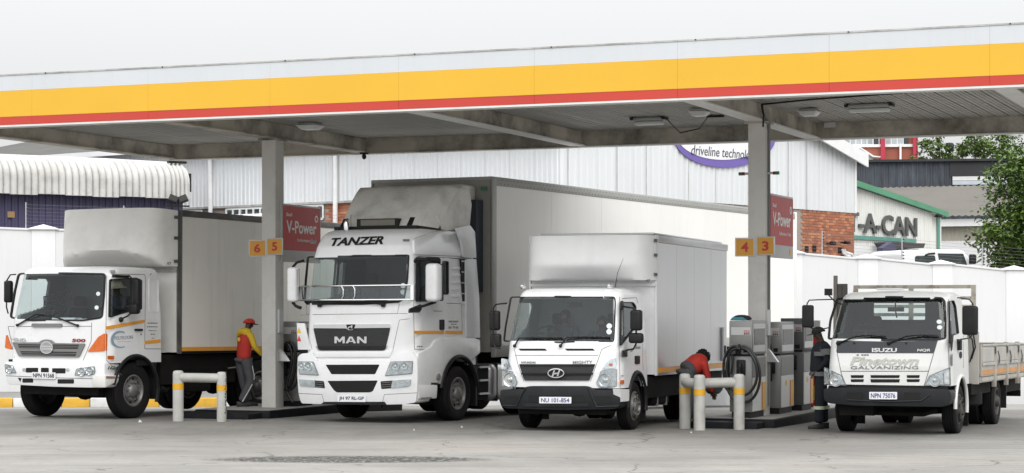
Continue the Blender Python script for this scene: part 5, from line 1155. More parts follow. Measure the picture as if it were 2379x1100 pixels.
# corner deflector with warning triangles
b = MB(); b.prism([MF.fy(x, y, .06) for x, y in rpoly([(689, 751), (706, 751.5), (719, 813), (692, 813)], 2)], (0, .05, 0)); cd_ = b.build('corner_deflector', WHITE, man, bevel=.006)
for pts, m_ in (([(694.6, 761), (699.9, 774.6), (689.8, 774.6)], mat('warning_yellow', (.75, .5, .03), .4)), ([(694.6, 779), (699.6, 793.5), (690.3, 793.5)], mat('warning_red', (.6, .04, .03), .4))): b = MB(); b.prism([MF.fy(x, y, .057) for x, y in pts], (0, .002, 0)); b.build('warning_triangle', m_, cd_)
for x in (741, 889): C.fpanel('wiper_mount', rpoly([(x-5.5, 704), (x+6, 703), (x+4, 714), (x-3.5, 714)], 2), BLACKP, man, off=.04, th=.03)
wiper(C, [(741, 709), (770, 704), (835, 703)], man); wiper(C, [(889, 708), (860, 703), (800, 702)], man)
# mirrors
o = mirror(man, MF.fy(681, 662, .14), (.19, .24, .64), 18, WHITE); mirror(man, MF.fy(689, 662, .20), (.07, .20, .60), 18)
b = MB(); b.tube([MF.fy(x, y, .14) for x, y in ((706, 606), (690, 610), (680, 621))], .025, 8); b.build('mirror_arm', BLACKP, man); b = MB(); b.tube([MF.fy(x, y, .14) for x, y in ((680, 703), (688, 712), (699, 716))], .03, 8); b.build('mirror_arm', BLACKP, man)
mirror(man, MF.fx(1007, 657, 1.48), (.26, .22, .68), -6, WHITE); mirror(man, MF.fx(1021, 657, 1.40), (.10, .16, .66), -6)
b = MB(); b.tube([MF.fx(x, y, xx) for x, y, xx in ((965, 608, 1.17), (968, 602, 1.25), (990, 603, 1.38), (1020, 608, 1.42))], .035, 8); b.build('mirror_arm', BLACKP, man); b = MB(); b.tube([MF.fx(x, y, xx) for x, y, xx in ((1012, 702, 1.44), (985, 711, 1.36), (962, 716, 1.24))], .025, 8); b.build('mirror_arm', BLACKP, man)
b = MB(); b.loft([MF.S(x, y, .0) for x, y in rpoly([(949, 718), (978, 706), (981, 718), (975, 727), (948, 728)], 3)], [MF.S(x, y, .12) for x, y in rpoly([(952, 718), (978, 708), (980, 717), (974, 725), (951, 726)], 3)]); b.build('mirror_base', BLACKP, man)
# door side
for pts in ([(963, 600), (961, 730), (963, 812)], [(1043, 600), (1075, 603)], [(970, 596), (1076, 601)], [(1038, 705), (1072, 706), (1074, 776)], [(963, 812), (1000, 813), (1012, 790)]): C.sline(pts, .005, SEAM, man)
C.spanel('yellow_tape', [(962.5, 769), (1032, 769), (1032, 776.5), (962.5, 776)], ORANGE, man); C.spanel('yellow_tape', [(1035, 769), (1075, 769), (1075, 777), (1035, 776.5)], ORANGE, man)
C.spanel('door_handle', rpoly(rect(1023, 743, 1033, 767), 3), BLACKP, man, off=.02, th=.03)
strip_text(C, [(1008, 722, 1028, 724.4), (969, 804, 982, 807)], GLET, man)
C.stext('TANZER TRANSPORT', [(1042, 745.5), (1065, 745.5), (1065, 749.5), (1042, 749.5)], GLET, man); C.stext('(Pinetown)', [(1048, 752), (1060, 752), (1060, 755.5), (1048, 755.5)], GLET, man); C.stext('0861 999 065', [(1042, 758.5), (1065, 758.5), (1065, 764), (1042, 764)], GLET, man)
# roof cowl over the door and rear side fairing
C.spanel('roof_cowl', rpoly([(962, 556), (1000, 541), (1060, 530), (1071, 556), (1073, 596), (964, 592)], 5), WHITE, man, off=.05, th=.06, bevel=.02)
sf = MB(); sf.prism([MF.fx(x, y, 1.20) for x, y in rpoly([(1083, 603), (1107, 602), (1114, 690), (1116, 786), (1084, 785)], 3)], (-.05, 0, 0)); sfo = sf.build('side_fairing', mat('satin_white', (.66, .68, .70), .35, var=.04, coat=.3), man, bevel=.01)
sf = MB(); sf.prism([MF.fx(x, y, 1.19) for x, y in rpoly([(1061, 530), (1093, 524), (1104, 540), (1107, 600), (1078, 599), (1073, 565)], 3)], (-.05, 0, 0)); sf.build('side_fairing', WHITE, man, bevel=.01)
b = MB(); b.prism([MF.fx(x, y, 1.165) for x, y in ((1071, 602), (1085, 602), (1088, 786), (1076, 786))], (-.03, 0, 0)); b.build('fairing_gap', BLACKP, man)
for k in range(7): b = MB(); y = 606 + k*25; b.prism([MF.fx(x, yy, 1.168) for x, yy in ((1072, y), (1083, y+1), (1084, y+3.5), (1072, y+2.5))], (.008, 0, 0)); b.build('fairing_link', ALU, man)
for k in range(5): C.spanel('vent_blade', rpoly([(1050, 622+k*16), (1070, 620+k*16), (1071, 627+k*16), (1052, 629+k*16)], 3), WHITE, man, off=.014, th=.014, bevel=.004)
# fender, step
fa = [Vector((1.22, whc[0] + .70*cos(radians(q)), whc[1] + .68*sin(radians(q)))) for q in range(10, 178, 8)]
b = MB(); b.tube(fa, .045, 8); b.build('wheel_arch', BLACKP, man)
fo = [(980, 812), (1004, 806), (1014, 790), (1030, 785), (1100, 786), (1116, 790), (1117, 820), (1072, 822)]
b = MB(); inner = [MF.px((1.22, whc[0] + .72*cos(radians(q)), whc[1] + .70*sin(radians(q)))) for q in range(55, 175, 10)]
b.prism([MF.fx(x, y, 1.23) for x, y in [(972, 822), (985, 815), (1003, 806), (1012, 792), (1028, 785), (1100, 786), (1116, 790), (1117, 820)] + inner + [(1018, 890), (972, 890)]], (-.28, 0, 0)); b.build('fender', WHITE, man, bevel=.02)
b = MB(); b.prism([MF.fx(x, y, 1.225) for x, y in rpoly([(972, 893), (1017, 895), (1015, 926), (974, 928)], 3)], (-.35, 0, 0)); st = b.build('step', WHITE, man, bevel=.015)
b = MB(); b.prism([MF.fx(x, y, 1.228) for x, y in ((978, 924), (1004, 923), (1004, 926), (978, 927))], (-.02, 0, 0)); b.build('step_tread', GREYP, st)
b = MB(); b.lathe([(.06, 0), (.06, .03), (.03, .04)], MF.fx(1017, 876, 1.23), (1, 0, 0), 14); b.build('cap', GREYP, man)
# wheels and frame
R = .50
for sx in (-1, 1): wheel(man, sx*1.06, whc[0], R, .30, .29, sx, 10, .05)
for sx in (-1, 1):
    for ya in (4.7, 6.05): wheel(man, sx*1.09, ya, R, .27, .29, sx, 10, .12); wheel(man, sx*.78, ya, R, .27, .29, -sx, 10, .05)
chassis(man, .3, 7.0, .72, 1.0, .42, (whc[0], 4.7, 6.05), R, 2.0)
b = MB(); b.box(-.55, .55, .4, 2.2, .45, 1.1); b.box(-1.0, 1.0, .3, .6, .38, .6); b.box(-.3, .3, 2.2, 4.2, .45, .8); b.build('engine', UNDER, man)
b = MB(); b.box(-1.2, 1.2, 2.27, 2.33, .25, 1.2); b.build('mud_guard', BLACKP, man)
b = MB(); b.tube([(.55, 3.0, .62), (.55, 4.0, .62)], .01, 6); b = MB(); b.box(.62, 1.18, 2.95, 4.05, .32, 1.02); tk = b.build('fuel_tank', ALU, man, bevel=.12, seg=4)
for y in (3.15, 3.85): b = MB(); b.box(.60, 1.19, y, y+.05, .305, 1.035); b.build('tank_strap', BLACKP, tk, bevel=.02)
b = MB(); b.box(.60, 1.16, 2.42, 2.85, .35, 1.0); sb = b.build('step_box', UNDER, man)
for z in (.45, .70, .95): b = MB(); b.box(.95, 1.2, 2.44, 2.84, z, z+.035); b.build('step', ALU, sb)
b = MB(); b.box(-1.1, -.62, 2.6, 4.0, .4, 1.0); b.build('battery_box', UNDER, man); b = MB(); b.box(-.9, .9, 5.0, 5.9, 1.02, 1.16); b.build('fifth_wheel', UNDER, man)
b = MB(); b.box(1.19, 1.195, 3.9, 4.04, .62, .7); b.build('yellow_tape', ORANGE, tk)
b = MB(); b.box(-.58, .58, 2.3, 6.8, .45, .98); b.build('underbody', UNDER, man)
# interior
b = MB(); b.box(-1.0, 1.0, .25, .72, 1.5, 2.2); b.build('dashboard', mat('dash_grey', (.05, .053, .056), .7), man, bevel=.06)
seats(man, (-.65, .65), 1.2, 1.7, .8); steering(man, -.62, .80, 2.33, .24)
b = MB(); b.box(-1.05, 1.05, 2.02, 2.08, 1.2, 3.3); b.build('curtain', mat('curtain_grey', (.16, .17, .18), .9), man)
b = MB(); b.box(-1.02, 1.02, .28, .9, 2.96, 3.2); b.build('overhead_locker', LINING, man, bevel=.04)
# roof deflector
DFL = mat('dirty_deflector', (.78, .77, .73), .5, var=.08, vs=2, dirt=.5, dcol=(.19, .18, .155), ds=2.2, dlo=.47, dhi=.78)
rows = []
for i in range(13):
    v = i/12; r = []
    for j in range(25):
        u = -1 + j/12; w = 1.0 + .09*v; y = .74 + .80*v**1.1 + .10*abs(u)**3; z = 3.56 + .78*(1-(1-v)**1.25)
        if abs(u) > .86: k = (abs(u)-.86)/.14; y += .35*k*(1-.3*v); z -= .04*k
        r.append((u*w, y, z))
    rows.append(r)
rows.append([(p[0], 2.32, p[2]-.02) for p in rows[-1]])
rd = MB(); rd.grid(rows); rdo = rd.build('roof_deflector', DFL, man, norm=False, angle=50)
for s in (-1, 1):
    side = [(s*1.045, 1.28, 3.50), (s*1.045, 2.30, 3.52), (s*1.07, 2.34, 4.02), (s*1.065, 2.22, 4.36), (s*1.05, 2.05, 4.35), (s*1.0, 1.5, 4.05), (s*.99, 1.15, 3.75)]
    b = MB(); b.prism(side, (-s*.04, 0, 0)); b.build('deflector_side', DFL, rdo, bevel=.01)
b = MB(); b.box(-.95, .80, .72, .80, 3.50, 3.565); b.box(-.45, .42, .70, 1.0, 3.545, 3.70); bs_ = b.build('deflector_base', BLACKP, rdo)
b = MB(); b.box(-.36, .36, .69, .705, 3.575, 3.68); b.build('base_window', mat('khaki_recess', (.2, .19, .16), .7), bs_)
for x in (-.80, .62): b = MB(); b.loft([(x-.05, .70, 3.5), (x+.05, .70, 3.5), (x+.05, .78, 3.5), (x-.05, .78, 3.5)], [(x-.03, .86, 3.72), (x+.06, .86, 3.72), (x+.06, .92, 3.72), (x-.03, .92, 3.72)]); b.build('deflector_strut', BLACKP, rdo)
b = MB(); b.tube([(-.55, .66, 3.5), (-.55, .66, 3.78)], .005, 5); b.build('aerial', BLACKP, man); b = MB(); b.lathe([(.05, 0), (.05, .12), (.03, .18), (.001, .2)], (-.62, .62, 3.5), (0, 0, 1), 12); b.build('horn', CHROME, man)

# ------------------------------------------------------------------ trailer
TF = Frame(0, 39.9, 27.2, z=gz(39.9)); TF = Frame(CX + (-1.55)/39.95*FPX, 39.95, 27.2, pitch=0.0, z=-.06)
tr = thing('box_trailer', 'long white box trailer coupled behind the TANZER tractor', 'trailer', TF.M)
TW, TL_, TZ0, TZ1 = 1.33, 17.2, 1.25, TF.fx(1150, 411, 1.33).z
TPAN = mat('trailer_white_panel', (.87, .86, .83), .38, var=.03, vs=.6, dirt=.12, dcol=(.5, .47, .42), ds=.8, streak=True, coat=.2)
GREYR = mat('grey_rail', (.40, .40, .385), .5, .2, var=.1, vs=3, dirt=.3, ds=3, dcol=(.2, .19, .17))
b = MB(); b.box(-TW+.02, TW-.02, .02, TL_-.02, TZ0, TZ1-.02); b.build('trailer_core', WHITED, tr)
y = .16
while y < TL_-.1:
    y1 = min(y+2.4, TL_-.06); b = MB(); b.box(TW-.019, TW-.003, y+.003, y1-.003, TZ0+.12, TZ1-.17); b.build('side_panel', TPAN, tr); b = MB(); b.box(-TW+.003, -TW+.019, y+.003, y1-.003, TZ0+.12, TZ1-.17); b.build('side_panel', TPAN, tr); y = y1
for s in (-1, 1):
    b = MB(); b.box(s*TW-.03, s*TW+.008, -.02, .155, TZ0-.1, TZ1); b.build('corner_post', GREYR, tr, bevel=.01)
    b = MB(); b.box(s*TW-.03, s*TW+.008, .157, TL_-.05, TZ1-.165, TZ1); b.build('top_rail', GREYR, tr, bevel=.01)
    b = MB(); b.box(s*TW-.03, s*TW+.008, .157, TL_, TZ0-.1, TZ0+.115); b.build('bottom_rail', GREYR, tr, bevel=.01)
    b = MB(); b.box(s*TW-.03, s*TW+.03, TL_-.06, TL_+.04, TZ0-.1, TZ1+.02); b.build('rear_post', TRIMW, tr, bevel=.01)
rv = MB(); y = .3
while y < TL_-.2: rv.box(TW+.009, TW+.016, y, y+.016, TZ1-.135, TZ1-.119); rv.box(TW+.009, TW+.016, y+.08, y+.096, TZ1-.06, TZ1-.044); y += .16
rv.build('rivets', DRAIL, tr)['kind'] = 'stuff'
FRW = mat('grey_bulkhead', (.34, .335, .31), .6, var=.1, vs=2, dirt=.4, ds=2)  # front wall in a darker grey than the side panels
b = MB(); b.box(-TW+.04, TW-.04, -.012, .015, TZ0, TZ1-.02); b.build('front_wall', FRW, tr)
b = MB(); b.box(-TW, TW, -.04, -.013, TZ1-.06, TZ1); b.build('front_top_rail', GREYR, tr)
b = MB(); b.box(-1.0, .98, -.52, -.014, TZ1-1.7, TZ1-.16); fu = b.build('cooling_unit', WHITED, tr, bevel=.07, seg=3)
for k in range(7): b = MB(); b.box(.70+k*.03, .715+k*.03, -.528, -.521, TZ1-.42, TZ1-.28); b.build('vent_slot', DARK, fu)
b = MB(); b.box(.985, 1.13, -.30, -.014, TZ1-2.2, TZ1-.45); b.build('side_duct', mat('slate_duct', (.05, .06, .08), .6), tr)
b = MB(); b.box(1.10, 1.22, -.06, -.014, TZ1-.26, TZ1-.2); b.build('marker_lamp', GREENL, tr)
for ya in (TL_-5.2, TL_-3.9, TL_-2.6):
    for sx in (-1, 1): wheel(tr, sx*1.08, ya, .5, .27, .29, sx, 10, .12)
chassis(tr, .4, TL_, .95, 1.22, .5, (TL_-5.2, TL_-3.9, TL_-2.6), .5, 2.0)
b = MB(); b.box(-1.2, 1.2, 3.6, TL_-.3, 1.0, 1.235); b.build('underbody', UNDER, tr)
b = MB(); b.box(-1.15, 1.15, 6.0, TL_-6.3, .42, .99); b.build('pallet_box', UNDER, tr)
b = MB(); b.box(-1.1, 1.1, TL_-6.2, TL_-1.4, .7, .95); b.build('bogie', UNDER, tr)
for s in (-1, 1): b = MB(); b.box(s*.8-.07, s*.8+.07, 5.0, 5.14, .05, 1.2); b.box(s*.8-.14, s*.8+.14, 4.95, 5.2, .02, .06); b.build('landing_leg', UNDER, tr)
b = MB(); b.box(TW-.05, TW-.02, 6.0, TL_-6.0, .55, 1.05); b.build('side_guard', UNDER, tr)
# ================================================================== smaller box truck in the middle
YF_ = Frame(1301, 34.0, 20.5, pitch=-.006)
hy = thing('delivery_truck', 'small white delivery truck with black bumper and plain aluminium-sided box', 'truck', YF_.M)
C = Cab(YF_, .72, 2.36, [(.7, 1.02), (1.5, 1.0), (2.36, .90)], [(.7, .03), (1.0, .03), (1.45, .10), (2.2, .34), (2.36, .46)], 1.58, bow=.09, rc=.16, rr=.11, crown=.03)
ws = rpoly([(1185, 689.4), (1300, 687.5), (1429, 689.4), (1431, 702), (1429, 760), (1427, 794.5), (1300, 797), (1168.6, 794.5), (1172, 762)], 6)
sw = rpoly([(1443, 702), (1472, 702), (1479, 712), (1478, 762), (1469, 772), (1443, 805)], 4)
R = .40; ya = 1.0
sh = [YF_.px((1.0, ya + .50*cos(a), .44 + .52*sin(a))) for a in [2*pi*k/30 for k in range(30)]]
C.build(hy, WHITE, [('windscreen', inset(ws, 2.2), WSG)], [('door_window', inset(sw, 1), SIDEG)], [sh], nz=60, lining=mat('pale_lining', (.26, .28, .29), .8, var=.1))
C.fring('windscreen_seal', ws, 3.2, BLACKP, hy); C.sring('window_seal', sw, 2, BLACKP, hy)
for pts in ([(1165, 800), (1195, 812), (1203, 846), (1217, 886)], [(1430, 798), (1398, 812), (1386, 846), (1372, 886)], [(1197, 826), (1390, 826)]): C.fline(pts, .005, SEAM, hy)
for r_ in ((1204, 810.5, 1271, 815), (1312, 810.5, 1382, 815)): C.fpanel('vent_slot', rpoly([(r_[0], r_[1]), (r_[2]-5, r_[1]), (r_[2], r_[3]), (r_[0]+5, r_[3])], 1.5), DARK, hy, off=.006)
gr = C.fpanel('grille', rpoly([(1205.7, 846.5), (1382.6, 846.5), (1369, 884.5), (1218, 884.5)], 4), mat('black_mesh_grille', (.016, .017, .019), .4, var=.35, vs=50, bump=.8, bs=190), hy, off=.02, th=.04)
C.fpanel('grille_bar', [(1210, 867), (1377, 867), (1375.5, 870.5), (1211, 870.5)], BUMP, gr, off=.04, th=.03); C.fpanel('grille_bar', [(1206, 846.5), (1382, 846.5), (1380, 850), (1207.5, 850)], BUMP, gr, off=.035, th=.03)
em = C.fring('emblem', circ(1291.4, 867.5, 19.5, 30, 11.3), 2.2, CHROME, gr, off=.07, th=.03)
C.fpanel('emblem_back', circ(1291.4, 867.5, 17.5, 24, 9.3), BLACKP, em, off=.055, th=.01)
C.fpanel('emblem_letter', [(1281, 876), (1286, 861), (1290, 860), (1287.5, 867), (1296, 866), (1298, 860), (1302, 859), (1297, 874), (1293, 875.5), (1295, 869.5), (1287, 870.5), (1285, 876)], CHROME, em, off=.066, th=.012)
C.ftext('HYUNDAI', [(1211, 840), (1244, 839.8), (1244, 844.5), (1211, 844.8)], GLET, hy, off=.006); C.ftext('MIGHTY', [(1331, 838.6), (1376.5, 838), (1376.5, 845), (1331, 845.6)], GLET, hy, off=.006)
for poly, bulbs in (([(1164.5, 833), (1181, 836), (1190, 859), (1165, 858)], []), ([(1165.5, 861), (1190, 862.5), (1202.6, 888.8), (1196.5, 899.6), (1165.5, 898)], [(1185, 882.6, 14)]), ([(1432, 831.6), (1415, 836), (1398, 857.8), (1432, 856.3)], []), ([(1396.5, 861), (1433.6, 857.8), (1433, 899.6), (1392, 901), (1385, 890.3)], [(1406, 884, 16)])):
    o = lamp(C, 'headlight' if bulbs else 'indicator_lamp', rpoly(poly, 3), hy, bulbs, off=.014, rimm=LENS if not bulbs else None)
for x, y in ((1175, 849), (1419, 848)): C.fpanel('indicator_bulb', circ(x, y, 5, 12, 3.5), AMBER, hy, off=.03, th=.004)
# bumper
BP = lambda x, y, off=0: YF_.fy(x, y, -.07 - off + .10*((x-1301)/140)**2)
op = [(1162.5, 906), (1215, 905), (1222, 899), (1232, 897.5), (1360, 897.5), (1369, 900), (1376, 906), (1439.5, 906), (1441, 925), (1438, 946), (1425, 951), (1300, 953), (1175, 949), (1166, 945), (1162, 925)]
b = patch(rpoly(op, 5), BP, (0, .45, 0)); bu = b.build('bumper', BUMP, hy, bevel=.02)
def bpanel(nm, poly, m, off=.004, th=.01, par=None): b = patch(poly, lambda x, y: BP(x, y, off), (0, th, 0)); return b.build(nm, m, par or bu)
bpanel('intake', rpoly(rect(1228, 919, 1356, 935.5), 4), DARK); bpanel('bumper_lip', rpoly([(1220, 937), (1365, 937), (1372, 945), (1213, 945)], 3), BUMP, .02, .03)
for q in ([(1172, 921), (1206, 921), (1200, 937), (1172, 937)], [(1376, 921), (1420, 921), (1421, 938), (1382, 938)]): bpanel('fog_recess', rpoly(q, 4), BLACKP, .004)
for q in ([(1167, 943), (1200, 944), (1213, 915), (1221, 902)], [(1437, 944), (1386, 946), (1371, 913), (1366, 901)]): b = MB(); b.tube([BP(x, y, .004) for x, y in dens(q)], .014, 6); b.build('bumper_crease', BUMP, bu)
plate(bc := type('B', (), {'fr': type('C', (), {'F': staticmethod(BP)})}), (1252.7, 922.5, 1327, 937.5, .5), None, 'NU 101-854', bu, off=.03)
wiper(C, [(1195.5, 804), (1206, 786), (1250, 785), (1305, 785)], hy, .014); wiper(C, [(1302, 804), (1316, 784.5), (1360, 783), (1416, 784)], hy, .014)
for c_ in ((1415.5, 758), (1415, 771)): C.fpanel('disc_sticker', circ(*c_, 6.3, 16), STICK, hy, off=-.008, th=.001)
C.fring('disc_sticker', circ(1200, 749, 6.5, 16, 14), 1.3, GREYP, hy, off=-.03, th=.002)
# mirrors
mirror(hy, YF_.fy(1149.5, 745, .22), (.18, .12, .33)); mirror(hy, YF_.fy(1151.5, 791.5, .22), (.19, .13, .23))
b = MB(); b.tube([YF_.fy(x, y, .15) for x, y in ((1178, 705), (1165, 706), (1152, 708), (1146, 716), (1146, 795), (1150, 807), (1163, 810))], .014, 6); b.build('mirror_arm', BLACKP, hy)
mirror(hy, YF_.fx(1478.5, 744.5, 1.26), (.19, .14, .34), -8); mirror(hy, YF_.fx(1478, 786, 1.24), (.24, .14, .17), -8)
b = MB(); b.tube([YF_.fx(x, y, xx) for x, y, xx in ((1445, 712, .95), (1470, 716, 1.15), (1478, 722, 1.22), (1478, 798, 1.2), (1472, 811, 1.12), (1452, 815, 1.02))], .016, 6); b.build('mirror_arm', BLACKP, hy)
b = MB(); b.loft([YF_.S(x, y, 0) for x, y in rpoly(rect(1444, 814, 1458, 830), 3)], [YF_.S(x, y, .07) for x, y in rpoly(rect(1446, 815, 1456, 827), 3)]); b.build('mirror_base', BLACKP, hy)
b = MB(); b.loft([YF_.S(x, y, 0) for x, y in rpoly(rect(1441, 699, 1449, 720), 3)], [YF_.S(x, y, .06) for x, y in rpoly(rect(1442, 701, 1448, 717), 2)]); b.build('mirror_base', BLACKP, hy)
for pts in ([(1440, 690), (1438, 800), (1441, 905)], [(1446, 694), (1478, 692), (1482, 705)], [(1492, 800), (1494, 862)]): C.sline(pts, .005, SEAM, hy)
C.spanel('door_handle', rpoly(rect(1477, 827, 1487, 846), 2), BLACKP, hy, off=.02, th=.02); C.spanel('marker_lamp', rpoly(rect(1442, 883.5, 1450.5, 892.5), 2), AMBER, hy, off=.015)
C.spanel('side_emblem', [(1464, 818), (1468, 818), (1481, 802), (1477, 802)], GLET, hy); C.spanel('side_emblem', [(1478, 806), (1488, 805), (1488, 810), (1476, 811)], GLET, hy); strip_text(C, [(1444, 872, 1449, 875)], GLET, hy)
for x, y in ((1215, 669), (1417, 669)): p = YF_.fy(x, y, .62); b = MB(); b.ball((p.x, .62, 2.40), (.055, .07, .05)); b.build('roof_lamp', LENS, hy)
p = YF_.fy(1429, 672, .62); b = MB(); b.tube([(p.x, .62, 2.38), (p.x+.03, .66, 2.62), (p.x+.10, .75, 2.86)], [.008, .005, .003], 5); b.build('aerial', BLACKP, hy)
arch = [Vector((1.015, ya + .50*cos(radians(q)), .44 + .52*sin(radians(q)))) for q in range(-15, 195, 10)]; b = MB(); b.tube(arch, .04, 8); b.build('wheel_arch', BLACKP, hy)
C.spanel('sill_panel', [(1440, 904), (1462, 905), (1462, 932), (1444, 934)], WHITE, hy, off=.02, th=.12)
# interior
b = MB(); b.box(-.9, .9, .28, .62, 1.0, 1.47); b.build('dashboard', mat('dash_grey', (.05, .053, .056), .7), hy, bevel=.05)
seats(hy, (-.5, .5), 1.05, 1.05, .68); steering(hy, -.48, .68, 1.62, .2)
b = MB(); b.tube([YF_.fy(1240, 700, .52), YF_.fy(1262, 700, .52)], .0, 4) if False else b.box(-.05, .2, .5, .54, 2.05, 2.13); b.build('interior_mirror', BLACKP, hy)
# running gear
for sx in (-1, 1): wheel(hy, sx*.87, ya, R, .23, .235, sx, 6, -.05, CHROME if False else None)
for sx in (-1, 1): wheel(hy, sx*.88, 4.5, R, .21, .235, sx, 6, .1); wheel(hy, sx*.64, 4.5, R, .21, .235, -sx, 6, .05)
chassis(hy, .3, 6.6, .55, .78, .36, (ya, 4.5), R, 1.6)
b = MB(); b.box(-.45, .45, .5, 1.5, .35, .8); b.box(-.75, .75, .1, .35, .28, .5); b.box(-.3, .3, 1.5, 3.0, .35, .6); b.build('engine', UNDER, hy)
for sx in (-1, 1): b = MB(); b.box(sx*.87-.14, sx*.87+.14, 1.50, 1.53, .12, .8); b.build('mud_flap', BLACKP, hy)
b = MB(); b.box(.45, .95, 2.2, 3.2, .35, .72); ft = b.build('fuel_tank', UNDER, hy, bevel=.06, seg=3)
for y in (2.4, 2.95): b = MB(); b.box(.44, .96, y, y+.05, .34, .73); b.build('tank_strap', GREYP, ft)
b = MB(); b.box(-.95, -.4, 2.2, 3.4, .35, .75); b.build('battery_box', UNDER, hy)
b = MB(); b.box(-.98, .98, 1.7, 3.9, .5, .86); b.box(-.98, .98, 5.1, 6.7, .5, .86); b.box(-.98, .98, 3.9, 5.1, .80, .86); b.build('underbody', UNDER, hy)
# cargo box
YB0, YB1, BW, BZ0, BZ1 = 1.98, 6.80, 1.055, .90, 3.30; BWL = 1.24; SX = {1: BW, -1: -BWL}
SIDEA = mat('brushed_aluminium_side', (.66, .67, .68), .30, .75, var=.05, vs=.5, dirt=.12, dcol=(.42, .42, .42), ds=.7, streak=True)
b = MB(); b.box(-BWL+.02, BW-.02, YB0+.02, YB1, BZ0, BZ1-.03); b.build('box_core', WHITE, hy)
y = YB0+.10; n = 4; st = (YB1-.02-y)/n
for k in range(n):
    for s in (-1, 1): b = MB(); b.box(SX[s]-.011 + (-.006 if s > 0 else .006), SX[s]+.005 + (-.006 if s > 0 else .006), y+.003, y+st-.003, BZ0+.12, BZ1-.13); b.build('side_panel', SIDEA, hy)
    y += st
for s in (-1, 1):
    b = MB(); b.box(SX[s]-.03, SX[s]+.01, YB0, YB0+.095, BZ0-.02, BZ1); b.build('corner_post', TRIMW, hy, bevel=.008)
    b = MB(); b.box(SX[s]-.03, SX[s]+.012, YB0+.097, YB1+.02, BZ1-.125, BZ1); b.build('top_rail', ALU, hy, bevel=.008)
    b = MB(); b.box(SX[s]-.03, SX[s]+.006, YB0+.097, YB1, BZ0-.02, BZ0+.025); b.build('bottom_rail', ALU, hy)
    b = MB(); b.box(SX[s]-.03, SX[s]+.009, YB0+.097, YB1, BZ0+.027, BZ0+.115); b.build('orange_tape', ORANGE, hy)
b = MB(); b.box(-BWL+.1, BW-.1, YB0+.2, YB1, BZ1+.005, BZ1+.05); b.build('roof_sheet', ALU, hy, bevel=.02)
b = MB(); b.box(-BWL+.03, BW-.03, YB0-.008, YB0+.015, BZ0, BZ1-.02); b.build('front_wall', WHITE, hy)
b = MB(); b.box(BW+.0125, BW+.05, 6.35, 6.55, 1.05, 1.7); lk = b.build('door_lock', ALU, hy); b = MB(); b.box(BW+.051, BW+.07, 6.42, 6.47, 1.1, 1.35); b.build('lock_bar', BLACKP, lk)
rows = []; zlo, zhi = 2.52, 3.29
for i in range(17):
    v = i/16; r = []
    for j in range(33):
        u = -1 + j/16; bul = max(0, 1 - abs(u)**8)**.6*(1 - .14*u*u); d = .56*bul
        k = max(0, 1 - v/.34); d -= k*.36*max(0, 1-(u*1.05)**2)
        d *= 1 - .25*v*v; crease = -.02 if abs(u-.05) < .05 else 0
        r.append(((-BWL + (BW+BWL)*(u+1)/2)*1.004, YB0 - .012 - max(0, d + crease), zlo + (zhi-zlo)*v))
    rows.append(r)
rows.append([(p[0], YB0-.01, p[2]-.01) for p in rows[-1]]); rows.insert(0, [(p[0], YB0-.01, zlo-.01) for p in rows[0]])
b = MB(); b.grid(rows); fa = b.build('roof_fairing', mat('clean_fibreglass', (.78, .79, .79), .4, var=.03, vs=1.5, dirt=.12, dcol=(.45, .45, .43), ds=2.5), hy, norm=False, angle=55)
for z in (2.62, 2.95, 3.2): b = MB(); b.box(BW-.005, BW+.03, YB0-.10, YB0-.015, z-.025, z+.025); b.build('fairing_clip', DRAIL, fa)
b = MB(); b.box(-BWL, BW, YB0-.05, YB0-.012, zlo-.10, zlo-.05); b.build('fairing_bracket', TRIMW, fa)
text('lettering', 'FCF', PBLUE, fa, [YF_.fx(x, y, BW+.006) for x, y in ((1501, 650), (1511, 649), (1510, 655), (1500, 656))], (.003, 0, 0))
# ================================================================== dropside truck at the right
IF = Frame(2060, 33.0, 22.8, pitch=-.0095)
isu = thing('dropside_truck', 'white flatbed dropside truck with dark bumper and rusty headboard rack at the right', 'truck', IF.M)
C = Cab(IF, .80, 2.30, [(.7, 1.01), (1.5, .99), (2.3, .86)], [(.7, .02), (1.1, .04), (1.5, .12), (2.15, .40), (2.3, .52)], 1.62, bow=.08, rc=.17, rr=.12, crown=.03)
ws = rpoly([(1943, 692.5), (2069, 688), (2189, 690.6), (2197, 699), (2199, 745), (2199, 788), (2176, 792), (2060, 793), (1922, 790), (1926, 746)], 7)
sw = rpoly([(2206, 700), (2217, 698), (2222, 712), (2229, 775), (2214, 780), (2209, 800)], 2.5)
R = .40; ya = .95
sh = [IF.px((1.0, ya + .50*cos(a), .42 + .52*sin(a))) for a in [2*pi*k/30 for k in range(30)]]
ISW = mat('aged_white_paint', (.72, .73, .72), .38, var=.05, vs=1.2, dirt=.3, ds=2.5, dcol=(.36, .33, .28), coat=.2, dlo=.48, dhi=.85)
RW0, RW1 = IF.fy(2028, 701, 1.62), IF.fy(2155, 747, 1.62)
C.build(isu, ISW, [('windscreen', inset(ws, 3.5), WSG)], [('door_window', inset(sw, .8), SIDEG)], [sh], cut_rear=(RW0.x, RW1.x, RW1.z, RW0.z, SIDEG), nz=60)
C.fring('windscreen_seal', ws, 5, BLACKP, isu); C.sring('window_seal', sw, 1.2, BLACKP, isu)
b = MB(); rr_ = rpoly([(RW0.x-.03, RW1.z-.03), (RW1.x+.03, RW1.z-.03), (RW1.x+.03, RW0.z+.03), (RW0.x-.03, RW0.z+.03)], .08); b.ring([(x, 1.54, z) for x, z in rr_], [(x, 1.54, z) for x, z in inset(rr_, .055)], (0, .05, 0)); b.build('rear_window_seal', BLACKP, isu)
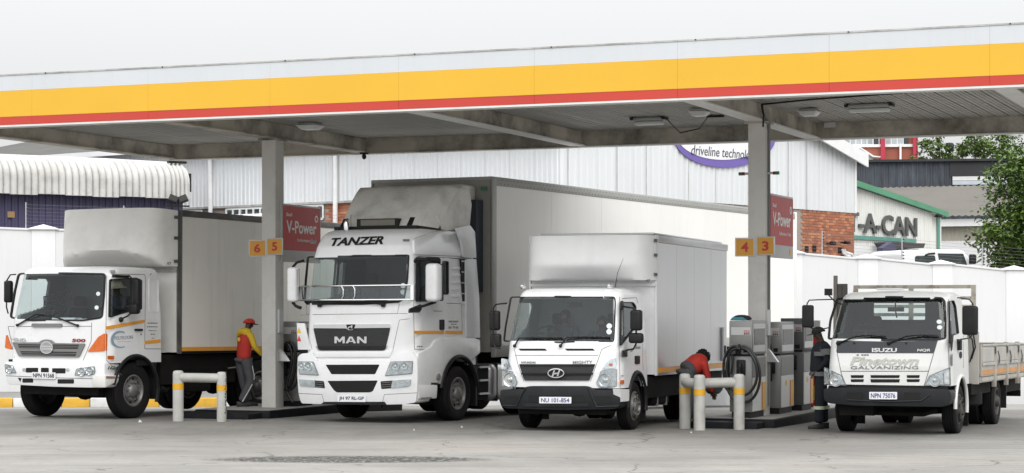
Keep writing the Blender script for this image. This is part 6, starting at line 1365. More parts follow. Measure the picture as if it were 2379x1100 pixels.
C.fpanel('dark_band', rpoly([(1936, 791.5), (2060, 794), (2178, 792), (2168, 821), (1945, 820.4)], 2), mat('charcoal_paint', (.035, .038, .045), .35, var=.1), isu, off=.008)
C.ftext('ISUZU', [(2026, 809), (2084, 809), (2084, 818.8), (2026, 818.8)], SFRAME, isu, off=.014, th=.01); C.ftext('NQR', [(2132, 811), (2163, 811), (2161, 818), (2131, 818)], SFRAME, isu, off=.014)
C.ftext('Pinetown', [(1977, 829), (2136, 829), (2134, 848.5), (1975, 848.5)], mat('pale_sign_grey', (.45, .47, .42), .5), isu, off=.006); C.ftext('GALVANIZING', [(1977, 850.5), (2134, 850.5), (2133, 858), (1976, 858)], GLET, isu, off=.006)
for x0 in (1990, 2001, 2007, 2013): C.fpanel('faded_mark', rpoly(rect(x0, 823.5, x0+5, 827), 1), GLET, isu, off=.006, th=.004)
for pts in ([(1937, 792), (1945, 821), (1955, 870), (1966, 897)], [(2178, 792), (2169, 822), (2157, 864), (2147, 897)], [(1953, 863), (2158, 863)]): C.fline(pts, .006, SEAM, isu)
for (x0, x1, y1_) in ((1976, 2007, 888), (2022, 2090.5, 889), (2106, 2137, 888)):
    for ya_, yb_ in ((872, 878.5), (881.5, y1_)): C.fpanel('grille_slot', rpoly([(x0, ya_), (x1, ya_), (x1-1.5, yb_), (x0+1.5, yb_)], 1.2), DARK, isu, off=.006)
for poly, bulbs in (([(1914.4, 853), (1954.5, 872), (1966, 896), (1914.4, 895)], [(1942, 884, 13.5)]), ([(2208, 853), (2158.7, 872.7), (2148, 897), (2209.5, 896)], [(2172, 884, 15)])):
    lamp(C, 'headlight', rpoly(poly, 3), isu, bulbs, off=.016, rim=2.2)
for q in ([(1916, 862), (1926, 867), (1926, 892), (1916, 891)], [(2193, 866), (2207, 860), (2207, 892), (2194, 892)]): C.fpanel('indicator_lamp', rpoly(q, 2), LENS, isu, off=.053, th=.008)
C.fpanel('bumper_gap', [(1925, 896), (2200, 896), (2203, 906), (1922, 906)], DARK, isu, off=.0, th=.03)
BP = lambda x, y, off=0: IF.fy(x, y, -.09 - off + .16*((x-2060)/148)**2)
op = [(1912.5, 904), (1930, 902), (2060, 902), (2195, 905), (2208, 908), (2210, 925), (2202, 941), (2190, 946), (1990, 943), (1925, 938), (1914, 930)]
b = patch(rpoly(op, 6), BP, (0, .45, 0)); bu = b.build('bumper', BUMP, isu, bevel=.03, seg=3)
def bpanel(nm, poly, m, off=.004, th=.01, par=None): b = patch(poly, lambda x, y: BP(x, y, off), (0, th, 0)); return b.build(nm, m, par or bu)
for q in ([(1966, 912), (2005, 912), (2005, 928), (1978, 930), (1969, 924)], [(2100, 912), (2139, 912), (2136, 925), (2125, 931), (2100, 929)]): bpanel('fog_recess', rpoly(q, 4), DARK, .006)
b = MB(); b.tube([BP(x, y, .004) for x, y in dens([(1968, 930), (2060, 934), (2140, 932), (2160, 918)])], .015, 6); b.build('bumper_crease', BUMP, bu)
plate(type('B', (), {'fr': type('C', (), {'F': staticmethod(BP)})}), (2019.4, 911, 2084, 928, .3), None, 'NPN 75076', bu, off=.03)
wiper(C, [(1946, 798), (1990, 782), (2020, 780), (2058, 783)], isu, .014); wiper(C, [(2064, 798), (2105, 782), (2140, 779), (2181, 781)], isu, .014)
for x in (1984, 2105): C.fpanel('washer_jet', circ(x, 797.5, 2.5, 10), BLACKP, isu, off=.02)
for c_ in ((2182, 748), (2183, 761)): C.fpanel('disc_sticker', circ(*c_, 6.2, 16, 5), STICK, isu, off=-.008, th=.001)
mirror(isu, IF.fy(1877, 735.5, .25), (.19, .10, .37)); mirror(isu, IF.fx(2254, 745, 1.42), (.24, .12, .45), -10)
b = MB(); b.tube([IF.fy(x, y, .30) for x, y in ((1938, 696), (1900, 697), (1880, 698), (1875, 706), (1874, 740))], .011, 6); b.build('mirror_arm', BLACKP, isu); b = MB(); b.tube([IF.fy(x, y, .30) for x, y in ((1878, 758), (1895, 768), (1925, 762))], .011, 6); b.build('mirror_arm', BLACKP, isu)
b = MB(); b.tube([IF.fx(x, y, xx) for x, y, xx in ((2225, 692, .95), (2252, 696, 1.3), (2260, 706, 1.42), (2261, 776, 1.42), (2252, 786, 1.38), (2232, 789, 1.12), (2226, 794, 1.0))], .012, 6); b.box(.98, 1.05, IF.fx(2226, 800, 1).y-.05, IF.fx(2226, 800, 1).y+.08, IF.fx(2226, 800, 1).z-.1, IF.fx(2226, 800, 1).z+.08); b.build('mirror_arm', BLACKP, isu)
for pts in ([(2204, 696), (2203, 800), (2207, 900)], [(2238, 770), (2238, 855)]): C.sline(pts, .005, SEAM, isu)
C.spanel('pillar_vent', [(2211, 780), (2216, 776), (2213, 812), (2211, 816)], BLACKP, isu, off=.01); C.spanel('door_handle', circ(2233, 825, 2.6, 12, 8), BLACKP, isu, off=.014); strip_text(C, [(2211, 822, 2215, 850)], GLET, isu)
b = MB(); b.box(-.30, .12, .55, .70, 2.33, 2.36); b.build('roof_vent', ISW, isu, bevel=.012)
p = IF.fy(1925, 679, .35); b = MB(); b.box(p.x-.06, p.x+.06, .31, .37, p.z-.055, p.z+.055); b.tube([(p.x, .35, p.z-.05), (p.x+.1, .4, p.z-.16), (p.x+.2, .45, p.z-.2)], .012, 6); b.build('side_repeater', BLACKP, isu)
arch = [Vector((1.005, ya + .50*cos(radians(q)), .42 + .52*sin(radians(q)))) for q in range(-10, 190, 10)]; b = MB(); b.tube(arch, .03, 8); b.build('wheel_arch', ISW, isu)
# interior
b = MB(); b.box(-.88, .88, .32, .65, 1.0, 1.52); b.build('dashboard', mat('dash_grey', (.05, .053, .056), .7), isu, bevel=.05)
seats(isu, (-.52, .50), 1.0, 1.05, .64); steering(isu, -.5, .70, 1.66, .2)
b = MB(); b.box(-.12, .14, .60, .64, 1.98, 2.05); b.tube([(0, .62, 2.05), (0, .62, 2.15)], .012, 5); b.tube([(.01, .60, 1.98), (.03, .60, 1.88)], .012, 5); b.build('interior_mirror', BLACKP, isu)
# running gear
DRW = mat('dirty_wheel', (.06, .058, .055), .6, .3, var=.2, dirt=.5, dcol=(.12, .1, .08), ds=4)
for sx in (-1, 1): wheel(isu, sx*.87, ya, R, .24, .235, sx, 6, -.05, DRW)
for sx in (-1, 1): wheel(isu, sx*.90, 4.35, R+.02, .23, .235, sx, 6, .12, DRW); wheel(isu, sx*.63, 4.35, R+.02, .23, .235, -sx, 6, .05, DRW)
chassis(isu, .3, 6.9, .58, .78, .36, (ya, 4.35), R, 1.6)
b = MB(); b.box(-.42, .42, .5, 1.5, .42, .8); b.box(-.8, -.25, .15, .5, .30, .46); b.tube([(-.3, .4, .34), (.5, .4, .33), (.72, .45, .4)], .04, 8); b.box(-.28, .28, 1.5, 2.8, .4, .62); b.build('engine', UNDER, isu)
for sx in (-1, 1): b = MB(); b.box(sx*.86-.13, sx*.86+.13, 1.62, 1.65, .10, .75); b.build('mud_flap', UNDER, isu)
for sx in (-1, 1): b = MB(); b.box(sx*.80-.26, sx*.80+.26, 4.98, 5.01, .28, .8); b.build('mud_flap', BLACKP, isu)
sp = MB(); sp.lathe([(.2, -.1), (.36, -.12), (.40, -.09), (.40, .09), (.36, .12), (.2, .1)], (.62, 2.75, .52), (0, 0, 1), 32); sp.build('spare_wheel', RUB, isu)
b = MB(); b.box(-.95, -.42, 2.1, 3.1, .42, .78); b.build('fuel_tank', UNDER, isu, bevel=.05)
b = MB(); b.box(-.95, .95, 7.25, 7.31, .42, .54); b.build('underrun_bar', UNDER, isu); b = MB(); b.box(-.4, -.32, 6.9, 7.25, .5, .62); b.box(.32, .4, 6.9, 7.25, .5, .62); b.build('bar_bracket', UNDER, isu)
b = MB(); b.box(-.98, .98, 2.0, 3.8, .60, .79); b.box(-.98, .98, 4.9, 7.1, .55, .79); b.box(-.6, .6, 1.65, 3.8, .45, .6); b.build('underbody', UNDER, isu)
# load bed
BED = mat('rusty_bed_steel', (.52, .50, .45), .6, .3, var=.15, vs=2, dirt=.6, dcol=(.17, .13, .09), ds=3, dlo=.45, dhi=.75)
CREAM = mat('rusty_cream_paint', (.50, .47, .39), .65, var=.15, vs=2, dirt=.75, dcol=(.20, .10, .05), ds=5, dlo=.5, dhi=.66)
DIRTP = mat('grimy_panel', (.50, .485, .45), .6, .2, var=.15, vs=1.5, dirt=.6, dcol=(.14, .13, .11), ds=2.5)
WOOD = mat('weathered_timber', (.26, .24, .21), .85, var=.2, vs=5, bump=.3)
X0, YA, YB, ZB0, ZB1 = 1.09, 2.20, 7.2, .80, 1.44
b = MB(); b.box(-X0, X0, YA, YB, ZB0, ZB0+.09); b.build('bed_floor', BED, isu)
b = MB(); b.box(-X0+.02, X0-.02, YA+.1, YB-.05, ZB0+.092, ZB0+.11); b.build('bed_plank', WOOD, isu)
y = YA + .04; posts = []
for k in range(4):
    y1 = y + 1.24
    for s in (-1, 1):
        b = MB(); b.box(s*X0-.02, s*X0+.02, y+.03, y1-.06, ZB0+.10, ZB1); pnl = b.build('dropside_panel', DIRTP, isu, bevel=.01)
        b = MB(); b.box(s*(X0+.021)-.001, s*(X0+.021)+.012, y+.05, y1-.08, ZB1-.30, ZB1-.06); b.box(s*(X0+.021)-.001, s*(X0+.021)+.02, y+.03, y1-.06, ZB1-.03, ZB1+.004); b.box(s*(X0+.021)-.001, s*(X0+.021)+.02, y+.03, y1-.06, ZB1-.36, ZB1-.31); b.build('pressed_rib', DIRTP, pnl, bevel=.006, seg=1)
        b = MB(); b.box(s*(X0+.021)-.001, s*(X0+.021)+.006, y+.05, y1-.08, ZB0+.13, ZB0+.21); b.build('orange_tape', mat('faded_orange_tape', (.60, .29, .10), .55, var=.2, vs=4), pnl)
        b = MB(); b.box(s*X0-.025, s*X0+.05, y1-.055, y1+.025, ZB0-.10, ZB1+.03); po = b.build('dropside_post', BED, isu, bevel=.008)
        b = MB(); b.tube([(s*(X0+.06), y1+.10, ZB1-.12), (s*(X0+.075), y1+.16, ZB1-.22), (s*(X0+.06), y1+.2, ZB1-.34)], .012, 6); b.box(s*(X0+.05)-.01, s*(X0+.05)+.01, y1-.1, y1-.05, ZB1-.16, ZB1-.04); b.build('latch', DRAIL, po)
        b = MB(); b.box(s*X0-.01, s*X0+.015, y+.03, y1-.06, ZB0+.02, ZB0+.085); b.build('bottom_channel', BED, po)
    y = y1
b = MB(); b.box(-X0, X0, YB-.03, YB+.01, ZB0+.10, ZB1); b.build('tailboard', DIRTP, isu)
# headboard rack
RY = 2.08; zt = IF.fx(2268, 671, 1.02).z
hb = MB(); hb.box(-X0, X0, RY-.03, RY+.01, ZB0-.02, ZB0+.85); hbo = hb.build('headboard', DIRTP, isu)
for x in (-1.0, -.05, 1.0): b = MB(); b.box(x-.035, x+.035, RY-.04, RY+.03, ZB0+.852, zt); b.build('rack_post', CREAM, hbo)
b = MB(); b.box(-1.03, 1.035, RY-.042, RY+.032, zt+.002, zt+.06); b.build('rack_rail', CREAM, hbo)
for z in (zt-.16, zt-.30, zt-.44, zt-.58):
    for x0, x1 in ((-.964, -.086), (-.014, .964)): b = MB(); b.box(x0, x1, RY-.02, RY+.012, z-.028, z+.028); b.build('rack_rail', CREAM, hbo)
b = MB(); b.tube([(.9, RY-.06, 1.75), (1.02, RY-.12, 1.6), (1.05, RY-.12, 1.4), (.98, RY-.08, 1.2)], .012, 6); b.tube([(.85, RY-.06, 1.72), (1.0, RY-.12, 1.52), (1.02, RY-.12, 1.35), (.95, RY-.08, 1.15)], .012, 6); b.build('air_hose', BLACKP, isu)
p = IF.fy(1941.5, 660, RY-.1); b = MB(); b.box(p.x-.03, p.x+.03, RY-.14, RY-.08, 1.2, IF.fy(1941, 641, RY-.1).z); tag_ = b.build('timber_stake', WOOD, isu)
for x in (1952, 1963): p = IF.fy(x, 668, RY-.1); b = MB(); b.box(p.x-.035, p.x+.04, RY-.15, RY-.07, 1.4, IF.fy(x, 660, RY-.1).z); b.build('timber_stake', mat('dark_timber', (.11, .105, .10), .85, var=.2), isu)
# ================================================================== fuel dispensers
STN = mat('dispenser_steel', (.27, .275, .27), .42, .55, var=.1, vs=1.5, dirt=.25, dcol=(.2, .19, .18), ds=2); STD = mat('dispenser_dark_grey', (.12, .125, .125), .5, .2, var=.15, vs=2)
DWHT = mat('dispenser_white', (.70, .71, .70), .35, var=.05); SYEL = mat('stripe_yellow', (.72, .45, .03), .35); SRED = mat('stripe_red', (.5, .03, .025), .35); SCR = mat('display_screen', (.03, .035, .038), .12, var=.5, vs=6); HOSE = mat('rubber_hose', (.012, .013, .014), .4, var=.2)
ISZ = .167; PICT = mat('pictogram_pink', (.5, .2, .2), .5)
def dispenser(x0, x1, y0, y1, zg, label, h=1.66, dark=False):
    t = thing('fuel_dispenser', label, 'fuel pump', CF.M @ T((x0+x1)/2, (y0+y1)/2, zg+ISZ), 'fuel dispensers'); w, d = (x1-x0)/2, (y1-y0)/2; m = STD if dark else STN
    b = MB(); b.box(-w+.03, w-.03, -d+.03, d-.03, 0, .10); b.build('plinth', BLACKP, t)
    b = MB(); b.box(-w, w, -d, d, .102, h*.635); b.build('cabinet', m, t, bevel=.012)
    b = MB(); b.box(-w+.02, w-.02, -d+.02, d-.02, h*.636, h*.655); b.build('neck', BLACKP, t)
    b = MB(); b.box(-w-.006, w+.006, -d-.006, d+.006, h*.656, h); hd = b.build('head', m, t, bevel=.012)
    b = MB(); b.box(-w+.03, w-.02, -d-.010, -d-.0065, h*.855, h*.935); b.build('label_strip', SGREY, hd)
    for k in range(3):
        for j in range(3): b = MB(); b.box(w-.14+k*.036, w-.112+k*.036, -d-.0125, -d-.0105, h*.89+j*.026-.05, h*.89+j*.026-.03); b.build('pictogram', PICT if j else LETTER, hd)
    b = MB(); b.ball((-.02, -d-.012, h*.745), (.022, .012, .03)); b.build('lock', BLACKP, hd)
    b = MB(); b.box(w+.0065, w+.012, -d+.06, d-.06, h*.68, h*.97); fr = b.build('display_frame', ALU, hd); b = MB(); b.box(w+.0125, w+.018, -d+.11, d-.11, h*.75, h*.92); b.build('display', SCR, fr)
    b = MB(); b.box(w+.001, w+.008, -d+.03, d-.03, h*.42, h*.62); b.build('steel_panel', STN, t); b = MB(); b.box(w+.001, w+.008, -d+.03, d-.03, .115, h*.415); lp = b.build('white_panel', DWHT, t)
    yy = d - .03 - .24*d*2; b = MB(); b.box(w+.0085, w+.011, yy, d-.032, .118, h*.36); b.build('yellow_stripe', SYEL, lp); b = MB(); b.box(w+.0085, w+.011, yy-.06*d*2-.005, yy-.002, .118, h*.36); b.build('red_stripe', SRED, lp)
    pecten(w+.0085, -d*.25, h*.33, .06, SYEL, lp)
    b = MB(); b.box(-w*.35, w*.45, -d-.05, -d-.001, h*.44, h*.60); ho = b.build('nozzle_holster', BLACKP, t, bevel=.02)
    b = MB(); b.tube([(0, -d-.07, h*.56), (.0, -d-.09, h*.50), (.0, -d-.06, h*.36)], [.03, .045, .03], 8); b.box(-.035, .035, -d-.14, -d-.05, h*.49, h*.53); b.build('nozzle', BLACKP, ho)
    b = MB(); b.box(-w*.45, w*.05, -d-.03, -d-.001, h*.655, h*.74); b.build('keypad', BLACKP, t, bevel=.006); b = MB(); b.box(w*.25, w*.7, -d-.015, -d-.0065, h*.675, h*.715); b.build('card_slot', DARK, hd)
    return t
zr_ = gz((CF.M @ Vector((BX[3], 0, 0))).y); zl_ = gz((CF.M @ Vector((BX[1], 0, 0))).y)
y0 = -1.12; xr = CF.fy(1747, 860, y0).x; xl = CF.fy(1695, 860, y0).x; y1 = min(-.22, CF.fx(1779, 860, xr).y)
d1 = dispenser(xl, xr, y0, y1, zr_, 'grey fuel dispenser with coiled black hose at the front of the right island', CF.fy(1720, 746, y0).z - zr_ - ISZ)
def hose(pts, yy, r, par, M): b = MB(); P = [CF.fy(x, y, yy + i*.002) for i, (x, y) in enumerate(pts)]; b.tube([M @ p for p in smooth(P)], r, 8); return b.build('hose', HOSE, par)
def smooth(P, it=2):
    for _ in range(it):
        Q = [P[0]]
        for a, b in zip(P[:-1], P[1:]): Q += [a.lerp(b, .25), a.lerp(b, .75)]
        P = Q + [P[-1]]
    return P
MI = (CF.M.inverted() @ d1.matrix_world).inverted() if False else Matrix.Translation(-Vector(((xl+xr)/2, (y0+y1)/2, zr_+ISZ)))
hose([(1716, 812), (1712, 804), (1697, 807), (1685, 825), (1680, 852), (1684, 892), (1700, 926), (1722, 937), (1747, 931), (1762, 906), (1767, 875), (1762, 842), (1746, 815), (1728, 805), (1712, 808)], y0-.10, .024, d1, MI)
hose([(1720, 812), (1712, 809), (1698, 815), (1690, 835), (1687, 862), (1692, 890), (1706, 912), (1724, 920), (1742, 914), (1756, 893), (1760, 868), (1754, 838), (1738, 814), (1722, 809)], y0-.16, .024, d1, MI)
hose([(1700, 823), (1703, 840), (1699, 870)], y0-.05, .02, d1, MI)
y0 = .42; xr = CF.fy(1813.5, 850, y0).x; xl = CF.fy(1786, 850, y0).x; y1 = min(1.35, CF.fx(1844, 850, xr).y)
d2 = dispenser(xl-.12, xr, y0, y1, zr_, 'grey fuel dispenser with yellow and red stripe just behind the right-hand column', 1.64)
y0 = 1.75; xr = CF.fy(1866, 850, y0).x; d3 = dispenser(xr-.42, xr, y0, y0+.75, zr_, 'darker grey fuel dispenser at the rear of the right island', 1.70, True)
M2 = Matrix.Translation(-Vector(((xr-.42+xr)/2, y0+.375, zr_+ISZ)))
b = MB(); P = [CF.fx(x, y, xr-.25) for x, y in ((1846, 832), (1850, 870), (1855, 920), (1866, 960), (1874, 985))]; b.tube([M2 @ p for p in smooth(P)], .03, 8); b.build('hose', HOSE, d3)
y0 = .40; xr = CF.fy(692, 850, y0).x
d4 = dispenser(xr-.46, xr, y0, y0+.7, zl_, 'grey fuel dispenser half hidden between the left-hand column and the tractor truck', 1.66)
M4 = Matrix.Translation(-Vector((xr-.23, y0+.35, zl_+ISZ)))
hose([(668, 797), (676, 795), (684, 808), (687, 830), (683, 870), (672, 905), (664, 895), (662, 860), (664, 820)], y0-.10, .026, d4, M4); hose([(662, 800), (672, 800), (679, 822), (676, 860), (662, 903), (680, 935)], y0-.15, .026, d4, M4); hose([(660, 905), (675, 908), (688, 895), (694, 870)], y0-.16, .026, d4, M4)
# advertising stand red and yellow beyond the dispensers
t = thing('advertising_board', 'red and white forecourt advertising board beside the man in dark overalls', 'board', CF.M @ T(0, 0, zr_+ISZ))
yb = 3.2; q = [CF.fy(x, y, yb) for x, y in ((1879, 745), (1905, 745), (1905, 952), (1879, 952))]; q = [Vector((p.x, p.y, p.z - zr_ - ISZ)) for p in q]
b = MB(); b.prism(q, (0, .04, 0)); bo = b.build('panel', DWHT, t)
def bp_(pts, m, nm): b = MB(); b.prism([CF.fy(x, y, yb-.004) - Vector((0, 0, zr_+ISZ)) for x, y in pts], (0, .002, 0)); b.build(nm, m, bo)
bp_(circ(1897, 792, 15, 20, 17), mat('print_red', (.7, .05, .03), .4), 'red_disc'); bp_([(1881, 792), (1889, 796), (1887, 820), (1881, 824)], SYEL, 'yellow_shape'); bp_(rect(1880, 842, 1904, 952), SRED, 'red_field'); bp_(rect(1885, 897, 1893, 930), SYEL, 'yellow_notice')
# wedge brackets on the columns
for ci, z in ((1, 1.0), (3, 1.08)):
    b = MB(); x = BX[ci]+.157; b.prism([(x, -.05, z+.22), (x+.02, -.05, z+.24), (x+.20, -.05, z), (x, -.05, z)], (0, .10, 0)); tag(b.build('steel_bracket', ALU), 'small wedge-shaped steel bracket on the %s column' % ('left-hand' if ci == 1 else 'right-hand'), 'bracket', 'brackets on the columns').matrix_world = CF.M
    b = MB(); b.box(BX[ci]+.157, BX[ci]+.20, -.10, .05, 1.55, 2.0); tag(b.build('switch_box', SFRAME), 'grey switch box on the side of the %s column' % ('left-hand' if ci == 1 else 'right-hand'), 'box', 'switch boxes on the columns').matrix_world = CF.M
# cap left on the dispenser
t = thing('cloth_bundle', 'black and teal cloth bundle lying on top of the front dispenser', 'cloth', CF.M @ T(d1.location.x, d1.location.y, 0))
p = CF.fy(1720, 745, -.95); t.matrix_world = CF.M @ T(p.x, -.9, p.z)
b = MB(); n = 14; rows = []
for i in range(6):
    r = []
    for j in range(n+1): a = 2*pi*j/n; k = cos(i/5*pi/2); r.append((.17*k*cos(a)*(1+.15*sin(3*a)), .12*k*sin(a)*(1+.2*cos(2*a)), .012 + .085*sin(i/5*pi/2) + .012*sin(5*a)*k))
    rows.append(r)
b.grid(rows); b.build('crown', mat('black_cloth', (.02, .022, .026), .9, var=.3), t, norm=False, angle=60)
b = MB(); b.loft([(-.16, -.16, .0), (.16, -.14, .0), (.12, -.02, .0), (-.14, -.02, .0)], [(-.12, -.15, .055), (.05, -.13, .06), (.05, -.05, .06), (-.1, -.05, .06)]); b.build('teal_fold', mat('teal_cloth', (.05, .22, .25), .9), t, bevel=.01)

# ================================================================== people
def skin(name, verts, edges, rad, m, parent, root=0, sub=1):
    me = bpy.data.meshes.new(name); me.from_pydata([tuple(v) for v in verts], edges, []); o = bpy.data.objects.new(name, me); COL.objects.link(o); o.parent = parent
    o.modifiers.new('skin', 'SKIN').use_smooth_shade = True
    for i, r in enumerate(rad): d = me.skin_vertices[0].data[i]; d.radius = r if isinstance(r, tuple) else (r, r); d.use_root = (i == root)
    s = o.modifiers.new('sub', 'SUBSURF'); s.levels = sub; s.render_levels = sub; me.materials.append(m); return o
def chain(name, pts, rad, m, parent, sub=2): return skin(name, pts, [(i, i+1) for i in range(len(pts)-1)], rad, m, parent, 0, sub)
def hand(parent, wrist, d, up, m=None, s=1.0):
    d = Vector(d).normalized(); up = Vector(up); up = (up - d*up.dot(d)).normalized(); sd_ = d.cross(up); w = Vector(wrist); b = MB()
    pc = w + d*.05*s; b.loft([pc - d*.05*s + sd_*.028*s + up*.012*s, pc - d*.05*s - sd_*.028*s + up*.012*s, pc - d*.05*s - sd_*.028*s - up*.012*s, pc - d*.05*s + sd_*.028*s - up*.012*s], [pc + d*.05*s + sd_*.042*s + up*.012*s, pc + d*.05*s - sd_*.042*s + up*.012*s, pc + d*.05*s - sd_*.042*s - up*.012*s, pc + d*.05*s + sd_*.042*s - up*.012*s])
    for k, L in enumerate((.062, .075, .07, .055)):
        o = sd_*(.032 - k*.0215)*s; a = pc + d*.045*s + o; b.tube([a, a + d*L*.5*s - up*.006*s, a + d*L*.85*s - up*.03*s], [.0095*s, .009*s, .007*s], 6)
    a = pc - d*.015*s + sd_*.036*s; b.tube([a, a + sd_*.025*s + d*.025*s, a + sd_*.03*s + d*.055*s - up*.01*s], [.012*s, .011*s, .008*s], 6)
    return b.build('hand', m or SKIN, parent, bevel=.006)
def human(name, label, loc, J, top, pants, shoes, group=None, cloth='jacket', sleeve=None, rtorso=(.17, .115), rleg=(.095, .068, .052), legs=True, hat=None):
    t = thing(name, label, 'person', T(*loc), group); V = {k: Vector(v) for k, v in J.items()}; f = V['face'].normalized()
    up = (V['head'] - V['neck']).normalized()
    # body: one continuous surface under the clothes
    names = ['pelvis', 'chest', 'neck', 'jaw', 'skull', 'crown', 'shR', 'elR', 'haR', 'shL', 'elL', 'haL']
    V['jaw'] = V['neck'].lerp(V['head'], .55) + f*.02; V['skull'] = V['head'] + f*.004; V['crown'] = V['head'] + up*.085
    V['nose'] = V['head'] + f*.112 - up*.02; names.append('nose')
    E_ = [(0, 1), (1, 2), (2, 3), (3, 4), (4, 5), (1, 6), (6, 7), (7, 8), (1, 9), (9, 10), (10, 11), (4, 12)]; Rr = [.11, .11, .055, .07, (.083, .095), .05, .06, .04, .028, .06, .04, .028, .014]
    if legs:
        for s in 'RL':
            b0 = len(names); names += ['hip'+s, 'kn'+s, 'an'+s]; E_ += [(0, b0), (b0, b0+1), (b0+1, b0+2)]; Rr += [.085, .055, .04]
    skin('body', [V[n] for n in names], E_, Rr, SKIN, t, 0, 2)
    sd_ = f.cross(up).normalized()
    b = MB()
    for s in (-1, 1): b.ball(V['head'] + f*.088 + sd_*s*.032 + up*.012, .011, 8, 6)
    b.build('eyes', mat('eye_white', (.14, .13, .12), .4), t)
    for s in (-1, 1): b = MB(); b.ball(V['head'] + sd_*s*.086 - f*.005, (.018, .022, .03), 8, 6); b.build('ear', SKIN, t)
    c = V['chest']; w_ = V['pelvis'].lerp(c, .5)
    pts = [V['pelvis'] - (c - V['pelvis']).normalized()*.03, V['pelvis'].lerp(c, .3), w_.lerp(c, .3), c, c.lerp(V['neck'], .62), V['neck']]
    chain(cloth, pts, [(rtorso[0]*1.02, rtorso[1]*1.1), (rtorso[0], rtorso[1]*1.05), (rtorso[0]*1.02, rtorso[1]*1.08), (rtorso[0]*1.08, rtorso[1]*1.12), (rtorso[0]*.82, rtorso[1]*.85), (.062, .062)], top, t)
    for s in 'RL':
        a, e, h_ = V['sh'+s], V['el'+s], V['ha'+s]
        chain('sleeve', [a.lerp(c, .35), a, a.lerp(e, .5), e, e.lerp(h_, .55), h_], [.078, .078, .066, .056, .05, .043], sleeve or top, t)
        hand(t, h_, h_ - e, (0, 0, 1))
        if legs:
            hp, k, an = V['hip'+s], V['kn'+s], V['an'+s]
            chain('trouser_leg', [V['pelvis'].lerp(hp, .5) + Vector((0, 0, .02)), hp, hp.lerp(k, .5), k, k.lerp(an, .5), an], [rleg[0]*1.12, rleg[0]*1.15, rleg[0], rleg[1]*1.1, rleg[1], rleg[2]*1.1], pants, t)
            ff = Vector((V['foot'].x, V['foot'].y, 0)).normalized(); b = MB(); fp_ = V['an'+s]
            b.loft([fp_ + ff*.18 + ff.cross(Vector((0, 0, 1)))*q*.05 + Vector((0, 0, zz - fp_.z)) for q, zz in ((-1, 0), (1, 0), (.7, .05), (-.7, .05))], [fp_ - ff*.08 + ff.cross(Vector((0, 0, 1)))*q*.045 + Vector((0, 0, zz - fp_.z)) for q, zz in ((-1, 0), (1, 0), (.9, .11), (-.9, .11))]); b.build('shoe', shoes, t, bevel=.015)
    if legs: chain('trouser_seat', [V['pelvis'] + Vector((0, 0, .05)), V['pelvis'], V['pelvis'] - Vector((0, 0, .08))], [(rtorso[0]*.98, rtorso[1]*1.05), (rtorso[0]*1.05, rtorso[1]*1.15), (rtorso[0]*.85, rtorso[1])], pants, t)
    return t, V, f, up
def cap(t, V, f, up, m, brim=.09, r=.108, peak=True):
    sd_ = f.cross(up).normalized(); c = V['head'] + up*.03; rows = []
    for i in range(7):
        a = i/6*pi/2*.98; row = []
        for j in range(19): q = 2*pi*j/18; row.append(c + (f*cos(q)*1.12 + sd_*sin(q)*.95)*r*cos(a) + up*r*.95*sin(a))
        rows.append(row)
    b = MB(); b.grid(rows); o = b.build('cap', m, t, norm=False, angle=60); b = MB(); n = 16
    if peak: A = [c + f*cos(q)*r*1.1 + sd_*sin(q)*r*.95 for q in [(-1.1 + 2.2*k/n) for k in range(n+1)]]; B = [p + f*brim*cos(q)**.5 + up*(-.012) for p, q in zip(A, [(-1.1 + 2.2*k/n) for k in range(n+1)])]
    else: A = [c + f*cos(q)*r*1.1 + sd_*sin(q)*r*.95 for q in [2*pi*k/n for k in range(n+1)]]; B = [c + (p-c)*1.6 - up*.035 for p in A]
    b.grid([A, B]); b.grid([[p - up*.006 for p in A], [p - up*.006 for p in B]]); b.build('brim', m, o, norm=False); return o
REDC = mat('red_uniform', (.50, .035, .025), .8, var=.15, vs=5, bump=.3, bs=20); YELC = mat('yellow_uniform', (.70, .47, .03), .8, var=.12, vs=5, bump=.3, bs=20); GRYC = mat('grey_trousers', (.075, .075, .085), .85, var=.2, vs=5, bump=.4, bs=18); SHOE = mat('black_shoe', (.015, .015, .015), .5)
NAVY = mat('dark_navy_overall', (.012, .015, .022), .9, var=.25, vs=5, bump=.4, bs=18); GSTR = mat('grey_stripe_cloth', (.16, .165, .17), .85, var=.15); RFLX = mat('reflective_tape', (.55, .62, .45), .4, var=.1); HAIR = mat('black_hair', (.012, .01, .009), .9, var=.3, bump=.8, bs=60)
# attendant walking on the left island
D = 40.45; P = at(566, 945, D); zi = zl_ + .166
t, V, f, up = human('person', 'person in red and yellow jacket and red cap walking past the left-hand column', (P.x, D, zi),
    dict(pelvis=(0, 0, .92), chest=(.02, .01, 1.28), neck=(.06, .04, 1.50), head=(.085, .06, 1.60), face=(.85, .45, -.08), shR=(.15, -.12, 1.42), elR=(.23, -.16, 1.18), haR=(.37, -.02, 1.00), shL=(-.10, .16, 1.42), elL=(-.10, .28, 1.16), haL=(.05, .34, .98),
         hipR=(.08, -.08, .86), knR=(.15, -.06, .48), anR=(-.04, -.10, .09), hipL=(-.07, .08, .86), knL=(-.02, .14, .47), anL=(.08, .16, .09), foot=(.85, .3, 0)), REDC, GRYC, SHOE, sleeve=YELC, rtorso=(.20, .135), rleg=(.105, .085, .07))
cap(t, V, f, up, REDC)
chain('yoke', [Vector((.15, -.125, 1.425)), Vector((.02, .0, 1.475)), Vector((-.10, .15, 1.425))], [(.092, .09), (.115, .085), (.092, .09)], YELC, t)
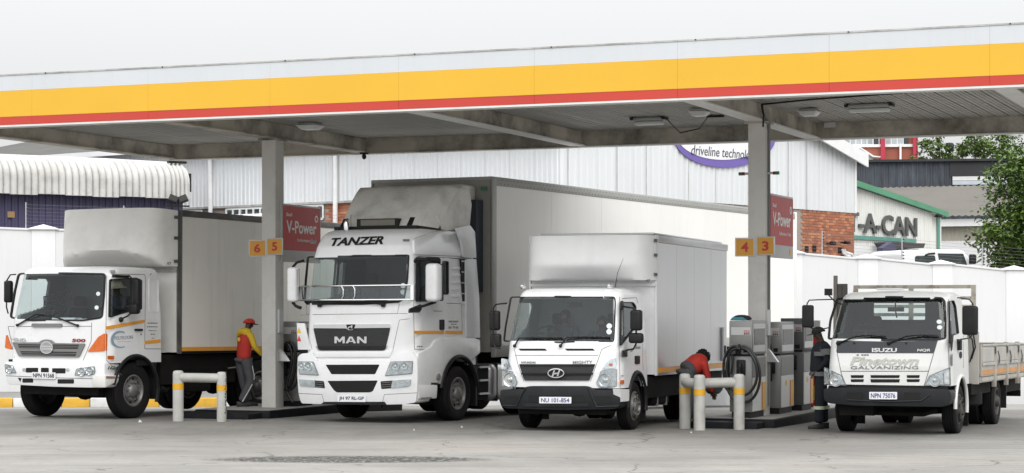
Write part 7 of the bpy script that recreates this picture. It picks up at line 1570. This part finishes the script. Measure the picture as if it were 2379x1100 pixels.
bk = Vector((-.12, -.135, 1.30)); b = MB(); b.ball((-.075, -.125, 1.31), (.03, .02, .045), 10, 8); b.build('back_emblem', SYEL, t)
b = MB(); b.tube([(.19, -.17, .80), (.225, -.145, .62), (.225, -.15, .52)], .008, 5); b.tube([(.19, -.16, .44), (.08, -.175, .24), (.0, -.185, .10)], .011, 5); b.build('trouser_piping', mat('white_piping', (.6, .6, .6), .6), t)
# attendant bending by the delivery truck
D = 36.3; P = at(1598, 0, D); zi = gz(D)
t, V, f, up = human('person', 'person in red shirt bending down beside the delivery truck', (P.x, D, zi),
    dict(pelvis=(-.02, 0, .95), chest=(.21, .14, 1.11), neck=(.27, .22, 1.13), head=(.30, .27, 1.16), face=(.35, .85, -.4), shR=(.28, -.04, 1.08), elR=(.36, -.05, .80), haR=(.44, .06, .58), shL=(.20, .30, 1.06), elL=(.34, .36, .80), haL=(.44, .28, .58),
         hipR=(-.02, -.10, .90), knR=(.02, -.10, .48), anR=(-.02, -.10, .09), hipL=(-.04, .12, .90), knL=(.04, .12, .48), anL=(.18, .14, .09), foot=(.85, .3, 0)), REDC, GRYC, SHOE, cloth='shirt', rtorso=(.21, .165), rleg=(.125, .085, .065))
chain('trouser_waist', [Vector((-.06, -.02, .93)), Vector((.0, .0, .97)), Vector((.09, .05, 1.02))], [(.19, .17), (.235, .185), (.20, .17)], GRYC, t)
b = MB(); h_ = V['head'] + Vector((-.01, -.03, .03)); b.ball(h_, (.13, .13, .12), 14, 10); b.build('hair', HAIR, t)
b = MB(); rnd = random.Random(3)
for k in range(90): q = Vector((rnd.gauss(0, 1), rnd.gauss(0, 1), rnd.gauss(.5, 1))).normalized(); a = h_ + q*.11; b.tube([a, a + q*.03 + Vector((0, 0, .01))], [.014, .006], 4)
b.build('hair_tufts', HAIR, t)['kind'] = 'stuff'
# man in dark overalls by the dropside truck
D = 34.95; P = at(1903, 0, D); zi = gz(D)
t, V, f, up = human('person', 'person in dark overalls with grey stripes and a black cap beside the dropside truck', (P.x, D, zi),
    dict(pelvis=(.02, 0, .93), chest=(.05, 0, 1.28), neck=(.03, 0, 1.50), head=(.0, .0, 1.60), face=(-1, -.12, -.18), shR=(.08, -.17, 1.42), elR=(.10, -.20, 1.15), haR=(-.06, -.14, .98), shL=(.06, .17, 1.42), elL=(.12, .20, 1.16), haL=(-.04, .16, 1.02),
         hipR=(.02, -.09, .88), knR=(.0, -.09, .48), anR=(-.02, -.10, .09), hipL=(.04, .09, .88), knL=(.07, .09, .48), anL=(.10, .10, .09), foot=(-1, -.1, 0)), NAVY, NAVY, SHOE, cloth='overall_top', rtorso=(.15, .19), rleg=(.105, .09, .075))
cap(t, V, f, up, mat('black_cap_cloth', (.013, .018, .016), .9), .10)
for nm, c, r in (('chest_stripe', (.05, 0, 1.27), (.155, .235)), ('waist_stripe', (.02, 0, .93), (.16, .21))): b = MB(); b.lathe([(1, -.035), (1, .035)], (0, 0, 0), (0, 0, 1), 20, close=False); b.v = [(c[0] + x*r[0]*1.06, c[1] + y*r[1]*1.02, c[2] + z) for x, y, z in b.v]; b.build(nm, GSTR, t, norm=False)
for k, (c, m_) in enumerate((((-.008, -.092, .36), RFLX), ((.085, .092, .36), RFLX))): b = MB(); b.lathe([(.106, -.028), (.106, .028)], c, (0, 0, 1), 18, close=False); b.build('reflective_band', m_, t, norm=False)
for a, e in ((V['shR'], V['elR']), (V['shL'], V['elL'])): c = a.lerp(e, .45); b = MB(); b.lathe([(.098, -.05), (.094, .05)], c, e - a, 16, close=False); b.build('sleeve_stripe', GSTR, t, norm=False)
# people in the cabs (seated; legs hidden below the dashboards)
def seated(name, label, fr, x, y, z, top, hat=None, group='people in the truck cabs'):
    J = dict(pelvis=(0, 0, 0), chest=(0, -.03, .36), neck=(0, -.05, .56), head=(0, -.07, .67), face=(.1, -1, -.1), shR=(.19, -.04, .49), elR=(.24, -.2, .26), haR=(.10, -.42, .30), shL=(-.19, -.04, .49), elL=(-.24, -.2, .26), haL=(-.10, -.42, .30))
    t, V, f, up = human(name, label, (0, 0, 0), J, top, top, SHOE, group, legs=False, rtorso=(.185, .13)); t.matrix_world = fr.M @ T(x, y, z)
    b = MB(); b.ball(V['head'] + Vector((0, .02, .035)), (.092, .10, .085), 12, 8); b.build('hair', HAIR, t)
    if hat: cap(t, V, f, up, hat, r=.125, peak=False)
    return t
DTOP = mat('dark_jersey', (.02, .022, .03), .9, var=.2)
p = HF.fx(271, 668, .90); seated('person', 'person in dark top and white bucket hat at the window of the box truck', HF, .90, p.y + .07, p.z - .67, DTOP, mat('cream_hat', (.62, .56, .44), .85, var=.1))
seated('person', 'person in dark clothes behind the left half of the delivery truck windscreen', YF_, -.22, .95, 1.22, DTOP)
seated('person', 'smaller person in dark clothes behind the right half of the delivery truck windscreen', YF_, .42, 1.0, 1.12, DTOP)

# ================================================================== white truck behind the boundary wall
BT = Frame(2180, 62.5, 70, z=.55)
bt = thing('parked_truck', 'white truck cab showing over the boundary wall beside the purple porch', 'truck', BT.M)
def bx_(px, py, off=0): p = BT.fx(px, py, 1.0+off); return (p.y, p.z)
prof = rpoly([bx_(*p) for p in ((2098, 640), (2098, 590), (2104, 583), (2116, 580.5), (2228, 580), (2240, 583), (2262, 612), (2268, 640))], .25); 
b = MB(); b.prism([(1.0, y, z) for y, z in prof], (-2.0, 0, 0)); b.build('cab_shell', WHITE, bt, bevel=.06, seg=3)
for nm, q in (('side_window', [(2126, 598), (2130, 594.5), (2172, 594.5), (2175, 612), (2174, 640), (2126, 640)]), ('windscreen', [(2179, 589), (2238, 590), (2246, 612), (2250, 640), (2188, 640)])):
    b = MB(); b.prism([BT.fx(x, y, 1.012) for x, y in q], (-.02, 0, 0)); b.build(nm, mat('smoked_pane', (.035, .045, .045), .08, var=.3, vs=3), bt)
b = MB(); b.box(-1.0, 1.0, 0, 2.4, .45, .9); b.build('chassis_frame', UNDER, bt)
p = BT.fx(2255, 603, 1.1); mirror(bt, (1.2, p.y, p.z), (.14, .2, .3)); b = MB(); b.tube([BT.fx(x, y, 1.03) for x, y in ((2150, 594), (2158, 590), (2172, 589))], .03, 6); b.build('mirror_arm', BLACKP, bt)
for yy in (.3, 2.2):
    for sx in (-1, 1): wheel(bt, sx*.85, yy, .45, .25, .25, sx, 8, .05)
# litter on the forecourt
LIT = mat('paper_litter', (.5, .5, .5), .8)
for i, (px, py, s) in enumerate(((326, 978, .035), (1073, 992, .018), (1606, 1007, .018), (962, 1000, .016))):
    D = CAMH*FPX/(py-HY); q = at(px, 0, D); b = MB(); b.loft([(-s, -s*.6, 0), (s, -s*.5, 0), (s*.8, s*.6, 0), (-s*.7, s*.5, 0)], [(-s*.5, -s*.2, s*1.4), (s*.3, -s*.3, s*1.1), (s*.4, s*.2, s*.9), (-s*.4, s*.2, s*1.2)]); o = b.build('paper_scrap', LIT); o.location = (q.x, D, gz(D)+.003)
    tag(o, ('crumpled white paper scrap on the ground in front of the box truck', 'tiny white paper scrap on the ground in front of the tractor truck', 'tiny white paper scrap on the ground before the three-post barrier', 'small pale scrap lying between the two-post barrier and the delivery truck')[i], 'litter', 'litter on the forecourt')
